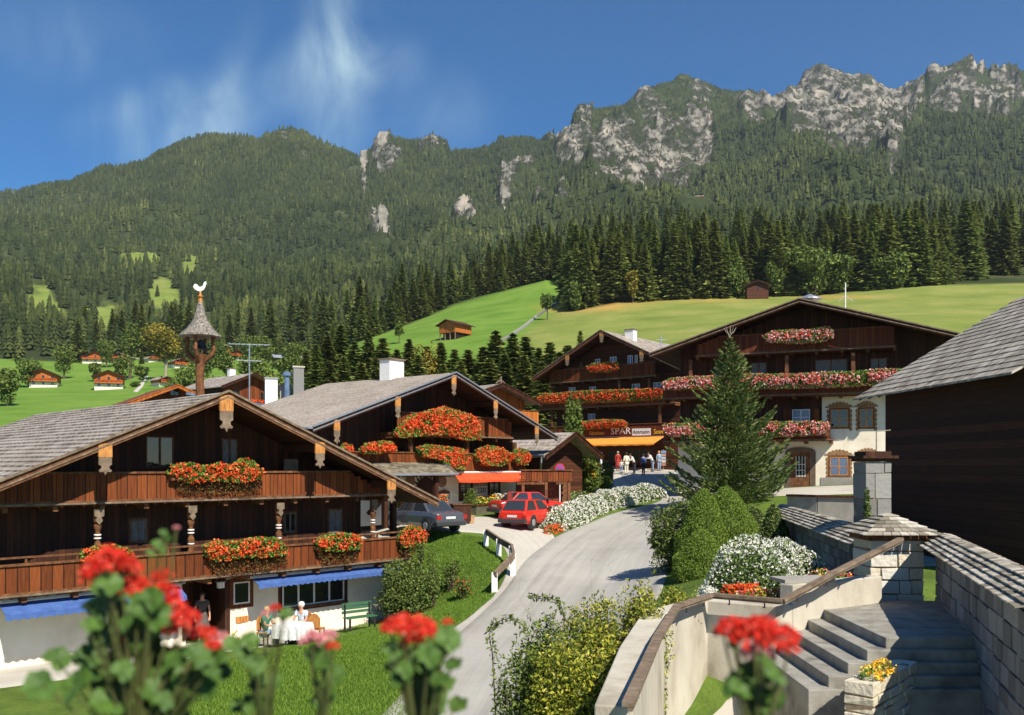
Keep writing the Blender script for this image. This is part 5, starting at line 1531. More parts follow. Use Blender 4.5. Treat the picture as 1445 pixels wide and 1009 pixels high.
def lumps(w, d, hh, k, seed):
    g = np.random.default_rng(seed)
    cs = [(0, 0, hh * .5, w * .42, d * .42, hh * .5)]
    for i in range(k):
        a = g.uniform(0, 6.28); r = g.uniform(.3, .62)
        s = g.uniform(.22, .38)
        cs.append((math.cos(a) * r * w / 2, math.sin(a) * r * d / 2, hh * g.uniform(.3, .85), w * s * .7, d * s * .7, hh * s * .7))
    return cs


def bush_px(name, label, cat, px0, px1, ptop, D, mat, n, lsz, base=None, group=None, k=7, depth=None, **kw):
    w = (px1 - px0) / F * D; cx = ((px0 + px1) / 2 - CX) / F * D
    z0 = H1(cx, D) if base is None else base
    hh = (HZ - ptop) / F * D - z0
    return bush(name, label, cat, (cx, D, z0), lumps(w, depth or w, hh, k, int(px0 * 7 + ptop)), n, lsz, mat, group, **kw)


def broad_tree(label, px, ptop, D, w, mat, n=2600, lsz=.5, group=None, trunk=M_BARK, name='broadleaf_tree', low=.3, base=None):
    x = (px - CX) / F * D; z0 = H1(x, D) if base is None else base; hh = (HZ - ptop) / F * D - z0
    t = thing(name, label, 'tree', (x, D, z0), 0, group)
    m = MB(); m.tube([(0, 0, -.4), (0.02 * hh, 0, hh * .3), (0, 0, hh * .7)], [hh * .028, hh * .02, hh * .008], 7)
    g = np.random.default_rng(int(px * 3 + ptop))
    cs = []
    for i in range(13):
        a = g.uniform(0, 6.28); r = g.uniform(.15, .8) * w / 2 * .75; zz = hh * g.uniform(low + .12, .9)
        r *= math.sin(math.pi * min(1, (1.08 - zz / hh) * 1.1 + .15))
        s = g.uniform(.14, .24)
        cs.append((math.cos(a) * r, math.sin(a) * r, zz, w * s, w * s, hh * s * .75))
        m.tube([(0, 0, hh * g.uniform(.2, .5)), (math.cos(a) * r * .8, math.sin(a) * r * .8, zz)], [hh * .010, hh * .004], 5)
    cs.append((0, 0, hh * .62, w * .28, w * .28, hh * .26))
    m.build('trunk', trunk, t)
    P = cloud(cs, n, .35, .55); V, Fc = leafs(P, lsz, .8); npmesh('crown', V, Fc, mat, t)
    return t


# spruces and broadleaf trees behind the village roofs
for i, (px, pt, D) in enumerate([(700, 466, 118), (724, 470, 112), (742, 476, 120), (622, 482, 128), (641, 492, 126), (577, 478, 142), (540, 478, 142), (560, 492, 132), (602, 488, 128), (520, 470, 150), (500, 482, 150), (481, 458, 162), (462, 474, 158), (446, 486, 150),
                                 (661, 494, 122), (681, 488, 118), (776, 482, 110), (760, 490, 112), (801, 488, 106), (712, 498, 108), (590, 500, 120), (790, 496, 100), (690, 506, 104), (740, 500, 104), (650, 508, 108), (530, 506, 122), (510, 512, 120), (485, 502, 128), (465, 508, 126), (550, 512, 118), (445, 510, 130), (625, 512, 112), (432, 496, 140), (765, 510, 98), (812, 500, 100)]):
    x = (px - CX) / F * D; z = H1(x, D)
    place_spruce(i % 4, (x, D, z - .3), (HZ - pt) / F * D - z, 'dark spruce standing close behind the village roofs below the meadow', 'spruces behind the village roofs', 1.95)
place_spruce(1, (at(819, 466, 112)[0], 112, H1(at(819, 466, 112)[0], 112) - .3), (HZ - 467) / F * 112 - H1(at(819, 466, 112)[0], 112), 'lone slim spruce top against the meadow left of the shop chalet gable', 'x', 1.1)
broad_tree('yellowish young tree among the spruces behind the white inn', 602, 486, 126, 4.5, M_AUTUMN, 1200, .4)
# hedge trees on the meadow
broad_tree('lone round bush tree on the meadow boundary wall', 772, 412, 285, 5.5, M_BROAD, 700, .7, name='meadow_tree')
broad_tree('small dark tree low on the meadow above the spruce tops', 698, 470, 205, 3, M_BROAD, 400, .6, name='meadow_tree')
broad_tree('pointed little tree at the left meadow slope below the barn', 563, 456, 275, 4, M_BROAD, 400, .7, name='meadow_tree')
# wood edge broadleaf trees at right
for px, pt, D, w, lb in ((1150, 345, 298, 22, 'large pale green broadleaf tree at the wood edge beyond the right roof'), (1180, 360, 300, 18, 'rounded green tree right of the largest broadleaf tree at the wood edge'), (1258, 352, 300, 22, 'wide spreading dark tree at the right end of the wood edge'), (1095, 372, 299, 10, 'grey green bush right of the small hut'), (1040, 372, 300, 11, 'bare greyish bush left of the small hut'),
                         (893, 385, 299, 6, 'yellowing sapling at the foot of the spruce wood'), (812, 395, 299, 8, 'round shrub at the left corner of the spruce wood')):
    broad_tree(lb, px, pt, D, w, M_AUTUMN if 'yellow' in lb else M_BROAD, 2600 if w > 15 else 1000, 1.0, low=.05)
# left valley trees
broad_tree('big maple with yellowing crown and pale trunks on the left hillside', 233, 452, 330, 19, M_AUTUMN, 3200, .9, trunk=M_BARK_PALE)
for i, (px, pt, D, w) in enumerate(((183, 455, 340, 12), (170, 500, 330, 9), (200, 515, 320, 8), (150, 480, 400, 11), (268, 520, 250, 14), (300, 530, 210, 14), (285, 500, 300, 14), (320, 500, 300, 9), (355, 500, 250, 10), (385, 520, 200, 11), (405, 500, 260, 14), (340, 545, 150, 7), (372, 470, 330, 16), (415, 480, 300, 16), (310, 470, 400, 16), (355, 475, 380, 16),
                                   (235, 545, 180, 6), (215, 556, 150, 4), (265, 556, 100, 5), (400, 535, 140, 9), (425, 520, 150, 9), (40, 500, 300, 12), (90, 480, 340, 14), (10, 520, 220, 10), (245, 533, 240, 6), (135, 512, 330, 6), (190, 540, 300, 4))):
    broad_tree('leafy green tree among the houses of the left valley side', px, pt, D, w, M_BROAD, 1500, .75, group='green trees of the left valley side', low=.1)
for i, (px, pt, D) in enumerate(((120, 430, 520), (136, 445, 480), (110, 450, 430), (200, 490, 420), (255, 470, 430), (270, 480, 420), (300, 488, 400), (330, 478, 430), (345, 484, 410), (390, 480, 400), (420, 470, 400), (436, 478, 380), (370, 490, 380), (400, 492, 360), (340, 535, 220), (455, 462, 360), (470, 455, 350), (490, 450, 345), (505, 455, 335), (523, 440, 345))):
    x = (px - CX) / F * D; z = H1(x, D)
    place_spruce(i % 4, (x, D, z - .3), (HZ - pt) / F * D - z, 'slender dark spruce on the left valley side above the houses', 'spruces of the left valley side', 1.2)
for i in range(42):        # front row of the meadow-edge wood
    px = 812 + i * 12.3 + random.uniform(-4, 4); D = 303 + random.uniform(-1, 9)
    if 1040 < px < 1095 and D < 309: D = 312
    x = (px - CX) / F * D; z = H1(x, D)
    place_spruce(i % 4, (x, D, z - .5), random.uniform(19, 27), 'tall dark spruce in the front row at the upper edge of the meadow', 'front row of meadow edge spruces', 1.25)
for i in range(26):
    px = 530 + i * 10.6 + random.uniform(-3, 3); D = float(np.interp(px, EDGE[:, 0], EDGE[:, 1])) + random.uniform(4, 14)
    x = (px - CX) / F * D; z = H1(x, D)
    place_spruce(i % 4, (x, D, z - .5), random.uniform(11, 19) + 4 * (px > 680), 'dark spruce along the crest behind the bright green meadow lobe', 'spruces along the meadow crest', 1.25)

# the young spruce in front of the right chalet
D = 46.5; x = (1030 - CX) / F * D; z = H1(x, D); hh = (HZ - 462) / F * D - z
t = thing('young_spruce', 'large young spruce with long pale leader standing before the right chalet', 'tree', (x, D, z))
trunk_mb(hh, .14, 8).build('trunk', M_BARK, t)
m = MB(); m.tube([(0, 0, hh * .9), (.02, 0, hh + .1)], [.035, .012], 5)
for i in range(5):
    a = i * 1.26; m.tube([(0, 0, hh * (.955 - .02 * (i % 2))), (math.cos(a) * .2, math.sin(a) * .2, hh * .975), (math.cos(a) * .33, math.sin(a) * .33, hh * 1.0)], [.03, .022, .01], 4)
m.build('leader_shoots', M_BARK_PALE, t)
def hero_spruce(h, r, seed):
    g = np.random.default_rng(seed); C = []; D_ = []; S = []
    nw = 34
    for i in range(nw):
        tt = i / (nw - 1); zz = h * (.03 + .90 * tt)
        n = int(9 - 3 * tt)
        a0 = g.uniform(0, 6.28)
        for k in range(n):
            a = a0 + 6.283 * k / n + g.normal() * .2
            Lb = r * min((1 - tt) ** 0.80 * 1.04 + .02, 1.0) * g.uniform(.62, 1.18)
            ns = max(4, int(Lb / .10))
            for s in range(ns):
                u = (s + .6) / ns
                rad = Lb * u
                zb = zz + Lb * (-.30 * u + .62 * u ** 2.2) * (.75 + .4 * tt)
                wd = .34 * Lb * math.sin(math.pi * min(.97, u * .82 + .12)) * (1 - .35 * u)
                for q in range(8):
                    off = g.uniform(-1, 1) * wd
                    x_ = math.cos(a) * rad - math.sin(a) * off; y_ = math.sin(a) * rad + math.cos(a) * off
                    C.append((x_, y_, zb - abs(off) * .15 + g.normal() * .03))
                    sg = 1 if off > 0 else -1
                    aa = a + sg * .65 * (1 - u * .5)
                    D_.append((math.cos(aa), math.sin(aa), .15 + .55 * u + g.normal() * .25)); S.append(g.uniform(.14, .27))
    C = np.array(C); D_ = np.array(D_); S = np.array(S); D_ /= np.linalg.norm(D_, axis=1)[:, None]
    U = np.cross(D_, g.normal(size=D_.shape)); U /= np.linalg.norm(U, axis=1)[:, None]
    a_ = C - D_ * S[:, None] * .5; b_ = C + D_ * S[:, None] * .6
    m1 = C + U * S[:, None] * .18; m2 = C - U * S[:, None] * .18
    return np.stack([a_, m1, b_, m2], 1).reshape(-1, 3), np.arange(len(C) * 4).reshape(-1, 4)
V, Fc = hero_spruce(hh, 3.35, 5)
npmesh('crown', V, Fc, M_HERO, t)

# clipped green conifers, juniper and yew right of the road
def cone_bush(label, px, ptop, D, w, base, mat, n=9000, name='conifer_shrub', lsz=.12):
    x = (px - CX) / F * D; hh = (HZ - ptop) / F * D - base
    t = thing(name, label, 'shrub', (x, D, base))
    trunk_mb(hh * .6, .08, 6).build('trunk', M_BARK, t)
    u = rng.uniform(0, 1, n) ** .7; a = rng.uniform(0, 6.283, n)
    prof = np.interp(u, [0, .12, .5, .85, 1], [.07, .34, .80, 1.0, .95])[:n] * w / 2
    lum = 1 + .16 * (2 * fbm(a * 1.9, u * 7, 91, 3) - 1)
    rr = prof * lum * rng.uniform(.82, 1.03, n)
    P = np.stack([np.cos(a) * rr, np.sin(a) * rr, hh * (1 - u) + rng.normal(size=n) * .03], 1)
    V, Fc = leafs(P, lsz, .55); npmesh('foliage', V, Fc, mat, t)
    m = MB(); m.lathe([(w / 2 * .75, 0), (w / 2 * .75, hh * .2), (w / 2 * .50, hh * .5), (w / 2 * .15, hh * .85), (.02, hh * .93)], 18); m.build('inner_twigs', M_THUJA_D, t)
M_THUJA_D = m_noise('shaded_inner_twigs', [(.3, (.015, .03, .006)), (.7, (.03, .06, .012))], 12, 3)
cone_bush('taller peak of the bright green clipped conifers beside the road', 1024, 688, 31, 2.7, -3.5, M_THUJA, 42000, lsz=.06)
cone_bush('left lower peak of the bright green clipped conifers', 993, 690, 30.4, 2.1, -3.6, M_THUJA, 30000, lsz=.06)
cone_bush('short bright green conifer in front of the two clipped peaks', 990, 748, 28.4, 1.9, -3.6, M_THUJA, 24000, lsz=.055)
cone_bush('small dark yew cone between the spruce and the shingled wall', 1092, 712, 30.5, 1.1, -3.0, M_HERO, 12000, lsz=.08)
cone_bush('dark yew below the spruce right of the bright conifers', 1062, 716, 33, 1.7, -3.0, M_HERO, 16000, lsz=.08)
x, D = (938 - CX) / F * 31.5, 31.5
bush('juniper', 'dark spreading juniper at the right edge of the road', 'shrub', (x + .3, D, -3.9), [(0, 0, 1.1, .9, 1.0, 1.2), (-.4, -.2, 1.9, .5, .6, .6), (.3, 0, 2.2, .6, .6, .6), (.4, -.4, .8, .7, .8, .9), (-.35, -.1, 1.3, .55, .6, .5), (.9, 0, 1.2, .7, .8, 1.1)], 9000, .15, M_SHRUB, aspect=.35, lump=.45, shell=.4)

# shrubs at the lower edge, between camera and road
for i, (px0, px1, pt, D, mt, lb) in enumerate(((860, 945, 838, 15.4, M_YELLOWGREEN, 'bright yellow green shrub beside the pale concrete wall'), (790, 885, 850, 15.0, M_YELLOWGREEN, 'yellow green shrub second from the concrete wall above the road edge'), (730, 830, 880, 14.2, M_BROAD, 'loose green shrub with arching twigs at the lower road edge'),
                                              (690, 770, 915, 13.2, M_BROAD, 'lowest dark green shrub at the bottom beside the asphalt'), (925, 985, 838, 17.0, M_YELLOWGREEN, 'small leafy shrub behind the corner of the concrete wall'), (760, 900, 905, 12.8, M_YELLOWGREEN, 'broad leafy shrub filling the bottom left of the concrete wall'))):
    x = ((px0 + px1) / 2 - CX) / F * D; z = H1(x, D); w = (px1 - px0) / F * D; hh = (HZ - pt) / F * D - z
    cs = lumps(w * 1.15, w, hh, 12, 50 + i)
    t = bush('leafy_shrub', lb, 'shrub', (x, D, z), cs, 13000 if w > .9 else 7000, .075, mt, aspect=.45, lump=.4, shell=.45, stems=9)
    Vb, Fb = [], []
    P = []
    for k in range(16):            # upright leafy shoots
        a = random.uniform(0, 6.28); r = random.uniform(.1, .5) * w; L_ = random.uniform(.12, .42); b0 = hh * random.uniform(.78, .98)
        lean = random.uniform(-.25, .25)
        for s in range(int(L_ / .022)):
            P.append((math.cos(a) * r + lean * s * .022 + random.uniform(-.035, .035), math.sin(a) * r + random.uniform(-.035, .035), b0 + s * .022))
    V, Fc = leafs(np.array(P), .07, .42)
    fo_ = [c for c in t.children if c.name.startswith('foliage')][0]; me_ = fo_.data
    V0 = np.zeros(len(me_.vertices) * 3, np.float32); me_.vertices.foreach_get('co', V0)
    V2, F2 = merge([(V0.reshape(-1, 3), np.arange(len(V0) // 3).reshape(-1, 4)), (V, Fc)])
    bpy.data.objects.remove(fo_); npmesh('foliage', V2, F2, mt, t)
# arching twigs
for lb, pts, D in (('long leafy twig arching over the asphalt at the bottom', [(695, 925), (690, 895), (700, 878), (718, 872), (735, 880), (745, 890)], 13.5), ('second arching twig reaching left over the road', [(795, 865), (790, 850), (775, 843), (758, 845), (748, 841)], 15)):
    pw = [Vector(at(a, b, D)) for a, b in pts]
    root = Vector((pw[0].x + .15, D, H1(pw[0].x + .15, D)))
    t = thing('arching_twig', lb, 'twig', root)
    loc = [Vector((0, 0, -.1))] + [q - root for q in pw]
    m = MB(); m.tube(loc, [.012] * 2 + [.008] * (len(loc) - 2), 5); m.build('stem', M_BARK, t)
    P = []
    for a, b in zip(loc[1:-1], loc[2:]):
        for k in range(34): q = a.lerp(b, random.random()); P.append((q.x + random.uniform(-.06, .06), q.y + random.uniform(-.06, .06), q.z + random.uniform(-.06, .06)))
    V, Fc = leafs(np.array(P), .075, .42); npmesh('foliage', V, Fc, M_BROAD, t)

# lawn shrub by the near chalet and weeds
bush_px('round_shrub', 'dense dark round shrub at the right corner of the near chalet', 'shrub', 528, 622, 792, 33.2, M_SHRUB, 12000, .10, base=-5.9, k=9)
for i, (a, b, pt, D, lb) in enumerate(((600, 622, 772, 34.4, 'tall thin weed stalks left on the grass bank'), (622, 650, 790, 35, 'loose tall weeds behind the round shrub'), (560, 590, 765, 37, 'weedy bush under the corner geranium box'), (640, 668, 815, 33.5, 'low weeds with a few red blooms near the road'), (585, 602, 748, 38.2, 'leggy weeds by the rear wheel of the grey car'))):
    bush_px('weeds', lb, 'plant', a, b, pt, D, M_SHRUB, 1100, .075, k=6, shell=.1, lump=.6, flowers=(M_FLOWER, 40, .04) if 'red' in lb else None)

# ---- flower beds and hedges
def strip_plants(name, label, cat, line, wid, hh, n, lsz, mat, fl=None, nf=0, fr=.04, base=None):
    """a mound of plants along a ground line [(x,y),...]"""
    L_ = resample(line, 40); t0 = L_[0]; z0 = H1(*t0) if base is None else base
    t = thing(name, label, cat, (t0[0], t0[1], z0))
    def pts(n, sh):
        i = rng.uniform(0, 38.99, n); k = i.astype(int); f = (i - k)[:, None]; c = L_[k] * (1 - f) + L_[k + 1] * f
        d = L_[k + 1] - L_[k]; d /= np.linalg.norm(d, axis=1)[:, None]; nn = np.stack([-d[:, 1], d[:, 0]], 1)
        a = rng.uniform(0, math.pi, n); r = rng.uniform(sh, 1, n) * (1 + .3 * (2 * fbm(c[:, 0] * 1.6, c[:, 1] * 1.6 + a, 19, 3) - 1))
        end = np.minimum(1, np.minimum(i, 39 - i) / 2.5) ** .5
        p = c + nn * (np.cos(a) * r * wid / 2 * end)[:, None]
        zb = height(p[:, 0], p[:, 1]) if base is None else np.full(n, base)
        return np.stack([p[:, 0] - t0[0], p[:, 1] - t0[1], zb + np.sin(a) * r * hh * end - z0], 1)
    V, Fc = leafs(pts(n, .45), lsz, .6); npmesh('foliage', V, Fc, mat, t)
    if fl: V, Fc = heads(pts(nf, .95), fr, 5); npmesh('blossom', V, Fc, fl, t)
    return t

M_DAISYLEAF = m_island('grey_green_leaves', [(0, (.06, .10, .025)), (.6, (.13, .19, .05)), (1, (.24, .30, .12))], .7, .2)
strip_plants('white_flower_hedge', 'long low hedge of white flowers curving along the road edge', 'hedge', G([(773, 749), (800, 738), (835, 722), (880, 710), (930, 703)]) + [(9.6, 57)], 2.0, .95, 17000, .11, M_DAISYLEAF, M_FLOWER_W, 3600, .055)
strip_plants('flower_bed', 'small clump of orange blooms at the lower tip of the white hedge', 'flower bed', G([(772, 755), (785, 750), (800, 745)]), .5, .35, 500, .1, M_LEAF, M_FLOWER, 260, .05)
strip_plants('daisy_mound', 'big mound of white daisies in the raised bed above the concrete wall', 'flower bed', [(4.6, 18.1), (5.2, 19.3), (6.0, 20.4), (7.0, 21.0)], 1.9, 1.15, 15000, .07, M_DAISYLEAF, M_FLOWER_W, 2300, .030, base=-2.85)
strip_plants('flower_bed', 'scarlet and yellow bedding flowers just behind the wooden handrail', 'flower bed', [(4.3, 17.4), (4.9, 17.3), (5.4, 17.4), (5.8, 17.6)], .6, .38, 2600, .055, M_YELLOWGREEN, M_FLOWER_MIX, 520, .028, base=-2.8)
strip_plants('flower_bed', 'patch of deep red flowers in front of the white daisies', 'flower bed', [(4.2, 17.7), (4.6, 17.75), (5.0, 17.9)], .35, .42, 500, .055, M_LEAF, M_FLOWER, 420, .035, base=-2.75)
strip_plants('silver_plant', 'pale silver leaved plant at the left foot of the daisy mound', 'plant', [(3.85, 17.8), (4.1, 17.9)], .4, .3, 700, .06, M_FLOWER_W, base=-2.72)
strip_plants('flower_bed', 'mixed red and green bedding beside the shaded stone wall', 'flower bed', [(6.2, 18.3), (6.7, 18.6), (7.2, 18.8)], .5, .45, 1500, .06, M_LEAF, M_FLOWER_MIX, 160, .03, base=-2.65)
# rockery at the gate house
strip_plants('rockery_plants', 'grey green rockery bush below the no stopping sign', 'plant', [(3.0, 50.2), (4.2, 51.6)], 2.0, 1.2, 2200, .12, M_DAISYLEAF)
strip_plants('rockery_plants', 'yellow flowering rockery patch in the middle of the little garden', 'plant', [(4.6, 53.5), (5.6, 55.0)], 1.2, .7, 1400, .1, M_YELLOWGREEN, M_FLOWER_Y, 150, .06)
strip_plants('rockery_plants', 'patch of red flowers on the little garden lawn', 'plant', [(5.6, 53.6), (6.6, 54.6)], .9, .5, 700, .1, M_LEAF, M_FLOWER, 260, .07)
bush_px('sunflower_bush', 'sunflowers and leafy bushes beside the small gate house', 'bush', 810, 850, 638, 60, M_BROAD, 4500, .18, k=8, flowers=(M_FLOWER_Y, 26, .2, .6))
bush_px('leafy_bush', 'round green bush right of the sunflowers at the shop forecourt', 'bush', 840, 868, 652, 61, M_BROAD, 2600, .16, k=6)
strip_plants('garden_bed', 'bright strip of flowers along the front kerb of the near terrace', 'flower bed', G([(392, 880), (430, 872), (470, 868)]), .5, .5, 1500, .07, M_LEAF, M_FLOWER_MIX, 330, .04)
strip_plants('garden_bed', 'low reddish plants by the kerb at the right part of the terrace', 'flower bed', G([(486, 872), (505, 866), (525, 862)]), .5, .7, 1200, .07, M_SHRUB, M_FLOWER_MIX, 120, .04)
strip_plants('garden_bed', 'small yellow and red border plants beside the chalet doorway', 'flower bed', G([(325, 905), (345, 900)]), .4, .5, 600, .07, M_LEAF, M_FLOWER_Y, 70, .04)
strip_plants('ivy_tuft', 'single bright green fern tuft at the foot of the lit stone pillar', 'plant', [(7.25, 18.1), (7.35, 18.1)], .25, .38, 300, .09, M_LEAF, base=-2.75)

# grass: blades on the near lawns
M_GRASS = m_island('grass_blades', [(0, (.06, .12, .012)), (.5, (.13, .23, .025)), (1, (.22, .33, .05))], .7, .2, .2)
def grass(label, poly, n, s=.09):
    n = int(n * 1.6); s = s * .62; q = sample_poly(poly, n); z = height(q[:, 0], q[:, 1])
    a = rng.uniform(0, 6.28, n); hgt = s * rng.uniform(.5, 1.5, n)
    lean = rng.normal(size=(n, 2)) * s * .35
    b = np.stack([q[:, 0], q[:, 1], z - .01], 1); w = .014
    dx = np.stack([np.cos(a) * w, np.sin(a) * w, np.zeros(n)], 1)
    V = np.stack([b - dx, b + dx, b + np.concatenate([lean, hgt[:, None]], 1)], 1).reshape(-1, 3)
    tag(npmesh('lawn_grass', V, np.arange(n * 3).reshape(-1, 3), M_GRASS), label, 'grass', kind='stuff')
grass('short green grass on the bank between chalet and road', G([(560, 757), (690, 760), (712, 800), (695, 845), (660, 872), (600, 905), (540, 925), (380, 925), (420, 905), (520, 878), (560, 860)]) , 60000, .11)

grass('longer grass at the foot of the bank by the road', G([(250, 940), (400, 925), (600, 905), (640, 915), (600, 990), (560, 1040), (200, 1040)]), 45000, .12)
# terrace kerb
m = MB(); pts = G([(320, 920), (380, 902), (430, 892), (500, 880), (545, 874)])
for a, b in zip(pts, pts[1:]): m.bar((a[0], a[1], H1(*a) + .04), (b[0], b[1], H1(*b) + .04), .28, .14)
k_ = m.build('terrace_kerb', M_CONCRETE, None, bevel=.02); k_['kind'] = 'structure'


# ------------------------------------------------------------------ walls, stairs and barn at the right
def stone_mat(name, stops):
    return m_noise(name, stops, 3.0, 6, 0.9, 0.7, 14, dist=0.03)
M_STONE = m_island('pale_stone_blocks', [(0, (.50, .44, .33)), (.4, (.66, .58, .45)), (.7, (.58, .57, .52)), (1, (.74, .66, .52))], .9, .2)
def add_rough(m, amt=.5):
    nt = m.node_tree; b = nt.nodes['Principled BSDF']; n = nt.nodes.new('ShaderNodeTexNoise'); n.inputs['Scale'].default_value = 9; n.inputs['Detail'].default_value = 8
    tc = nt.nodes.new('ShaderNodeTexCoord'); nt.links.new(tc.outputs['Object'], n.inputs['Vector'])
    bp = nt.nodes.new('ShaderNodeBump'); bp.inputs['Strength'].default_value = amt; bp.inputs['Distance'].default_value = .05
    nt.links.new(n.outputs['Fac'], bp.inputs['Height']); nt.links.new(bp.outputs['Normal'], b.inputs['Normal'])
add_rough(M_STONE, .8)
M_MORTAR = m_noise('dark_mortar', [(.3, (.16, .11, .07)), (.7, (.32, .24, .16))], 8, 4)
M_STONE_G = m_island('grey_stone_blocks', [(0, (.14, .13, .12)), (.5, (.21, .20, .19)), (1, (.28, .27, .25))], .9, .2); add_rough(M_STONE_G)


def stone_block_wall(parent, a, b, z0, z1, th, mat=None, course=.3, name='stonework'):
    """coursed blocks between plan points a and b (both faces)"""
    mat = mat or M_STONE
    a = Vector((a[0], a[1], 0)); b = Vector((b[0], b[1], 0)); d = (b - a); L_ = d.length; d.normalize(); n = Vector((d.y, -d.x, 0))
    M = Matrix(((d.x, -n.x, 0, a.x), (d.y, -n.y, 0, a.y), (0, 0, 1, 0), (0, 0, 0, 1)))
    m = MB(); z = z0
    while z < z1 - .03:
        hh = min(course * random.uniform(.75, 1.3), z1 - z)
        if z1 - z - hh < .1: hh = z1 - z
        x = 0
        while x < L_ - .01:
            w = min(random.uniform(.22, .62), L_ - x)
            if L_ - x - w < .12: w = L_ - x
            j = lambda: random.uniform(-.014, .014)
            o = random.uniform(0, .025); g = .012
            x0, x1, za, zb = x + g, x + w - g, z + g, z + hh - g
            vs = [(x0 + j(), -o, za + j()), (x1 + j(), -o, za + j()), (x1 + j(), th + o, za), (x0 + j(), th + o, za), (x0 + j(), -o, zb + j()), (x1 + j(), -o, zb + j()), (x1 + j(), th + o, zb), (x0 + j(), th + o, zb)]
            m.add(vs, [(0, 3, 2, 1), (4, 5, 6, 7), (0, 1, 5, 4), (1, 2, 6, 5), (2, 3, 7, 6), (3, 0, 4, 7)], M)
            x += w
        z += hh
    o = m.build(name, mat, parent, bevel=.012)
    m = MB(); m.box(.02, L_ - .02, .02, th - .02, z0, z1 - .02, M); m.build('mortar', M_MORTAR, o)
    return o


def plank_roof(m, a, b, z, half, rise, n=7):
    """little saddle roof of thin boards along plan line a-b: rows of shingles stepping down both sides"""
    a = Vector((a[0], a[1], 0)); b = Vector((b[0], b[1], 0)); d = (b - a); L_ = d.length; d.normalize(); nr = Vector((d.y, -d.x, 0))
    for sg in (-1, 1):
        for i in range(n):
            r0 = half * i / n; r1 = half * (i + 1) / n + .03
            za = z + rise * (1 - i / n); zb = z + rise * (1 - (i + 1) / n) + .022
            cols = max(1, int(L_ / .17))
            for c in range(cols):
                s0 = L_ * c / cols + .004; s1 = L_ * (c + 1) / cols - .004; jj = random.uniform(0, .012)
                P = [a + d * s0 + nr * sg * r0, a + d * s1 + nr * sg * r0, a + d * s1 + nr * sg * (r1 + jj), a + d * s0 + nr * sg * (r1 + jj)]
                Z = [za, za, zb + jj, zb + jj]
                vs = [(p.x, p.y, q) for p, q in zip(P, Z)] + [(p.x, p.y, q - .022) for p, q in zip(P, Z)]
                m.add(vs, [(0, 1, 2, 3), (7, 6, 5, 4), (0, 4, 5, 1), (1, 5, 6, 2), (2, 6, 7, 3), (3, 7, 4, 0)])


M_SH_ISL = m_island('weathered_shingles', [(0, (.14, .12, .09)), (.4, (.26, .23, .18)), (.8, (.42, .38, .31)), (1, (.52, .48, .41))], .9, .2); add_rough(M_SH_ISL, .3)
# covered churchyard wall running away from us
A = (8.1, 19.9); B = (10.3, 34.5)
t = thing('covered_wall', 'long rubble wall under a narrow shingle roof, running back from the stone pillar', 'wall')
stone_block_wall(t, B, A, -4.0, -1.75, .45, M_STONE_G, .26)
m = MB(); plank_roof(m, (A[0] + .22, A[1]), (B[0] + .22, B[1]), -1.80, .62, .34, 6); m.build('shingle_roof', M_SH_ISL, t)
# lit pillar with pyramid cap
px0, px1 = 7.5, 8.75; yp = 18.6
t = thing('stone_pillar', 'sunlit pale block pillar with a four sided shingle cap beside the stairs', 'pillar')
stone_block_wall(t, (px0 + .02, yp), (px1 - .1, yp), -3.9, -1.42, .95, M_STONE, .27)
def pyramid_cap(parent, cx, cy, z, hw, rise, n=6, mat=None):
    m = MB()
    for i in range(n):
        r0 = hw * (i) / n; r1 = hw * (i + 1) / n + .03; za = z + rise * (1 - i / n); zb = z + rise * (1 - (i + 1) / n) + .02
        for q in range(4):
            Mx = Matrix.Translation((cx, cy, 0)) @ Matrix.Rotation(q * math.pi / 2, 4, 'Z')
            nc = max(1, int(2 * r1 / .17))
            for c in range(nc):
                f0, f1 = -1 + 2 * c / nc + .01, -1 + 2 * (c + 1) / nc - .01; jj = random.uniform(0, .015)
                vs = [(f0 * r0, -r0, za), (f1 * r0, -r0, za), (f1 * r1, -r1 - jj, zb), (f0 * r1, -r1 - jj, zb)]
                vs += [(x, y, z_ - .02) for x, y, z_ in vs]
                m.add(vs, [(0, 3, 2, 1), (4, 5, 6, 7), (0, 1, 5, 4), (1, 2, 6, 5), (2, 3, 7, 6), (3, 0, 4, 7)], Mx)
    return m.build('shingle_cap', mat or M_SH_ISL, parent)
pyramid_cap(t, (px0 + px1) / 2 - .03, yp + .47, -1.42, .82, .42, 6)
m = MB(); m.box(px0 - .04, px1 - .04, yp - .06, yp + 1.0, -1.56, -1.425); m.build('timber_plate', M_BEAM, t)
# shaded wall at the right edge
t = thing('side_wall', 'dark shaded rubble wall with shingle coping at the far right of the stairs', 'wall')
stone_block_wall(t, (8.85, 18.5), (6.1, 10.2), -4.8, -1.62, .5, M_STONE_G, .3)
m = MB(); plank_roof(m, (9.08, 18.6), (6.33, 10.1), -1.65, .5, .25, 5); m.build('shingle_coping', M_SH_ISL, t)
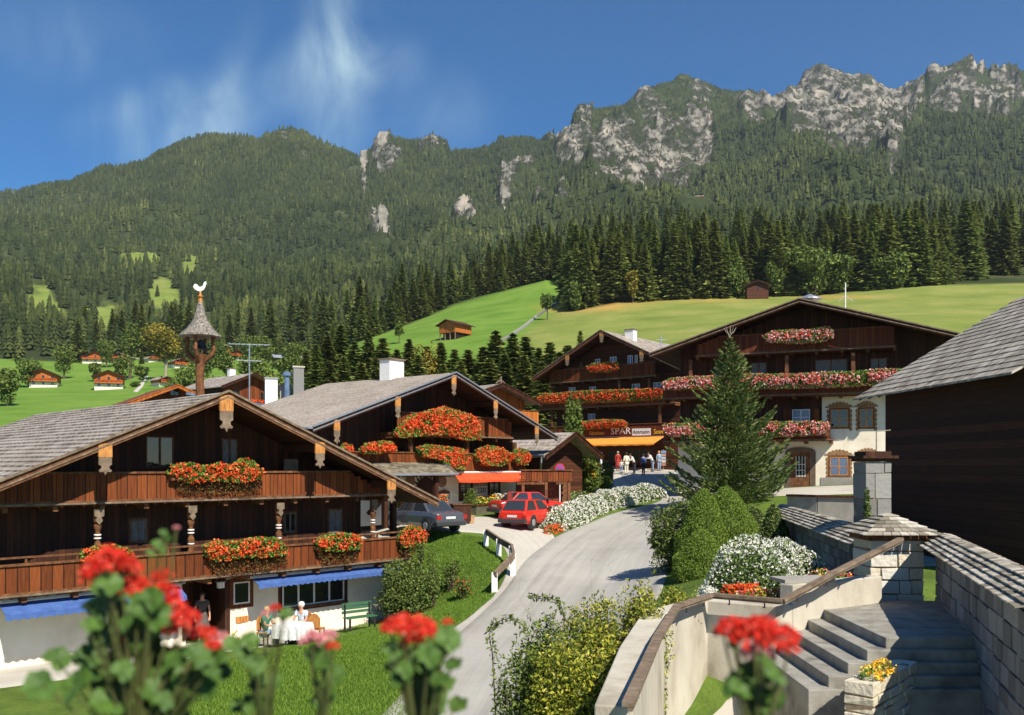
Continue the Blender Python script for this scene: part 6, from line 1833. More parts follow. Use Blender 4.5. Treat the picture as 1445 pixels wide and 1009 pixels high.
# tall shaded pier behind
t = thing('stone_pier', 'tall grey shaded stone pier with dark slab cap before the barn', 'pier')
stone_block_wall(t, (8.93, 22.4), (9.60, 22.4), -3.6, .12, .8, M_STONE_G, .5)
m = MB(); m.box(8.90, 9.66, 22.36, 23.25, .122, .2); m.box(8.84, 9.73, 22.28, 23.3, .2, .27); m.box(8.95, 9.6, 22.4, 23.15, .27, .38); m.build('slab_cap', M_DARKWOOD, t)
x_, y_ = 9.38, 22.8
t = thing('iron_bracket', 'slim pale gallows bracket standing on the grey stone pier', 'bracket', (x_, y_, .42))
m = MB(); m.tube([(0, 0, -.05), (0, 0, .50)], .018, 6); m.tube([(0, 0, .48), (.36, 0, .51)], .014, 6); m.build('post', M_BARK_PALE, t)
strip_plants('ivy_climber', 'dark ivy stems climbing the left side of the grey stone pier', 'plant', [(8.85, 22.2), (8.95, 22.2)], .3, 1.0, 500, .08, M_SHRUB, base=-1.6)
# yard wall with dark coping below the right chalet
t = thing('yard_wall', 'low grey wall with dark coping in front of the white house yard', 'wall')
wp = [(13.6, 43.5), (14.6, 42.2), (16.2, 41.2), (19.5, 39.5)]
m = MB()
for a, b in zip(wp, wp[1:]): m.bar((a[0], a[1], -2.6), (b[0], b[1], -2.6), .3, 2.3)
m.build('render', M_GREYPLASTER, t)
m = MB()
for a, b in zip(wp, wp[1:]): m.bar((a[0], a[1], -1.42), (b[0], b[1], -1.42), .5, .1)
m.build('coping', M_DARKWOOD, t)
t = thing('iron_cross', 'small black iron cross above the dark coping beside the grey pier', 'cross', (16.9, 40.85, -1.37))
m = MB(); m.tube([(0, 0, 0), (0, 0, .42)], .022, 6); m.bar((-.13, 0, .27), (.13, 0, .27), .04); m.build('cross', M_DARKMETAL, t)

# retaining wall with handrail
t = thing('retaining_wall', 'pale concrete retaining wall with broad top curving round the flower bed', 'wall')
wl = [(1.3, 9.5), (1.95, 12.6), (2.72, 15.6), (3.75, 17.05), (4.85, 16.3), (5.25, 16.55)]
def wallstrip(m, pts, th, z0, z1):
    pts = [Vector((p[0], p[1], 0)) for p in pts]; n = len(pts); Lf = []; Rt = []
    for i, p in enumerate(pts):
        d = (pts[min(i + 1, n - 1)] - pts[max(i - 1, 0)]).normalized(); nn = Vector((-d.y, d.x, 0))
        Lf.append(p + nn * th); Rt.append(p)
    vs = []
    for p, q in zip(Lf, Rt): vs += [(p.x, p.y, z0), (q.x, q.y, z0), (q.x, q.y, z1), (p.x, p.y, z1)]
    fs = []
    for i in range(n - 1):
        a = i * 4; b = a + 4
        for k in range(4): fs.append((a + k, a + (k + 1) % 4, b + (k + 1) % 4, b + k))
    fs += [(3, 2, 1, 0), ((n - 1) * 4, (n - 1) * 4 + 1, (n - 1) * 4 + 2, (n - 1) * 4 + 3)]
    m.add(vs, fs)
m = MB(); wallstrip(m, wl, .42, -5.6, -2.58); m.build('concrete', M_CONCRETE, t, bevel=.02)
m = MB(); wallstrip(m, [(5.26, 16.56), (5.75, 16.95), (6.25, 17.1), (7.48, 17.9)], .3, -5.0, -2.22); m.build('raised_parapet', M_CONCRETE, t, bevel=.02)
m = MB(); m.box(5.15, 6.2, 16.75, 17.35, -2.215, -2.15, Matrix.Translation((5.2, 16.8, 0)) @ Matrix.Rotation(R(12), 4, 'Z') @ Matrix.Translation((-5.2, -16.8, 0))); m.build('coping', M_GREYPLASTER, t)
t = thing('handrail', 'weathered wooden handrail following the wall top and climbing beside the stairs', 'handrail')
rl = [(1.18, 9.0, -2.42), (2.08, 12.6, -2.42), (2.86, 15.35, -2.42), (3.78, 16.72, -2.42), (4.88, 15.98, -2.42), (6.15, 16.6, -1.93), (7.62, 17.35, -1.42)]
m = MB()
for a, b in zip(rl, rl[1:]):
    m.bar(a, b, .13, .055)
    m.bar((a[0] + .02, a[1], a[2] - .05), (b[0] + .02, b[1], b[2] - .05), .05, .05)
m.build('rail', M_BEAM_GREY, t)
m = MB()
for a, b in zip(rl, rl[1:]):
    for f in (.25, .75):
        p = Vector(a).lerp(Vector(b), f); m.tube([p + Vector((0, 0, -.05)), p + Vector((0, -.02, -.16)), p + Vector((.02, .16, -.18))], .014, 5)
m.build('iron_supports', M_DARKMETAL, t)
M_STEP = m_noise('grey_shade_toned_steps', [(.3, (.15, .14, .12)), (.5, (.26, .245, .21)), (.75, (.36, .34, .30))], 2.5, 9, .9, .4, 40)  # concrete toned darker: the shade on the stairs is put into the colour
# stairs
t = thing('stone_stairs', 'concrete steps rising to the right between the handrail wall and the rubble kerb', 'stairs')
m = MB()
for i in range(5):
    x0_ = 4.55 + i * .36; z1_ = -3.60 + .17 * (i + 1)
    m.box(x0_, 8.9 - i * .003, 13.6 + i * .15, 17.25 + i * .22 if i > 1 else 16.4 + i * .3, -5.4 + i * .001, z1_)
m.build('steps', M_STEP, t, bevel=.015)
t = thing('rubble_kerb', 'low kerb of stacked flat stones with yellow flowers at the bottom right', 'kerb')
stone_block_wall(t, (5.05, 12.4), (6.35, 13.9), -4.9, -3.05, .4, M_STONE, .12)
strip_plants('marigolds', 'yellow orange marigolds on the rubble kerb at bottom right', 'flower bed', [(5.05, 12.6), (5.6, 13.2)], .3, .2, 300, .05, M_LEAF, M_FLOWER_Y, 90, .035, base=-3.05)

loft('stair_paving', [(1.1, 9.0), (1.8, 12.5), (2.5, 15.6), (3.6, 17.1), (5.0, 16.8), (6.2, 17.2), (7.5, 18.2)], [(4.9, 9.5), (6.0, 12.0), (7.0, 14.0), (8.0, 16.2), (8.8, 18.4)], M_YARD, 20, 8, .05)
loft('back_lane', [(9.6, 25), (10.6, 31), (11.2, 36), (11.8, 41), (12.6, 44)], [(16, 25), (17, 31), (17.5, 36), (18, 38.5), (19, 40)], M_ROAD, 20, 8, .05)
# dark barn at the right
t = thing('log_barn', 'dark log barn with steep grey shingle roof cut by the right edge', 'barn', (11.95, 31, -3.6), math.atan2(-1, .067))
# local x runs toward the camera along the wall, y to the right (into the barn)
ev = 2.35 + 3.6
m = MB()
L_ = 8.8; n = 18; wd = 6.0; p_ = .60
for i in range(n):
    ya, yb = wd * (n - i) / n, wd * (n - i - 1) / n - .02
    za, zb = ev + ya * p_, ev + yb * p_ + .03
    cols = 60
    vs = [(-.0, ya, za), (L_, ya, za), (L_, yb, zb), (0, yb, zb)]; vs += [(x, y, z - .06) for x, y, z in vs]
    m.add(vs, [(0, 1, 2, 3), (7, 6, 5, 4), (0, 4, 5, 1), (1, 5, 6, 2), (2, 6, 7, 3), (3, 7, 4, 0)])
for i in range(n):
    ya, yb = wd + wd * i / n, wd + wd * (i + 1) / n + .02
    za, zb = ev + wd * p_ - wd * i / n * p_, ev + wd * p_ - wd * (i + 1) / n * p_ + .03
    vs = [(0, ya, za), (L_, ya, za), (L_, yb, zb), (0, yb, zb)]; vs += [(x, y, z - .06) for x, y, z in vs]
    m.add(vs, [(3, 2, 1, 0), (4, 5, 6, 7), (1, 5, 4, 0), (2, 6, 5, 1), (3, 7, 6, 2), (0, 4, 7, 3)])
m.build('roof', M_SHINGLE_X, t)
m = MB(); m.prism([(.75, -.5), (2 * wd - .75, -.5), (2 * wd - .75, ev + .3), (wd, ev + wd * p_ - .12), (.75, ev + .3)], 0, 7.6, Matrix(((0, 1, 0, .8), (1, 0, 0, 0), (0, 0, 1, 0), (0, 0, 0, 1)))); m.build('log_wall', M_LOGWOOD, t)
m = MB()
for i in range(10): m.bar((.3 + i * .7, .05, ev - .02), (.3 + i * .7, 1.2, ev + .62), .1, .12)
m.build('rafters', M_DARKWOOD, t)

# ------------------------------------------------------------------ smaller buildings of the village
def plain_house(name, label, cat, apx, apy, D, rz, hw, pitch, length, wall_h, group=None, lower=M_PLASTER, upper=M_BOARD_OR, roofm=M_SHINGLE, over=.9, lower_h=2.4, balc=True, red=True, windows=2, oy=1.0, storey=2.5, chim=False, barge=M_DARKWOOD):
    a = at(apx, apy, D); base = a[2] - wall_h if D < 150 else H1(a[0], D + 3) - .3
    h = House(name, label, cat, apx, apy, D, rz, base, group)
    h.roof(-hw, hw, pitch, pitch, length, .5, roofm, lip=.03, thick=.1)
    h.barge(barge, barge, .3)
    ww = hw - over
    if D > 150: lower_h = (a[2] - base) * .30
    if lower: 
        m = MB(); m.box(-ww + .02, ww - .02, oy + .03, length - .8, -1.2, lower_h); m.build('plaster_wall', lower, h.o)
        h.gable_wall('timber_wall', -ww, ww, lower_h + .002, oy, length - oy - .7, upper)
    else:
        h.gable_wall('timber_wall', -ww, ww, -1.2, oy, length - oy - .7, upper)
    if balc:
        h.balcony(-ww, ww, lower_h + .15, .9, oy - .95, oy, upper, scallop=False)
        if red:
            V, Fc = heads(np.stack([rng.uniform(-ww, ww, 160), rng.uniform(oy - 1.25, oy - .95, 160), rng.uniform(lower_h + .75, lower_h + 1.0, 160)], 1), .15, 4)
            npmesh('balcony_flowers', V, Fc, M_FLOWER, h.o)
    for i in range(windows):
        c = -ww + (2 * ww) * (i + .5) / windows
        if lower: h.window(c - .45, c + .45, .9, 1.9, oy + .028, pane=M_GLASS)
        h.window(c - .4, c + .4, lower_h + 1.2, lower_h + 2.2, oy - .002, frame=M_BEAM)
    if chim: chimney(h, 0, length * .5, .8, .8, M_WHITE)
    return h


# gate house with wooden gallery
h = plain_house('gate_house', 'small timber gate house toned dark for shade, with grey shingle roof between inn and shop', 'gate house', 811, 610, 56, 52.5, 3.3, .46, 8.5, 4.3, lower=None, upper=M_WARMDARK, balc=False, windows=0)  # dark timber chosen so the gable's shade sits in its colour
m = MB(); x0 = -3.3; zz = h.zr(-3.3)
m.tube([(x0 - .06, 0, zz + .03), (x0 - .06, 8.5, zz + .03)], .07, 8); m.tube([(x0 - .06, .15, zz), (x0 - .06, .2, zz - .4), (x0 + .7, .8, zz - .9), (x0 + .7, .8, zz - 2.4), (x0 + 2.0, .7, zz - 2.8)], .055, 7); m.build('downpipe', M_METAL, h.o)
# fenced wooden gallery between inn and gate house
t = thing('timber_fence', 'brown board fence and gallery between the inn corner and the gate house', 'fence', (.5, 49.0, -3.0), R(8))
m = MB()
for i in range(19): m.box(i * .15, i * .15 + .13, -.02, .02, 2.15 + (.02 if i % 2 else 0), 2.75)
m.build('boards', M_BOARD, t)
m = MB(); m.box(-.1, 2.9, .021, .1, 2.2, 2.3); m.box(-.1, 2.9, .021, .1, 2.5, 2.6); m.box(-.1, 2.9, -.1, .12, 2.76, 2.82)
for i in range(3): m.box(.05 + i * 1.3, .2 + i * 1.3, .03, .18, 0, 2.15)
m.box(-.1, 2.9, .9, 1.0, 0, 2.1); m.build('frame', M_BEAM, t)
# orange chalet behind
h = plain_house('small_chalet', 'small bright orange timber chalet peeping over the white inn roof', 'chalet', 709, 541, 70, 42, 4.2, .33, 9, 6.0, lower=M_PLASTER, upper=M_BOARD_OR, lower_h=1.6, red=False, windows=2)
m = MB(); m.bar((0, .2, h.apex), (0, .2, h.apex + .55), .12); m.bar((-.5, .2, h.apex), (0, .2, h.apex + .3), .08); m.bar((.5, .2, h.apex), (0, .2, h.apex + .3), .08); m.build('ridge_ornament', M_BEAM_GREY, h.o)
h.balcony(.3, 3.6, 2.9, 1.0, -.35, 1.0, M_BOARD_OR, scallop=False)
strip_plants('climbing_plant', 'green climbing plant in the corner between small chalet and shop chalet', 'plant', [(4.0, 66), (5.2, 66)], 2.2, 5.2, 3500, .25, M_BROAD, base=-1.2)
strip_plants('climbing_plant', 'tall leafy creeper covering the left corner of the shop chalet', 'plant', [(4.3, 71), (5.5, 72)], 1.5, 6.6, 3500, .25, M_SHRUB, base=-.8)

# house with blue metal roof, chimneys
D = 62
a = at(368, 572, D); b = at(442, 553, D + 9)
t = thing('metal_roof_house', 'long low house with blue grey sheet metal roof behind the near chalet', 'house', (a[0], a[1], -3), math.atan2(b[1] - a[1], b[0] - a[0]))
Lh = math.hypot(b[0] - a[0], b[1] - a[1]); z1_ = a[2] + 3
m = MB(); m.add([(-1.2, -.8, z1_), (Lh + 6, -.8, z1_), (Lh + 6, 5, z1_ + .9), (-1.2, 5, z1_ + .9), (-1.2, -.8, z1_ - .14), (Lh + 6, -.8, z1_ - .14), (Lh + 6, 5, z1_ + .72), (-1.2, 5, z1_ + .72)], [(0, 1, 2, 3), (7, 6, 5, 4), (0, 4, 5, 1), (1, 5, 6, 2), (2, 6, 7, 3), (3, 7, 4, 0)])
m.build('roof', M_BLUEMETAL, t)
m = MB(); m.box(-.4, Lh + 5.5, 0, 4.5, -.5, z1_ - .02); m.build('timber_wall', M_BOARD_OR, t)
m = MB(); m.tube([(-1.1, -.85, z1_ - .04), (Lh + 6, -.85, z1_ - .04)], .07, 7); m.tube([(-1.0, -.85, z1_ - .08), (-1.0, -.6, z1_ - .5), (-.5, -.3, z1_ - .8)], .05, 6); m.build('gutter', M_METAL, t)
def block_at(name, label, cat, px0, px1, pt, pb, D, mat, capm, extra=None):
    x0 = (px0 - CX) / F * D; x1 = (px1 - CX) / F * D; zt = (HZ - pt) / F * D; zb = (HZ - pb) / F * D - .8
    t = thing(name, label, cat, ((x0 + x1) / 2, D, zb), R(20))
    w = (x1 - x0) / 1.25
    m = MB(); m.box(-w / 2, w / 2, -w * .35, w * .35, 0, zt - zb - .12); m.build('shaft', mat, t)
    m = MB(); m.box(-w / 2 - .06, w / 2 + .06, -w * .35 - .06, w * .35 + .06, zt - zb - .118, zt - zb); m.build('cap', capm, t)
    return t
block_at('chimney', 'square white chimney block behind the blue metal roof', 'chimney', 372, 393, 533, 556, 66, M_WHITE, M_GREYPLASTER)
block_at('chimney', 'low grey beige masonry block right of the white chimney', 'chimney', 393, 412, 543, 556, 67, M_GREYPLASTER, M_GREYPLASTER)
block_at('chimney', 'tall grey brick chimney beside the metal flue', 'chimney', 412, 430, 517, 553, 66, M_STONE_G, M_CONCRETE)
xx = (405 - CX) / F * 66; t = thing('metal_flue', 'slim blue metal flue with cowl left of the tall grey chimney', 'flue', (xx, 66, (HZ - 556) / F * 66 - .5))
m = MB(); m.tube([(0, 0, 0), (0, 0, 1.75)], .2, 10); m.build('pipe', M_BLUEMETAL, t); m = MB(); m.lathe([(.34, 1.85), (.34, 2.05), (.05, 2.2)], 10); m.tube([(0, 0, 1.7), (0, 0, 1.9)], .12, 8); m.build('cowl', M_BLUEMETAL, t)
plain_house('hillside_chalet', 'chalet with orange flowers half hidden behind the white chimney', 'chalet', 360, 526, 105, 50, 4.5, .42, 10, 6.5, lower_h=2.2, upper=M_BOARD, chim=True, windows=2)
plain_house('rust_roof_house', 'low house with rust red roof and bright orange bargeboards left of the bell turret', 'house', 251, 543, 80, 38, 4.3, .42, 7, 4.5, lower=None, upper=M_BOARD, roofm=M_ROOFRED, balc=False, windows=1, barge=M_BOARD_OR)
# houses up the left side
for ap, apy, D, rz, hw, L_, wh, lb in ((153, 522, 290, -8, 7.0, 12, 8.6, 'chalet with white ground floor and dark eaves lowest on the left hillside'),
                                      (134, 495, 420, -15, 9.0, 14, 11, 'large orange timber chalet at the far left edge of the hillside'),
                                      (223, 501, 430, 20, 7.0, 12, 10, 'white and brown chalet beside the winding path top'),
                                      (236, 531, 300, 25, 4.2, 9, 7.5, 'narrow chalet with red balcony flowers right of the winding path'),
                                      (335, 493, 430, 12, 6.2, 11, 8.5, 'orange fronted chalet right of the bell turret cap'),
                                      (308, 483, 440, -40, 5.5, 12, 8, 'dark roofed house just behind the right edge of the turret cap'),
                                      (258, 505, 400, 15, 6.0, 11, 8, 'shaded dark chalet behind the pale maple trunks'),
                                      (168, 498, 440, -35, 7.0, 14, 6, 'grey roofed house between the two upper left chalets'),
                                      (60, 520, 300, -10, 7.0, 12, 9, 'chalet left of the lowest hillside chalet')):
    plain_house('valley_chalet', lb, 'chalet', ap, apy, D, rz + 28, hw * .74, .42, L_ * .8, wh, windows=3)
plain_house('long_shed', 'long low shed with silver metal roof on the slope behind the grey chimney', 'shed', 383, 500, 360, -62, 4, .4, 18, 4, lower=None, upper=M_BEAM, roofm=M_METAL, balc=False, windows=0)
plain_house('forest_chalet', 'lone orange chalet half hidden in the spruce wood above the meadow', 'chalet', 980, 287, 985, -14, 11, .2, 14, 7, lower=M_PLASTER, upper=M_BOARD_OR, windows=3, roofm=M_METAL)
h = plain_house('meadow_hut', 'small dark hut at the top of the meadow by the wood edge', 'hut', 1070, 395, 292, -6, 4.4, .38, 6, 5.2, lower=None, upper=M_WARMDARK, roofm=M_SHINGLE, balc=False, windows=1)
# hay barn on posts
a = at(630, 439.5, 262); zb = H1((637 - CX) / F * 262, 262)
t = thing('hay_barn', 'orange hay barn on posts high on the bright green meadow', 'barn', (a[0], a[1], zb - .2), R(-38))
m = MB(); m.prism([(-3.2, 2.3), (3.2, 2.3), (3.2, 4.6), (0, 5.9), (-3.2, 4.6)], 0.3, 7.6); m.build('timber_wall', M_BOARD_OR, t)
m = MB()
for sx in (-1, 1):
    vs = [(0, -.5, 6.2), (sx * 4.1, -.5, 4.6), (sx * 4.1, 8.4, 4.6), (0, 8.4, 6.2)]; vs += [(x, y, z - .18) for x, y, z in vs]
    m.add(vs, [(0, 1, 2, 3), (7, 6, 5, 4), (0, 4, 5, 1), (1, 5, 6, 2), (2, 6, 7, 3), (3, 7, 4, 0)])
m.build('roof', M_DARKWOOD, t)
m = MB(); m.box(-2.6, 2.6, 1.5, 6.8, -2, 2.29); m.build('under_store', M_DARKWOOD, t)
for sx in (-3.0, -1, 1, 3.0):
    for sy in (.5, 7.3):
        m = MB(); m.box(sx - .13, sx + .13, sy - .13, sy + .13, -2, 2.28); m.build('post', M_BEAM_GREY, t)

# boundary wall up the meadow
t = thing('meadow_wall', 'thin dry stone wall dividing the two greens of the meadow', 'wall')
m = MB(); pts = []
for px, py in ((690, 492), (706, 484), (722, 474), (740, 462), (757, 448), (772, 437), (786, 429), (800, 424)): pts.append(gp(px, py, 120))
for a, b in zip(pts, pts[1:]): m.bar((a[0], a[1], a[2] + .3), (b[0], b[1], b[2] + .3), .8, .7)
m.build('stones', M_STONE_G, t)

# TV aerial in front of the hillside chalet
D = 60; x = (352 - CX) / F * D; zb = (HZ - 556) / F * D - 1; zt = (HZ - 485) / F * D
t = thing('tv_aerial', 'tall television aerial with two crossbars rising behind the near ridge', 'antenna', (x, D, zb))
m = MB(); m.tube([(0, 0, 0), (0, 0, zt - zb)], .045, 6); m.build('mast', M_METAL, t)
m = MB()
for zz, ww, k in ((zt - zb - .05, 1.3, 8), (zt - zb - 1.15, .75, 5)):
    m.bar((-ww, -.3, zz), (ww, .3, zz), .05)
    for i in range(k): f = -1 + 2 * i / (k - 1); m.bar((ww * f, .3 * f - .3, zz + .02), (ww * f, .3 * f + .3, zz + .02), .03)
m.build('crossbars', M_METAL, t)


# ------------------------------------------------------------------ cars
M_RED = m_plain('red_car_paint', (.62, .028, .012), .25, .5, 0, .6)
M_GREYP = m_plain('grey_blue_car_paint', (.10, .11, .135), .25, .5, .3, .6)
M_TYRE = m_plain('black_rubber', (.015, .015, .015), .85)
M_RIM = m_plain('silver_wheel_rim', (.5, .5, .5), .35, .5, .6)
M_BUMP = m_plain('dark_grey_plastic', (.035, .035, .038), .6)
M_TAIL = m_plain('red_tail_lamp', (.38, .02, .015), .25)
M_PLATE = m_plain('white_number_plate', (.62, .62, .6), .5)
M_CARGLASS = m_plain('car_glass', (.03, .035, .04), .05, .9)
M_CHILD = m_plain('coloured_things_on_the_rear_shelf', (.45, .05, .05), .7)


def car(name, label, loc, rz, L_, W, topl, gh, paint, lamps='wide'):
    """x forward. topl: bonnet/boot line (x,z); gh: greenhouse (rear base, rear roof, front roof, front base, roof z, belt z)"""
    t = thing(name, label, 'car', loc, rz)
    hl = L_ / 2; w = W / 2
    xs_ = [-hl, -hl + .06, -hl + .3, -hl + .75, -.4, .5, hl - .9, hl - .35, hl - .08, hl]
    ws = [.86, .93, .98, 1, 1, 1, .99, .95, .88, .80]
    m = MB(); rings = []
    for x, k in zip(xs_, ws):
        zt = float(np.interp(x, [p[0] for p in topl], [p[1] for p in topl])); ww = w * k; zl = .24 if abs(x) < hl - .2 else .30
        rings.append([(x, -ww * .93, zl), (x, -ww, .42), (x, -ww, zt - .22), (x, -ww * .955, zt - .05), (x, -ww * .86, zt), (x, ww * .86, zt), (x, ww * .955, zt - .05), (x, ww, zt - .22), (x, ww, .42), (x, ww * .93, zl)])
    n = 10; vs = [p for r in rings for p in r]; fs = []
    for i in range(len(rings) - 1):
        for k in range(n): fs.append((i * n + k, (i + 1) * n + k, (i + 1) * n + (k + 1) % n, i * n + (k + 1) % n))
    fs += [tuple(range(n)), tuple((len(rings) - 1) * n + k for k in range(n - 1, -1, -1))]
    m.add(vs, fs); body = m.build('body', paint, t, bevel=.02)
    rb, rr, fr, fb, zr, zb = gh; wb, wr = w * .90, w * .72
    A = [(rb, zb - .03, wb), (rr, zr, wr), (fr, zr, wr), (fb, zb - .03, wb)]
    vs = [(x, -y, z) for x, z, y in A] + [(x, y, z) for x, z, y in A]
    m = MB(); m.add(vs, [(0, 3, 2, 1), (4, 5, 6, 7), (0, 1, 5, 4), (1, 2, 6, 5), (2, 3, 7, 6), (0, 4, 7, 3)]); m.build('cabin', paint, t, bevel=.05)
    # glass
    def face(P4, ins, nm, off=.012):
        P = [Vector(p) for p in P4]; c = sum(P, Vector()) / 4; nn = (P[1] - P[0]).cross(P[3] - P[0]).normalized()
        if nn.dot(c - Vector((0, 0, .9))) < 0: nn = -nn
        Q = [c + (p - c) * ins + nn * off for p in P]; Q2 = [q - nn * .02 for q in Q]
        m = MB(); m.add(Q + Q2, [(0, 1, 2, 3), (7, 6, 5, 4), (0, 4, 5, 1), (1, 5, 6, 2), (2, 6, 7, 3), (3, 7, 4, 0)]); return m.build(nm, M_CARGLASS, t)
    face([vs[0], vs[1], vs[5], vs[4]], .86, 'rear_window'); face([vs[3], vs[2], vs[6], vs[7]], .88, 'windscreen')
    lerp = lambda a, b, f: tuple(a[i] + (b[i] - a[i]) * f for i in range(3))
    for o in (0, 4):
        a, b, c, d = vs[o], vs[o + 1], vs[o + 2], vs[o + 3]
        for f0, f1 in ((.0, .46), (.5, 1.0)):
            face([lerp(a, d, f0), lerp(b, c, f0), lerp(b, c, f1), lerp(a, d, f1)], .84, 'side_window')
    # bumpers, lamps, plate, wheels
    m = MB(); m.box(-hl - .09, -hl + .18, -w * .95, w * .95, .30, .50); m.build('bumper', M_BUMP, t, bevel=.03)
    m = MB(); m.box(hl - .15, hl + .09, -w * .92, w * .92, .28, .48); m.build('bumper', M_BUMP, t, bevel=.03)
    for sg in (-1, 1):
        ztl = topl[1][1]
        m = MB(); m.box(-hl - .012, -hl + .08, sg * w * .84 - .19, sg * w * .84 + .05 * (sg > 0) + .0, ztl - .32, ztl - .14) if lamps == 'wide' else m.box(-hl - .012, -hl + .08, sg * w * .80 - .12, sg * w * .80 + .1, ztl - .36, ztl - .2)
        m.build('tail_lamp', M_TAIL, t)
        m = MB(); m.box(-.02, .55, sg * (w * 1.0) - .0, sg * (w * 1.0 + .012), .36, .40); m.build('side_trim', M_BUMP, t)
        m = MB(); m.box(fb - .35, fb - .2, sg * (w + .0), sg * (w + .15), zb, zb + .12) if sg > 0 else m.box(fb - .35, fb - .2, -(w + .15), -w, zb, zb + .12); m.build('door_mirror', M_BUMP, t)
    m = MB(); m.box(-hl - .018, -hl - .001, -.26, .26, topl[1][1] - .31, topl[1][1] - .2); m.build('number_plate', M_PLATE, t)
    for x in (-hl + .78, hl - .78):
        for sg in (-1, 1):
            m = MB(); m.tube([(x, sg * (w - .16), .30), (x, sg * (w + .012), .30)], .30, 20)
            wh = m.build('wheel', M_TYRE, t, bevel=.02)
            m = MB(); m.tube([(x, sg * (w - .02), .30), (x, sg * (w + .02), .30)], [.19, .17], 14); m.build('rim', M_RIM, wh)
            m = MB(); m.tube([(x, sg * (w - .18), .33), (x, sg * (w + .004), .33)], .36, 20); m.build('wheel_arch', M_BUMP, t)
    return t


g_ = gp(733, 752)
car('hatchback_car', 'red hatchback parked at the tip of the white flower hedge', (.85, 44.7, H1(.85, 44.7) + .02), R(90 - 27), 3.75, 1.58, [(-1.9, .80), (-1.8, .88), (.7, .93), (1.5, .80), (1.88, .66)], (-1.75, -1.35, .2, .95, 1.40, .90), M_RED, 'tall')
car('saloon_car', 'red saloon parked behind the red hatchback before the inn', (.9, 48.6, H1(.9, 48.6) + .02), R(90 - 62), 4.2, 1.62, [(-2.1, .82), (-2.0, .90), (-1.3, .94), (.8, .93), (1.7, .80), (2.1, .66)], (-1.5, -.9, .35, 1.05, 1.37, .90), M_RED)
car('saloon_car', 'dark grey saloon parked left on the pale yard', (-4.2, 41.6, H1(-4.2, 41.6) + .02), R(90 + 40), 4.5, 1.70, [(-2.25, .84), (-2.15, .92), (-1.35, .96), (.9, .93), (1.9, .80), (2.25, .66)], (-1.6, -.95, .4, 1.15, 1.38, .92), M_GREYP)

# ------------------------------------------------------------------ guard rail, sign, planters
def ground_post(px, py): return gp(px, py)
t = thing('guard_rail', 'bent wooden guard rail on square white posts at the corner of the lawn', 'guard rail')
pl = [(686, 771, 748), (704, 784, 760), (722, 799, 770), (724, 812, 781), (698, 836, 808)]
top = []
for px, pb, pt in pl:
    g_ = gp(px, pb); m = MB(); hh = (HZ - pt) / F * g_[1] - g_[2]
    m.box(g_[0] - .11, g_[0] + .11, g_[1] - .11, g_[1] + .11, g_[2] - .3, g_[2] + hh); m.build('post', M_WHITE, t)
    top.append((g_[0] + .02, g_[1] - .15, g_[2] + hh - .06))
m = MB()
for a, b in zip(top, top[1:]):
    m.bar(a, b, .10, .24)
m.build('rail', M_BEAM_GREY, t)
D = 49.5; x = (790 - CX) / F * D; z = H1(x, D)
t = thing('no_stopping_sign', 'round red and blue no stopping sign on a white pole near the gate house', 'road sign', (x, D, z))
m = MB(); m.tube([(0, 0, 0), (0, 0, (HZ - 660) / F * D - z)], .035, 7); m.build('pole', M_WHITE, t)
zz = (HZ - 661) / F * D - z
M_SRED = m_plain('sign_red', (.6, .02, .03), .5); M_SBLUE = m_plain('sign_blue', (.03, .10, .45), .5)
for r_, mt, yy in ((.27, M_SRED, -.045), (.20, M_SBLUE, -.056)):
    m = MB(); m.tube([(0, yy, zz), (0, yy - .008, zz)], r_, 20); m.build('disc', mt, t)
m = MB(); m.bar((-.15, -.068, zz - .15), (.15, -.068, zz + .15), .05, .008, up=(0, 1, 0)); m.bar((-.15, -.074, zz + .15), (.15, -.074, zz - .15), .05, .006, up=(0, 1, 0)); m.build('cross', M_SRED, t)

# planter wall before the inn
h = h2
def inn_at(px, y): u = h.uz(px, 700, y)[0]; return u
u0, u1 = inn_at(672, 1.0), inn_at(732, 1.0)
w = h.world(u0, 1.0, .0)
zb = H1(w[0], w[1])
t = thing('planter_wall', 'low dark green planter wall with bright flowers under the inn windows', 'planter', (w[0], w[1], zb - .1), h.rz)
m = MB(); m.box(0, u1 - u0 + 1.6, 0, .7, 0, .60); m.build('trough', m_noise('dark_olive_boards', [(.3, (.07, .065, .04)), (.7, (.13, .12, .08))], 3, 4), t)
m = MB(); m.box(-.05, u1 - u0 + 1.65, -.05, .75, .602, .65); m.build('rim', M_BOARD_RED, t)
Wd = u1 - u0 + 1.5
for nm, n, mt, s_ in (('leaves', 1600, M_LEAF, .12),):
    P = np.stack([rng.uniform(.1, Wd, n), rng.uniform(.0, .7, n), .63 + rng.uniform(0, .36, n)], 1); V, Fc = leafs(P, s_, .7); npmesh(nm, V, Fc, mt, t)
P = np.stack([rng.uniform(.1, Wd, 210), rng.uniform(-.05, .6, 210), .72 + rng.uniform(0, .42, 210)], 1); V, Fc = heads(P, .07, 5); npmesh('blossom', V, Fc, M_FLOWER_Y, t)
P = np.stack([rng.uniform(1.6, 3.2, 90), rng.uniform(-.05, .6, 90), .78 + rng.uniform(0, .45, 90)], 1); V, Fc = heads(P, .07, 5); npmesh('blossom', V, Fc, M_FLOWER_W, t)
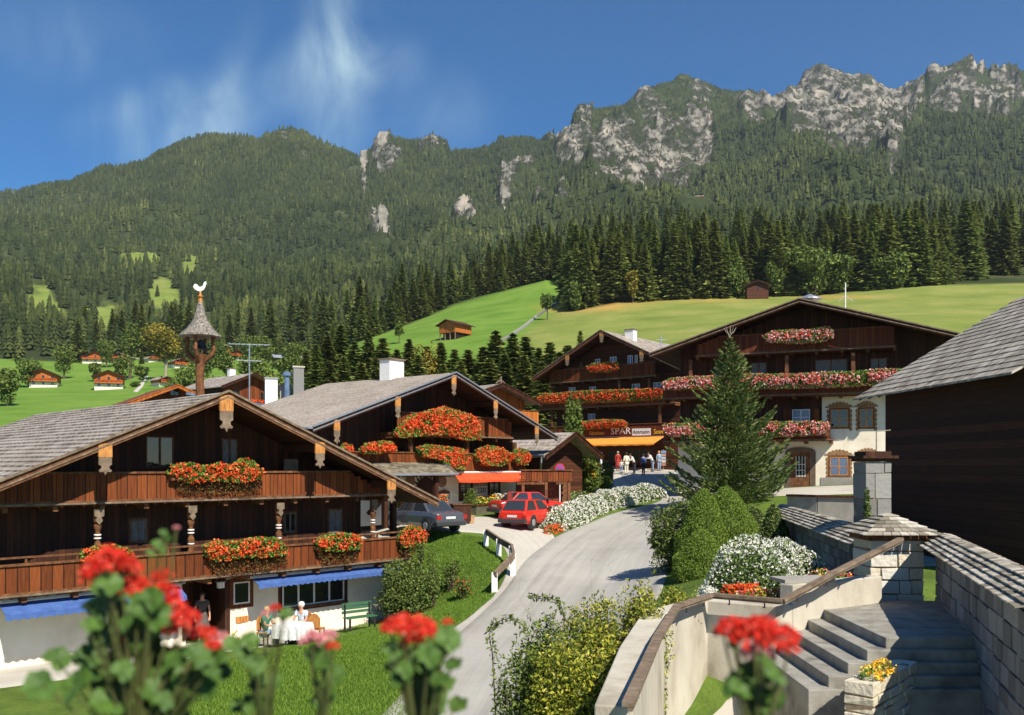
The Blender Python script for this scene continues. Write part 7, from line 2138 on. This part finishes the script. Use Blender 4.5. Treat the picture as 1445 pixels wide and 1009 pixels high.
# flowers along the porch front
strip_plants('porch_flowers', 'long bed of pale pink and yellow flowers behind the grey car', 'flower bed', [(-8.6, 45.4), (-6.6, 45.2), (-4.8, 45.0)], .9, 1.4, 3000, .12, M_LEAF, M_FLOWER_MIX, 560, .06, base=-2.9)
strip_plants('porch_flowers', 'tall mixed flowers beside the inn doorway right of the grey car', 'flower bed', [(-3.9, 45.2), (-3.3, 45.4)], .9, 1.5, 1200, .12, M_LEAF, M_FLOWER_MIX, 180, .06, base=-2.9)
# potted tree
D = 44.2; x = (663.5 - CX) / F * D; z = H1(x, D)
t = thing('potted_tree', 'small leafy tree in a terracotta pot beside the inn planter', 'potted plant', (x, D, z)); t.scale = (.72, .72, .72)
m = MB(); m.lathe([(.22, 0), (.26, .1), (.30, .5), (.33, .52), (.33, .58), (.28, .58)], 14); m.build('pot', m_plain('terracotta', (.45, .26, .13), .8), t)
m = MB(); m.tube([(0, 0, .5), (.03, 0, 1.1), (0, 0, 1.5)], [.04, .03, .02], 6); m.build('trunk', M_BARK, t)
V, Fc = leafs(cloud([(0, 0, 1.75, .5, .5, .5), (.1, 0, 2.15, .35, .35, .35), (-.2, .1, 1.45, .35, .35, .3)], 1300, .3, .3), .12, .4); npmesh('crown', V, Fc, M_BROAD, t)
# dark menu stand
D = 44; x = (650 - CX) / F * D; z = H1(x, D)
t = thing('barrel_stand', 'dark square stand between doorway flowers and the potted tree', 'stand', (x, D, z), R(20))
m = MB(); m.box(-.45, .45, -.3, .3, .12, .95); m.build('box', M_DARKWOOD, t); m = MB(); m.box(-.5, .5, -.35, .35, .952, 1.0); m.build('top', M_BEAM, t)

# ------------------------------------------------------------------ people
def skin(name, pts, edges, rad, mat, parent, sub=1, root=0):
    me = bpy.data.meshes.new(name); me.from_pydata(pts, edges, []); me.update(); me.materials.append(mat)
    o = bpy.data.objects.new(name, me); COL.objects.link(o); o.parent = parent
    sk = o.modifiers.new('skin', 'SKIN'); sk.use_smooth_shade = True
    lay = me.skin_vertices[0] if me.skin_vertices else None
    if lay is None:
        me.attributes  # skin layer is made with the modifier evaluated
    for i, r in enumerate(rad):
        me.skin_vertices[0].data[i].radius = (r, r) if not hasattr(r, '__len__') else r
    me.skin_vertices[0].data[root].use_root = True
    if sub: s = o.modifiers.new('sub', 'SUBSURF'); s.levels = sub; s.render_levels = sub
    return o


def make_skin(name, pts, edges, rad, mat, parent, sub=1, root=0):
    import bmesh
    me = bpy.data.meshes.new(name); bm = bmesh.new(); lay = bm.verts.layers.skin.verify()
    vs = [bm.verts.new(p) for p in pts]
    for v, r in zip(vs, rad):
        v[lay].radius = (r, r) if not hasattr(r, '__len__') else r
    vs[root][lay].use_root = True
    for a, b in edges: bm.edges.new((vs[a], vs[b]))
    bm.to_mesh(me); bm.free(); me.materials.append(mat)
    o = bpy.data.objects.new(name, me); COL.objects.link(o); o.parent = parent
    sk = o.modifiers.new('skin', 'SKIN'); sk.use_smooth_shade = True
    if sub: s = o.modifiers.new('sub', 'SUBSURF'); s.levels = sub; s.render_levels = sub
    return o


def person(label, loc, rz, ht, top, bottom, hair, pose='stand', skirt=False, skinm=M_SKIN, shoes=M_DARKMETAL, hat=None, sleeves=True, fine=False, scale=1):
    """faces local -y"""
    t = thing('person', label, 'person', loc, rz)
    k = ht / 1.7
    sit = pose == 'sit'
    hipz = .47 if sit else .92
    lean = {'stand': 0, 'sit': -.08, 'walk': -.05, 'bend': -.30}[pose]
    P = lambda x, y, z: (x * k, y * k, z * k)
    J = {}
    J['pel'] = (0, 0, hipz); J['wai'] = (0, lean * .3, hipz + .20); J['che'] = (0, lean * .8, hipz + .42); J['nek'] = (0, lean * 1.1, hipz + .56)
    J['hd0'] = (0, lean * 1.25 - .01, hipz + .62); J['hd1'] = (0, lean * 1.35 - .015, hipz + .70); J['hd2'] = (0, lean * 1.35 - .0, hipz + .785)
    for s, n in ((-1, 'l'), (1, 'r')):
        J['sh' + n] = (s * .17, lean * .95, hipz + .50)
        if sit or pose == 'bend': J['el' + n] = (s * .23, lean * .9 - .10, hipz + .25); J['wr' + n] = (s * .09, lean - .32, hipz + .24); J['ha' + n] = (s * .05, lean - .38, hipz + .23)
        elif pose == 'walk': J['el' + n] = (s * .22, .08 * s, hipz + .24); J['wr' + n] = (s * .22, .05 * s - .10, hipz + .02); J['ha' + n] = (s * .21, .05 * s - .14, hipz - .06)
        else: J['el' + n] = (s * .23, .02, hipz + .24); J['wr' + n] = (s * .24, -.05, hipz + .0); J['ha' + n] = (s * .23, -.07, hipz - .08)
        J['hi' + n] = (s * .09, 0, hipz - .04)
        if sit: J['kn' + n] = (s * .11, -.42, hipz + .01); J['an' + n] = (s * .11, -.42, .08); J['to' + n] = (s * .11, -.58, .04)
        elif pose == 'walk': J['kn' + n] = (s * .09, -.10 if s > 0 else .03, .49); J['an' + n] = (s * .09, -.20 if s > 0 else .22, .09); J['to' + n] = (s * .09, -.34 if s > 0 else .10, .04)
        else: J['kn' + n] = (s * .09, -.01, .49); J['an' + n] = (s * .09, .01, .08); J['to' + n] = (s * .10, -.14, .035)
    order = list(J); ix = {a: i for i, a in enumerate(order)}
    rad = dict(pel=.12, wai=.105, che=.13, nek=.052, hd0=.07, hd1=.095, hd2=.07)
    for n in 'lr': rad.update({'sh' + n: .058, 'el' + n: .042, 'wr' + n: .028, 'ha' + n: .038, 'hi' + n: .085, 'kn' + n: .058, 'an' + n: .038, 'to' + n: .034})
    E = [('pel', 'wai'), ('wai', 'che'), ('che', 'nek'), ('nek', 'hd0'), ('hd0', 'hd1'), ('hd1', 'hd2')]
    for n in 'lr': E += [('che', 'sh' + n), ('sh' + n, 'el' + n), ('el' + n, 'wr' + n), ('wr' + n, 'ha' + n), ('pel', 'hi' + n), ('hi' + n, 'kn' + n), ('kn' + n, 'an' + n), ('an' + n, 'to' + n)]
    pts = [P(*J[a]) for a in order]; rr = [rad[a] * k for a in order]; ee = [(ix[a], ix[b]) for a, b in E]
    if fine:       # separate fingers and a thumb, a nose
        for n, s in (('l', -1), ('r', 1)):
            hnd = Vector(J['ha' + n]); d = (hnd - Vector(J['wr' + n])).normalized(); side = Vector((1, 0, 0)) if abs(d.x) < .8 else Vector((0, 1, 0))
            for i, (o_, l_) in enumerate(((-.028, .062), (-.010, .075), (.010, .070), (.028, .055))):
                b0 = hnd + side * o_ + d * .02; b1 = b0 + d * l_ * .55; b2 = b1 + d * l_ * .35 + Vector((0, 0, -.015))
                q = len(pts); pts += [P(*b0), P(*b1), P(*b2)]; rr += [.011 * k, .009 * k, .007 * k]; ee += [(ix['ha' + n], q), (q, q + 1), (q + 1, q + 2)]
            b0 = hnd - side * s * .035; b1 = b0 - side * s * .02 + d * .035
            q = len(pts); pts += [P(*b0), P(*b1)]; rr += [.012 * k, .009 * k]; ee += [(ix['ha' + n], q), (q, q + 1)]
        hd = Vector(J['hd1']); q = len(pts); pts += [P(hd.x, hd.y - .115, hd.z - .01)]; rr += [.014 * k]; ee += [(ix['hd1'], q)]
    make_skin('body', pts, ee, rr, skinm, t)
    # shirt
    def sub(keys, edges, extra, mat, name, radd=None):
        o = {a: i for i, a in enumerate(keys)}
        return make_skin(name, [P(*J[a]) for a in keys], [(o[a], o[b]) for a, b in edges], [((radd or {}).get(a, rad.get(a, .05)) + extra) * k for a in keys], mat, t)
    for n in 'lr': J['me' + n] = tuple((Vector(J['sh' + n]) * .4 + Vector(J['el' + n]) * .6)) if not sleeves else tuple(Vector(J['el' + n]) * .35 + Vector(J['wr' + n]) * .65)
    ks = ['pel', 'wai', 'che', 'shl', 'ell', 'mel', 'shr', 'elr', 'mer']
    eg = [('pel', 'wai'), ('wai', 'che'), ('che', 'shl'), ('shl', 'ell'), ('ell', 'mel'), ('che', 'shr'), ('shr', 'elr'), ('elr', 'mer')]
    if not sleeves: ks = ['pel', 'wai', 'che', 'shl', 'mel', 'shr', 'mer']; eg = [('pel', 'wai'), ('wai', 'che'), ('che', 'shl'), ('shl', 'mel'), ('che', 'shr'), ('shr', 'mer')]
    sub(ks, eg, .022, top, 'shirt', {'mel': .04, 'mer': .04})
    if skirt:
        m = MB(); c0 = J['wai']; m.tube([P(*c0), P(c0[0], c0[1] * .5, hipz - .02), P(0, -.02, hipz - .30), P(0, -.03, .42)], [.13 * k, .18 * k, .24 * k, .29 * k], 16); m.build('skirt', bottom, t, smooth=True)
    else:
        sub(['pel', 'hil', 'knl', 'anl', 'hir', 'knr', 'anr'], [('pel', 'hil'), ('hil', 'knl'), ('knl', 'anl'), ('pel', 'hir'), ('hir', 'knr'), ('knr', 'anr')], .016, bottom, 'trousers', {'anl': .045, 'anr': .045})
    for n in 'lr':
        a = Vector(J['an' + n]); b = Vector(J['to' + n]); m = MB(); m.tube([P(a.x, a.y + .04, .05), P(a.x, (a.y + b.y) / 2, .055), P(b.x, b.y, .035)], [.045 * k, .05 * k, .035 * k], 8); m.build('shoe', shoes, t, smooth=True)
    hd = Vector(J['hd1']); m = MB()
    C = P(hd.x, hd.y + .018, hd.z + .035)
    m.tube([(C[0], C[1] + .03 * k, C[2] - .09 * k), (C[0], C[1] + .02 * k, C[2] - .03 * k), (C[0], C[1] + .01 * k, C[2] + .03 * k), (C[0], C[1], C[2] + .075 * k), (C[0], C[1], C[2] + .10 * k)], [.07 * k, .10 * k, .104 * k, .078 * k, .03 * k], 12)
    m.build('cap' if hat else 'hair', hat or hair, t, smooth=True)
    if fine:
        m = MB()
        for s in (-1, 1): m.box(C[0] + s * .034 * k - .012 * k, C[0] + s * .034 * k + .012 * k, C[1] - .125 * k, C[1] - .10 * k, C[2] - .035 * k, C[2] - .02 * k)
        m.box(C[0] - .022 * k, C[0] + .022 * k, C[1] - .12 * k, C[1] - .095 * k, C[2] - .095 * k, C[2] - .085 * k)
        m.build('eyes_and_mouth', M_DARKMETAL, t)
    return t


M_CLWHITE = m_plain('white_cloth', (.72, .70, .66), .9); M_CLCREAM = m_plain('cream_cloth', (.70, .64, .50), .9); M_CLRED = m_plain('dark_red_cloth', (.35, .03, .02), .9); M_CLBLUE = m_plain('blue_cloth', (.06, .10, .25), .9)
M_CLDARK = m_plain('dark_cloth', (.03, .03, .035), .9); M_CLGREEN = m_plain('green_cloth', (.03, .22, .14), .9); M_CLGREY = m_plain('grey_brown_cloth', (.09, .075, .065), .9); M_CLJEAN = m_plain('pale_blue_cloth', (.22, .30, .42), .9)
M_CLPATT = m_noise('white_and_blue_patterned_cloth', [(.42, (.72, .72, .70)), (.5, (.20, .38, .55)), (.58, (.75, .74, .70))], 14, 2)
M_HAIR_D = m_plain('dark_brown_hair', (.03, .018, .01), .7); M_HAIR_B = m_plain('blond_hair', (.42, .30, .14), .7); M_HAIR_G = m_plain('grey_hair', (.35, .33, .30), .7)
def pgo(px, py, D=None):
    g_ = gp(px, py, 60, 90) if D is None else ((px - CX) / F * D, D, H1((px - CX) / F * D, D))
    return (g_[0], g_[1], g_[2] + .03)
person('person in white shirt and white trousers standing before the shop', pgo(884, 0, 72.5), R(-160), 1.78, M_CLCREAM, M_CLCREAM, M_HAIR_D)
person('person in a dark red dress at the shop window', pgo(872, 0, 75.8), R(160), 1.66, M_CLRED, M_CLRED, M_HAIR_G, skirt=True)
person('person in white top and dark trousers stooping before the shop', pgo(895, 0, 73.5), R(-70), 1.62, M_CLWHITE, M_CLDARK, M_HAIR_D, 'bend')
person('person in blue jacket at the shadow edge before the shop', pgo(908, 0, 72.0), R(-150), 1.66, M_CLBLUE, M_CLDARK, M_HAIR_D)
person('person in white top leaning by the display right of the shop', pgo(921, 0, 75), R(-80), 1.65, M_CLWHITE, M_CLJEAN, M_HAIR_D, 'bend')
person('person in pale blue beside the postcard rack at the shop corner', pgo(930, 0, 76), R(20), 1.65, M_CLJEAN, M_CLJEAN, M_HAIR_B)
person('small child in white between the two adults before the shop', pgo(877, 0, 73.8), R(150), 1.1, M_CLWHITE, M_CLJEAN, M_HAIR_B)
person('figure in white beyond the sunflowers left of the shop', pgo(848, 0, 72), R(90), 1.6, M_CLWHITE, M_CLWHITE, M_HAIR_D)
person('woman in long grey dress standing in the dark chalet doorway', (-10.35, 29.6, H1(-10.35, 29.6) + .03), R(25), 1.66, M_CLGREY, M_CLGREY, M_HAIR_D, skirt=True, sleeves=False, fine=True)
tl = (( 424 - CX) / F * 28.3, 28.3)
zt = H1(*tl) + .03
person('seated person with white cap and patterned shirt at the terrace table', (tl[0], tl[1] + .35, zt), R(-20), 1.72, M_CLPATT, M_CLDARK, M_HAIR_G, 'sit', sleeves=False, hat=M_CLWHITE, fine=True)
t2 = ((373 - CX) / F * 28.0, 28.0)
person('seated blond person in a green top on the left of the terrace', (t2[0], t2[1], H1(*t2) + .03), R(75), 1.66, M_CLGREEN, M_CLJEAN, M_HAIR_B, 'sit', sleeves=False, fine=True)
def chair(label, loc, rz, mat=M_GOLDWOOD):
    t = thing('chair', label, 'chair', loc, rz)
    m = MB(); m.box(-.21, .21, -.2, .22, .43, .47); m.build('seat', mat, t)
    m = MB(); m.prism([(-.2, .5), (.2, .5), (.2, .82), (.1, .93), (0, .97), (-.1, .93), (-.2, .82)], .19, .22); m.build('backrest', mat, t)
    for sx in (-.18, .18):
        for sy in (-.17, .19): m = MB(); m.box(sx - .018, sx + .018, sy - .018, sy + .018, 0, .43); m.build('leg', M_DARKMETAL, t)
chair('wooden terrace chair under the person with the white cap', (tl[0], tl[1] + .42, zt), R(-20))
chair('wooden terrace chair under the blond person', (t2[0] + .05, t2[1], H1(*t2) + .03), R(75))
q = ((447 - CX) / F * 28.6, 28.6); chair('empty carved wooden chair right of the white tablecloth', (q[0], q[1], H1(*q) + .03), R(170))
t = thing('terrace_table', 'square table under a hanging white cloth before the seated person', 'table', (tl[0] - .12, tl[1] - .5, zt), R(-20))
m = MB(); m.box(-.45, .45, -.4, .4, .70, .74); m.build('table_top', M_BEAM, t)
for sx in (-.38, .38):
    for sy in (-.33, .33): m = MB(); m.box(sx - .02, sx + .02, sy - .02, sy + .02, 0, .70); m.build('leg', M_DARKMETAL, t)
c_ = thing('tablecloth', 'white cloth hanging over the terrace table', 'tablecloth', (tl[0] - .12, tl[1] - .5, zt + .742), R(-20))
m = MB(); n = 40; ring = []
for lv, (zz, e) in enumerate(((.004, .0), (.0, .012), (-.15, .03), (-.42, .05))):
    for i in range(n):
        s = i / n * 4; sd_ = int(s); f = s - sd_; c = [(-.46, -.41), (.46, -.41), (.46, .41), (-.46, .41)]; a, b = c[sd_], c[(sd_ + 1) % 4]
        x = a[0] + (b[0] - a[0]) * f; y = a[1] + (b[1] - a[1]) * f; L2 = math.hypot(x, y); wv = e * (1 + .7 * math.sin(i * 1.9)) * (lv > 1) + e * .3
        m.v.append((x * (1 + wv / L2), y * (1 + wv / L2), zz))
for lv in range(3):
    for i in range(n): m.f.append((lv * n + i, (lv + 1) * n + i, (lv + 1) * n + (i + 1) % n, lv * n + (i + 1) % n))
m.f.append(tuple(range(n))); m.build('cloth', M_CLWHITE, c_)
q = ((520 - CX) / F * 31.5, 31.5)
t = thing('garden_bench', 'green garden bench stacked with chairs by the shrub at the terrace end', 'bench', (q[0] - .3, q[1], H1(*q) + .02), R(40))
M_GRN = m_plain('green_painted_wood', (.04, .13, .06), .6)
m = MB()
for i in range(3): m.box(-.6, .6, -.2 + i * .14, -.09 + i * .14, .42, .45)
m.build('seat', M_GRN, t); m = MB()
for i in range(3): m.box(-.6, .6, .22, .25, .55 + i * .14, .65 + i * .14)
m.build('backrest', M_GRN, t)
for sx in (-.5, .5): m = MB(); m.box(sx - .03, sx + .03, -.2, -.14, 0, .42); m.box(sx - .03, sx + .03, .18, .219, 0, .9); m.build('leg', M_DARKMETAL, t)
# postcard stand before the shop
t = thing('postcard_rack', 'colourful postcard rack at the right corner of the shop front', 'rack', pgo(936, 0, 76.3))
m = MB(); m.tube([(0, 0, 0), (0, 0, 1.8)], .03, 6); m.build('pole', M_METAL, t)
m = MB()
for i in range(5):
    for j in range(4):
        a = j * math.pi / 2; m.box(-.16, .16, -.2, -.18, .4 + i * .27, .62 + i * .27, Matrix.Rotation(a, 4, 'Z'))
m.build('cards', m_island('printed_cards', [(0, (.10, .2, .4)), (.3, (.5, .45, .35)), (.6, (.3, .12, .08)), (1, (.6, .58, .55))], .5, .4), t)


# ------------------------------------------------------------------ geraniums right in front of the camera
M_GLEAF = m_noise('geranium_leaf_green', [(.3, (.03, .07, .010)), (.7, (.075, .145, .02))], 30, 3, .6)
M_GSTEM = m_noise('geranium_stalk', [(.3, (.04, .07, .015)), (.7, (.10, .09, .03))], 20, 2, .6)
BOXZ = -.41


def disc_leaf(m, c, r, nrm, seed):
    g = np.random.default_rng(seed); nrm = Vector(nrm).normalized(); a = nrm.orthogonal().normalized(); b = nrm.cross(a)
    n = 18; vs = [Vector(c) - nrm * r * .12]
    for i in range(n):
        an = 2 * math.pi * i / n; rr = r * (1 + .09 * math.cos(an * 7)) * (.45 + .55 * min(1, abs(math.sin(an / 2)) * 2.2))
        vs.append(Vector(c) + a * math.cos(an) * rr + b * math.sin(an) * rr + nrm * (r * .12 * math.cos(an * 3.5)))
    m.add(vs, [(0, 1 + i, 1 + (i + 1) % n) for i in range(n)])


def geranium(label, blooms, leaves, root_px, d, pal=M_FLOWER_G):
    rx = (root_px - CX) / F * d
    t = thing('geranium', label, 'geranium', (rx, d, BOXZ))
    O = Vector((rx, d, BOXZ)); ms = MB()
    crown_z = None
    for i, (px, py, r, dd, *pl_) in enumerate(blooms):
        c = Vector(at(px, py, d + dd)) - O; R_ = r / F * (d + dd)
        P = rng.normal(size=(110, 3)); P /= np.linalg.norm(P, axis=1)[:, None]; P[:, 2] = np.abs(P[:, 2]) * .9 - .25
        C = np.array(c)[None] + P * R_ * rng.uniform(.75, 1.0, (110, 1))
        V, Fc = heads(C, R_ * .17, 5); npmesh('blossom', V, Fc, pl_[0] if pl_ else pal, t)
        ms.tube([(0, 0, -.05), (c.x * .3, c.y * .3, c.z * .45), (c.x * .8, c.y * .8, c.z * .8), (c.x, c.y, c.z - R_ * .3)], [.0026, .0022, .002, .0016], 6)
    ml = MB()
    for i, (px, py, r, dd, *nn) in enumerate(leaves):
        c = Vector(at(px, py, d + dd)) - O; R_ = r / F * (d + dd)
        disc_leaf(ml, c, R_, nn[0] if nn else (random.uniform(-.5, .5), -1 + random.uniform(0, .6), random.uniform(.2, .9)), i)
        ms.tube([(0, 0, -.05), (c.x * .4, c.y * .4, c.z * .5), (c.x, c.y, c.z)], [.002, .0016, .0012], 5)
    ms.build('stalks', M_GSTEM, t); ml.build('leaves', M_GLEAF, t)


def rl_(pts, r0, r1, k, sx=14, sy=14):
    out = []
    for px, py in pts:
        for _ in range(k): out.append((px + random.uniform(-sx, sx), py + random.uniform(-sy, sy), random.uniform(r0, r1), random.uniform(-.03, .12)))
    return out
geranium('blurred scarlet geranium cluster filling the lower left corner', [(152, 792, 30, .0), (172, 800, 26, .03), (190, 828, 24, .05), (225, 838, 26, .03), (244, 862, 26, .02), (250, 888, 24, .08), (208, 832, 20, .1), (286, 896, 20, .04), (312, 902, 16, .1, M_FLOWER_PK), (136, 812, 24, .05), (264, 872, 20, .0), (230, 812, 16, .06), (178, 905, 12, .05), (300, 912, 14, .0)],
         rl_([(150, 862), (185, 880), (140, 900), (212, 880), (180, 915), (160, 940), (125, 870), (200, 850), (240, 918), (275, 925), (215, 935), (120, 930)], 11, 20, 4) + [(214, 866, 26, -.02, (.3, -1, .1)), (206, 842, 18, 0), (290, 965, 22, 0), (80, 930, 20, .1), (60, 965, 26, 0), (100, 970, 26, 0), (330, 908, 15, .05), (160, 985, 30, 0), (220, 980, 26, 0)] + rl_([(150, 830), (175, 855), (200, 900), (160, 960), (200, 960), (240, 950), (270, 960), (130, 950), (300, 940), (180, 1000), (240, 1000)], 12, 22, 5, 20, 16), 190, 1.15)
geranium('blurred geranium sprig with closed buds rising at the left', [(249, 745, 5, 0, M_FLOWER_PK)], [(222, 768, 9, 0), (236, 760, 8, 0), (212, 780, 7, 0), (230, 752, 6, 0), (228, 775, 8, 0)], 205, 1.2)
geranium('blurred small pink geranium with one leaf before the terrace people', [(388, 858, 9, 0), (374, 866, 6, .1, M_FLOWER_PK)], [(404, 865, 10, 0), (398, 872, 7, .02), (352, 905, 16, .05), (345, 925, 15, .05)] + rl_([(360, 940), (372, 970), (350, 995)], 9, 16, 4, 16, 12), 375, 1.25)
geranium('blurred pale pink geranium at the bottom left of centre', [(440, 902, 18, 0, M_FLOWER_PK), (462, 898, 14, .04, M_FLOWER_PK), (470, 912, 10, .0)], rl_([(450, 930), (460, 955), (450, 985)], 9, 16, 4, 14, 12), 455, 1.25)
geranium('bright blurred red geranium at the bottom centre', [(568, 884, 26, 0), (594, 886, 24, .03), (552, 884, 16, .05), (606, 896, 18, .02), (632, 878, 8, .05), (582, 908, 20, .06)], [(632, 902, 20, 0, (.2, -1, .5)), (553, 918, 15, 0), (620, 918, 15, .03), (600, 935, 18, 0), (640, 935, 15, 0)] + rl_([(585, 925), (615, 935), (575, 950), (610, 965), (590, 985), (630, 985)], 13, 22, 5, 20, 12), 590, 1.15)
geranium('large blurred red geranium at the bottom right before the wall', [(1065, 896, 36, 0), (1036, 890, 28, .05), (1095, 900, 32, .04), (1075, 884, 24, .0), (1068, 922, 26, .08, M_FLOWER_PK), (1020, 890, 14, .1, M_FLOWER_PK), (1112, 915, 16, .03)], [(1035, 912, 9, 0)] + rl_([(1060, 945), (1085, 955), (1050, 970), (1075, 990)], 12, 20, 5, 18, 10), 1070, 1.1)
t = thing('balcony_trough', 'wooden balcony trough holding the foreground geraniums just below the view', 'flower box', (0, 1.18, BOXZ - .2))
m = MB(); m.box(-1.1, 1.1, -.13, -.11, 0, .2); m.box(-1.1, 1.1, .11, .13, 0, .2); m.box(-1.1, 1.1, -.109, .109, -.02, 0); m.box(-1.1, -1.08, -.109, .109, 0, .2); m.box(1.08, 1.1, -.109, .109, 0, .2); m.build('boards', M_BEAM, t)
m = MB(); m.box(-1.07, 1.07, -.105, .105, .02, .17); m.build('soil', M_BARK, t)


# ------------------------------------------------------------------ the air
m = MB(); m.box(-1500, 1700, -40, 2700, -60, 1250)
hz_m = bpy.data.materials.new('haze_air'); hz_m.use_nodes = True; _nt = hz_m.node_tree
for n in list(_nt.nodes): _nt.nodes.remove(n)
_o = _nt.nodes.new('ShaderNodeOutputMaterial'); _v = _nt.nodes.new('ShaderNodeVolumePrincipled')
_v.inputs['Color'].default_value = (.80, .90, 1.0, 1); _v.inputs['Density'].default_value = 0.00006; _v.inputs['Anisotropy'].default_value = 0.2
_nt.links.new(_v.outputs['Volume'], _o.inputs['Volume'])
hz = m.build('haze', hz_m); hz['kind'] = 'stuff'; hz['label'] = 'thin bluish mountain haze'
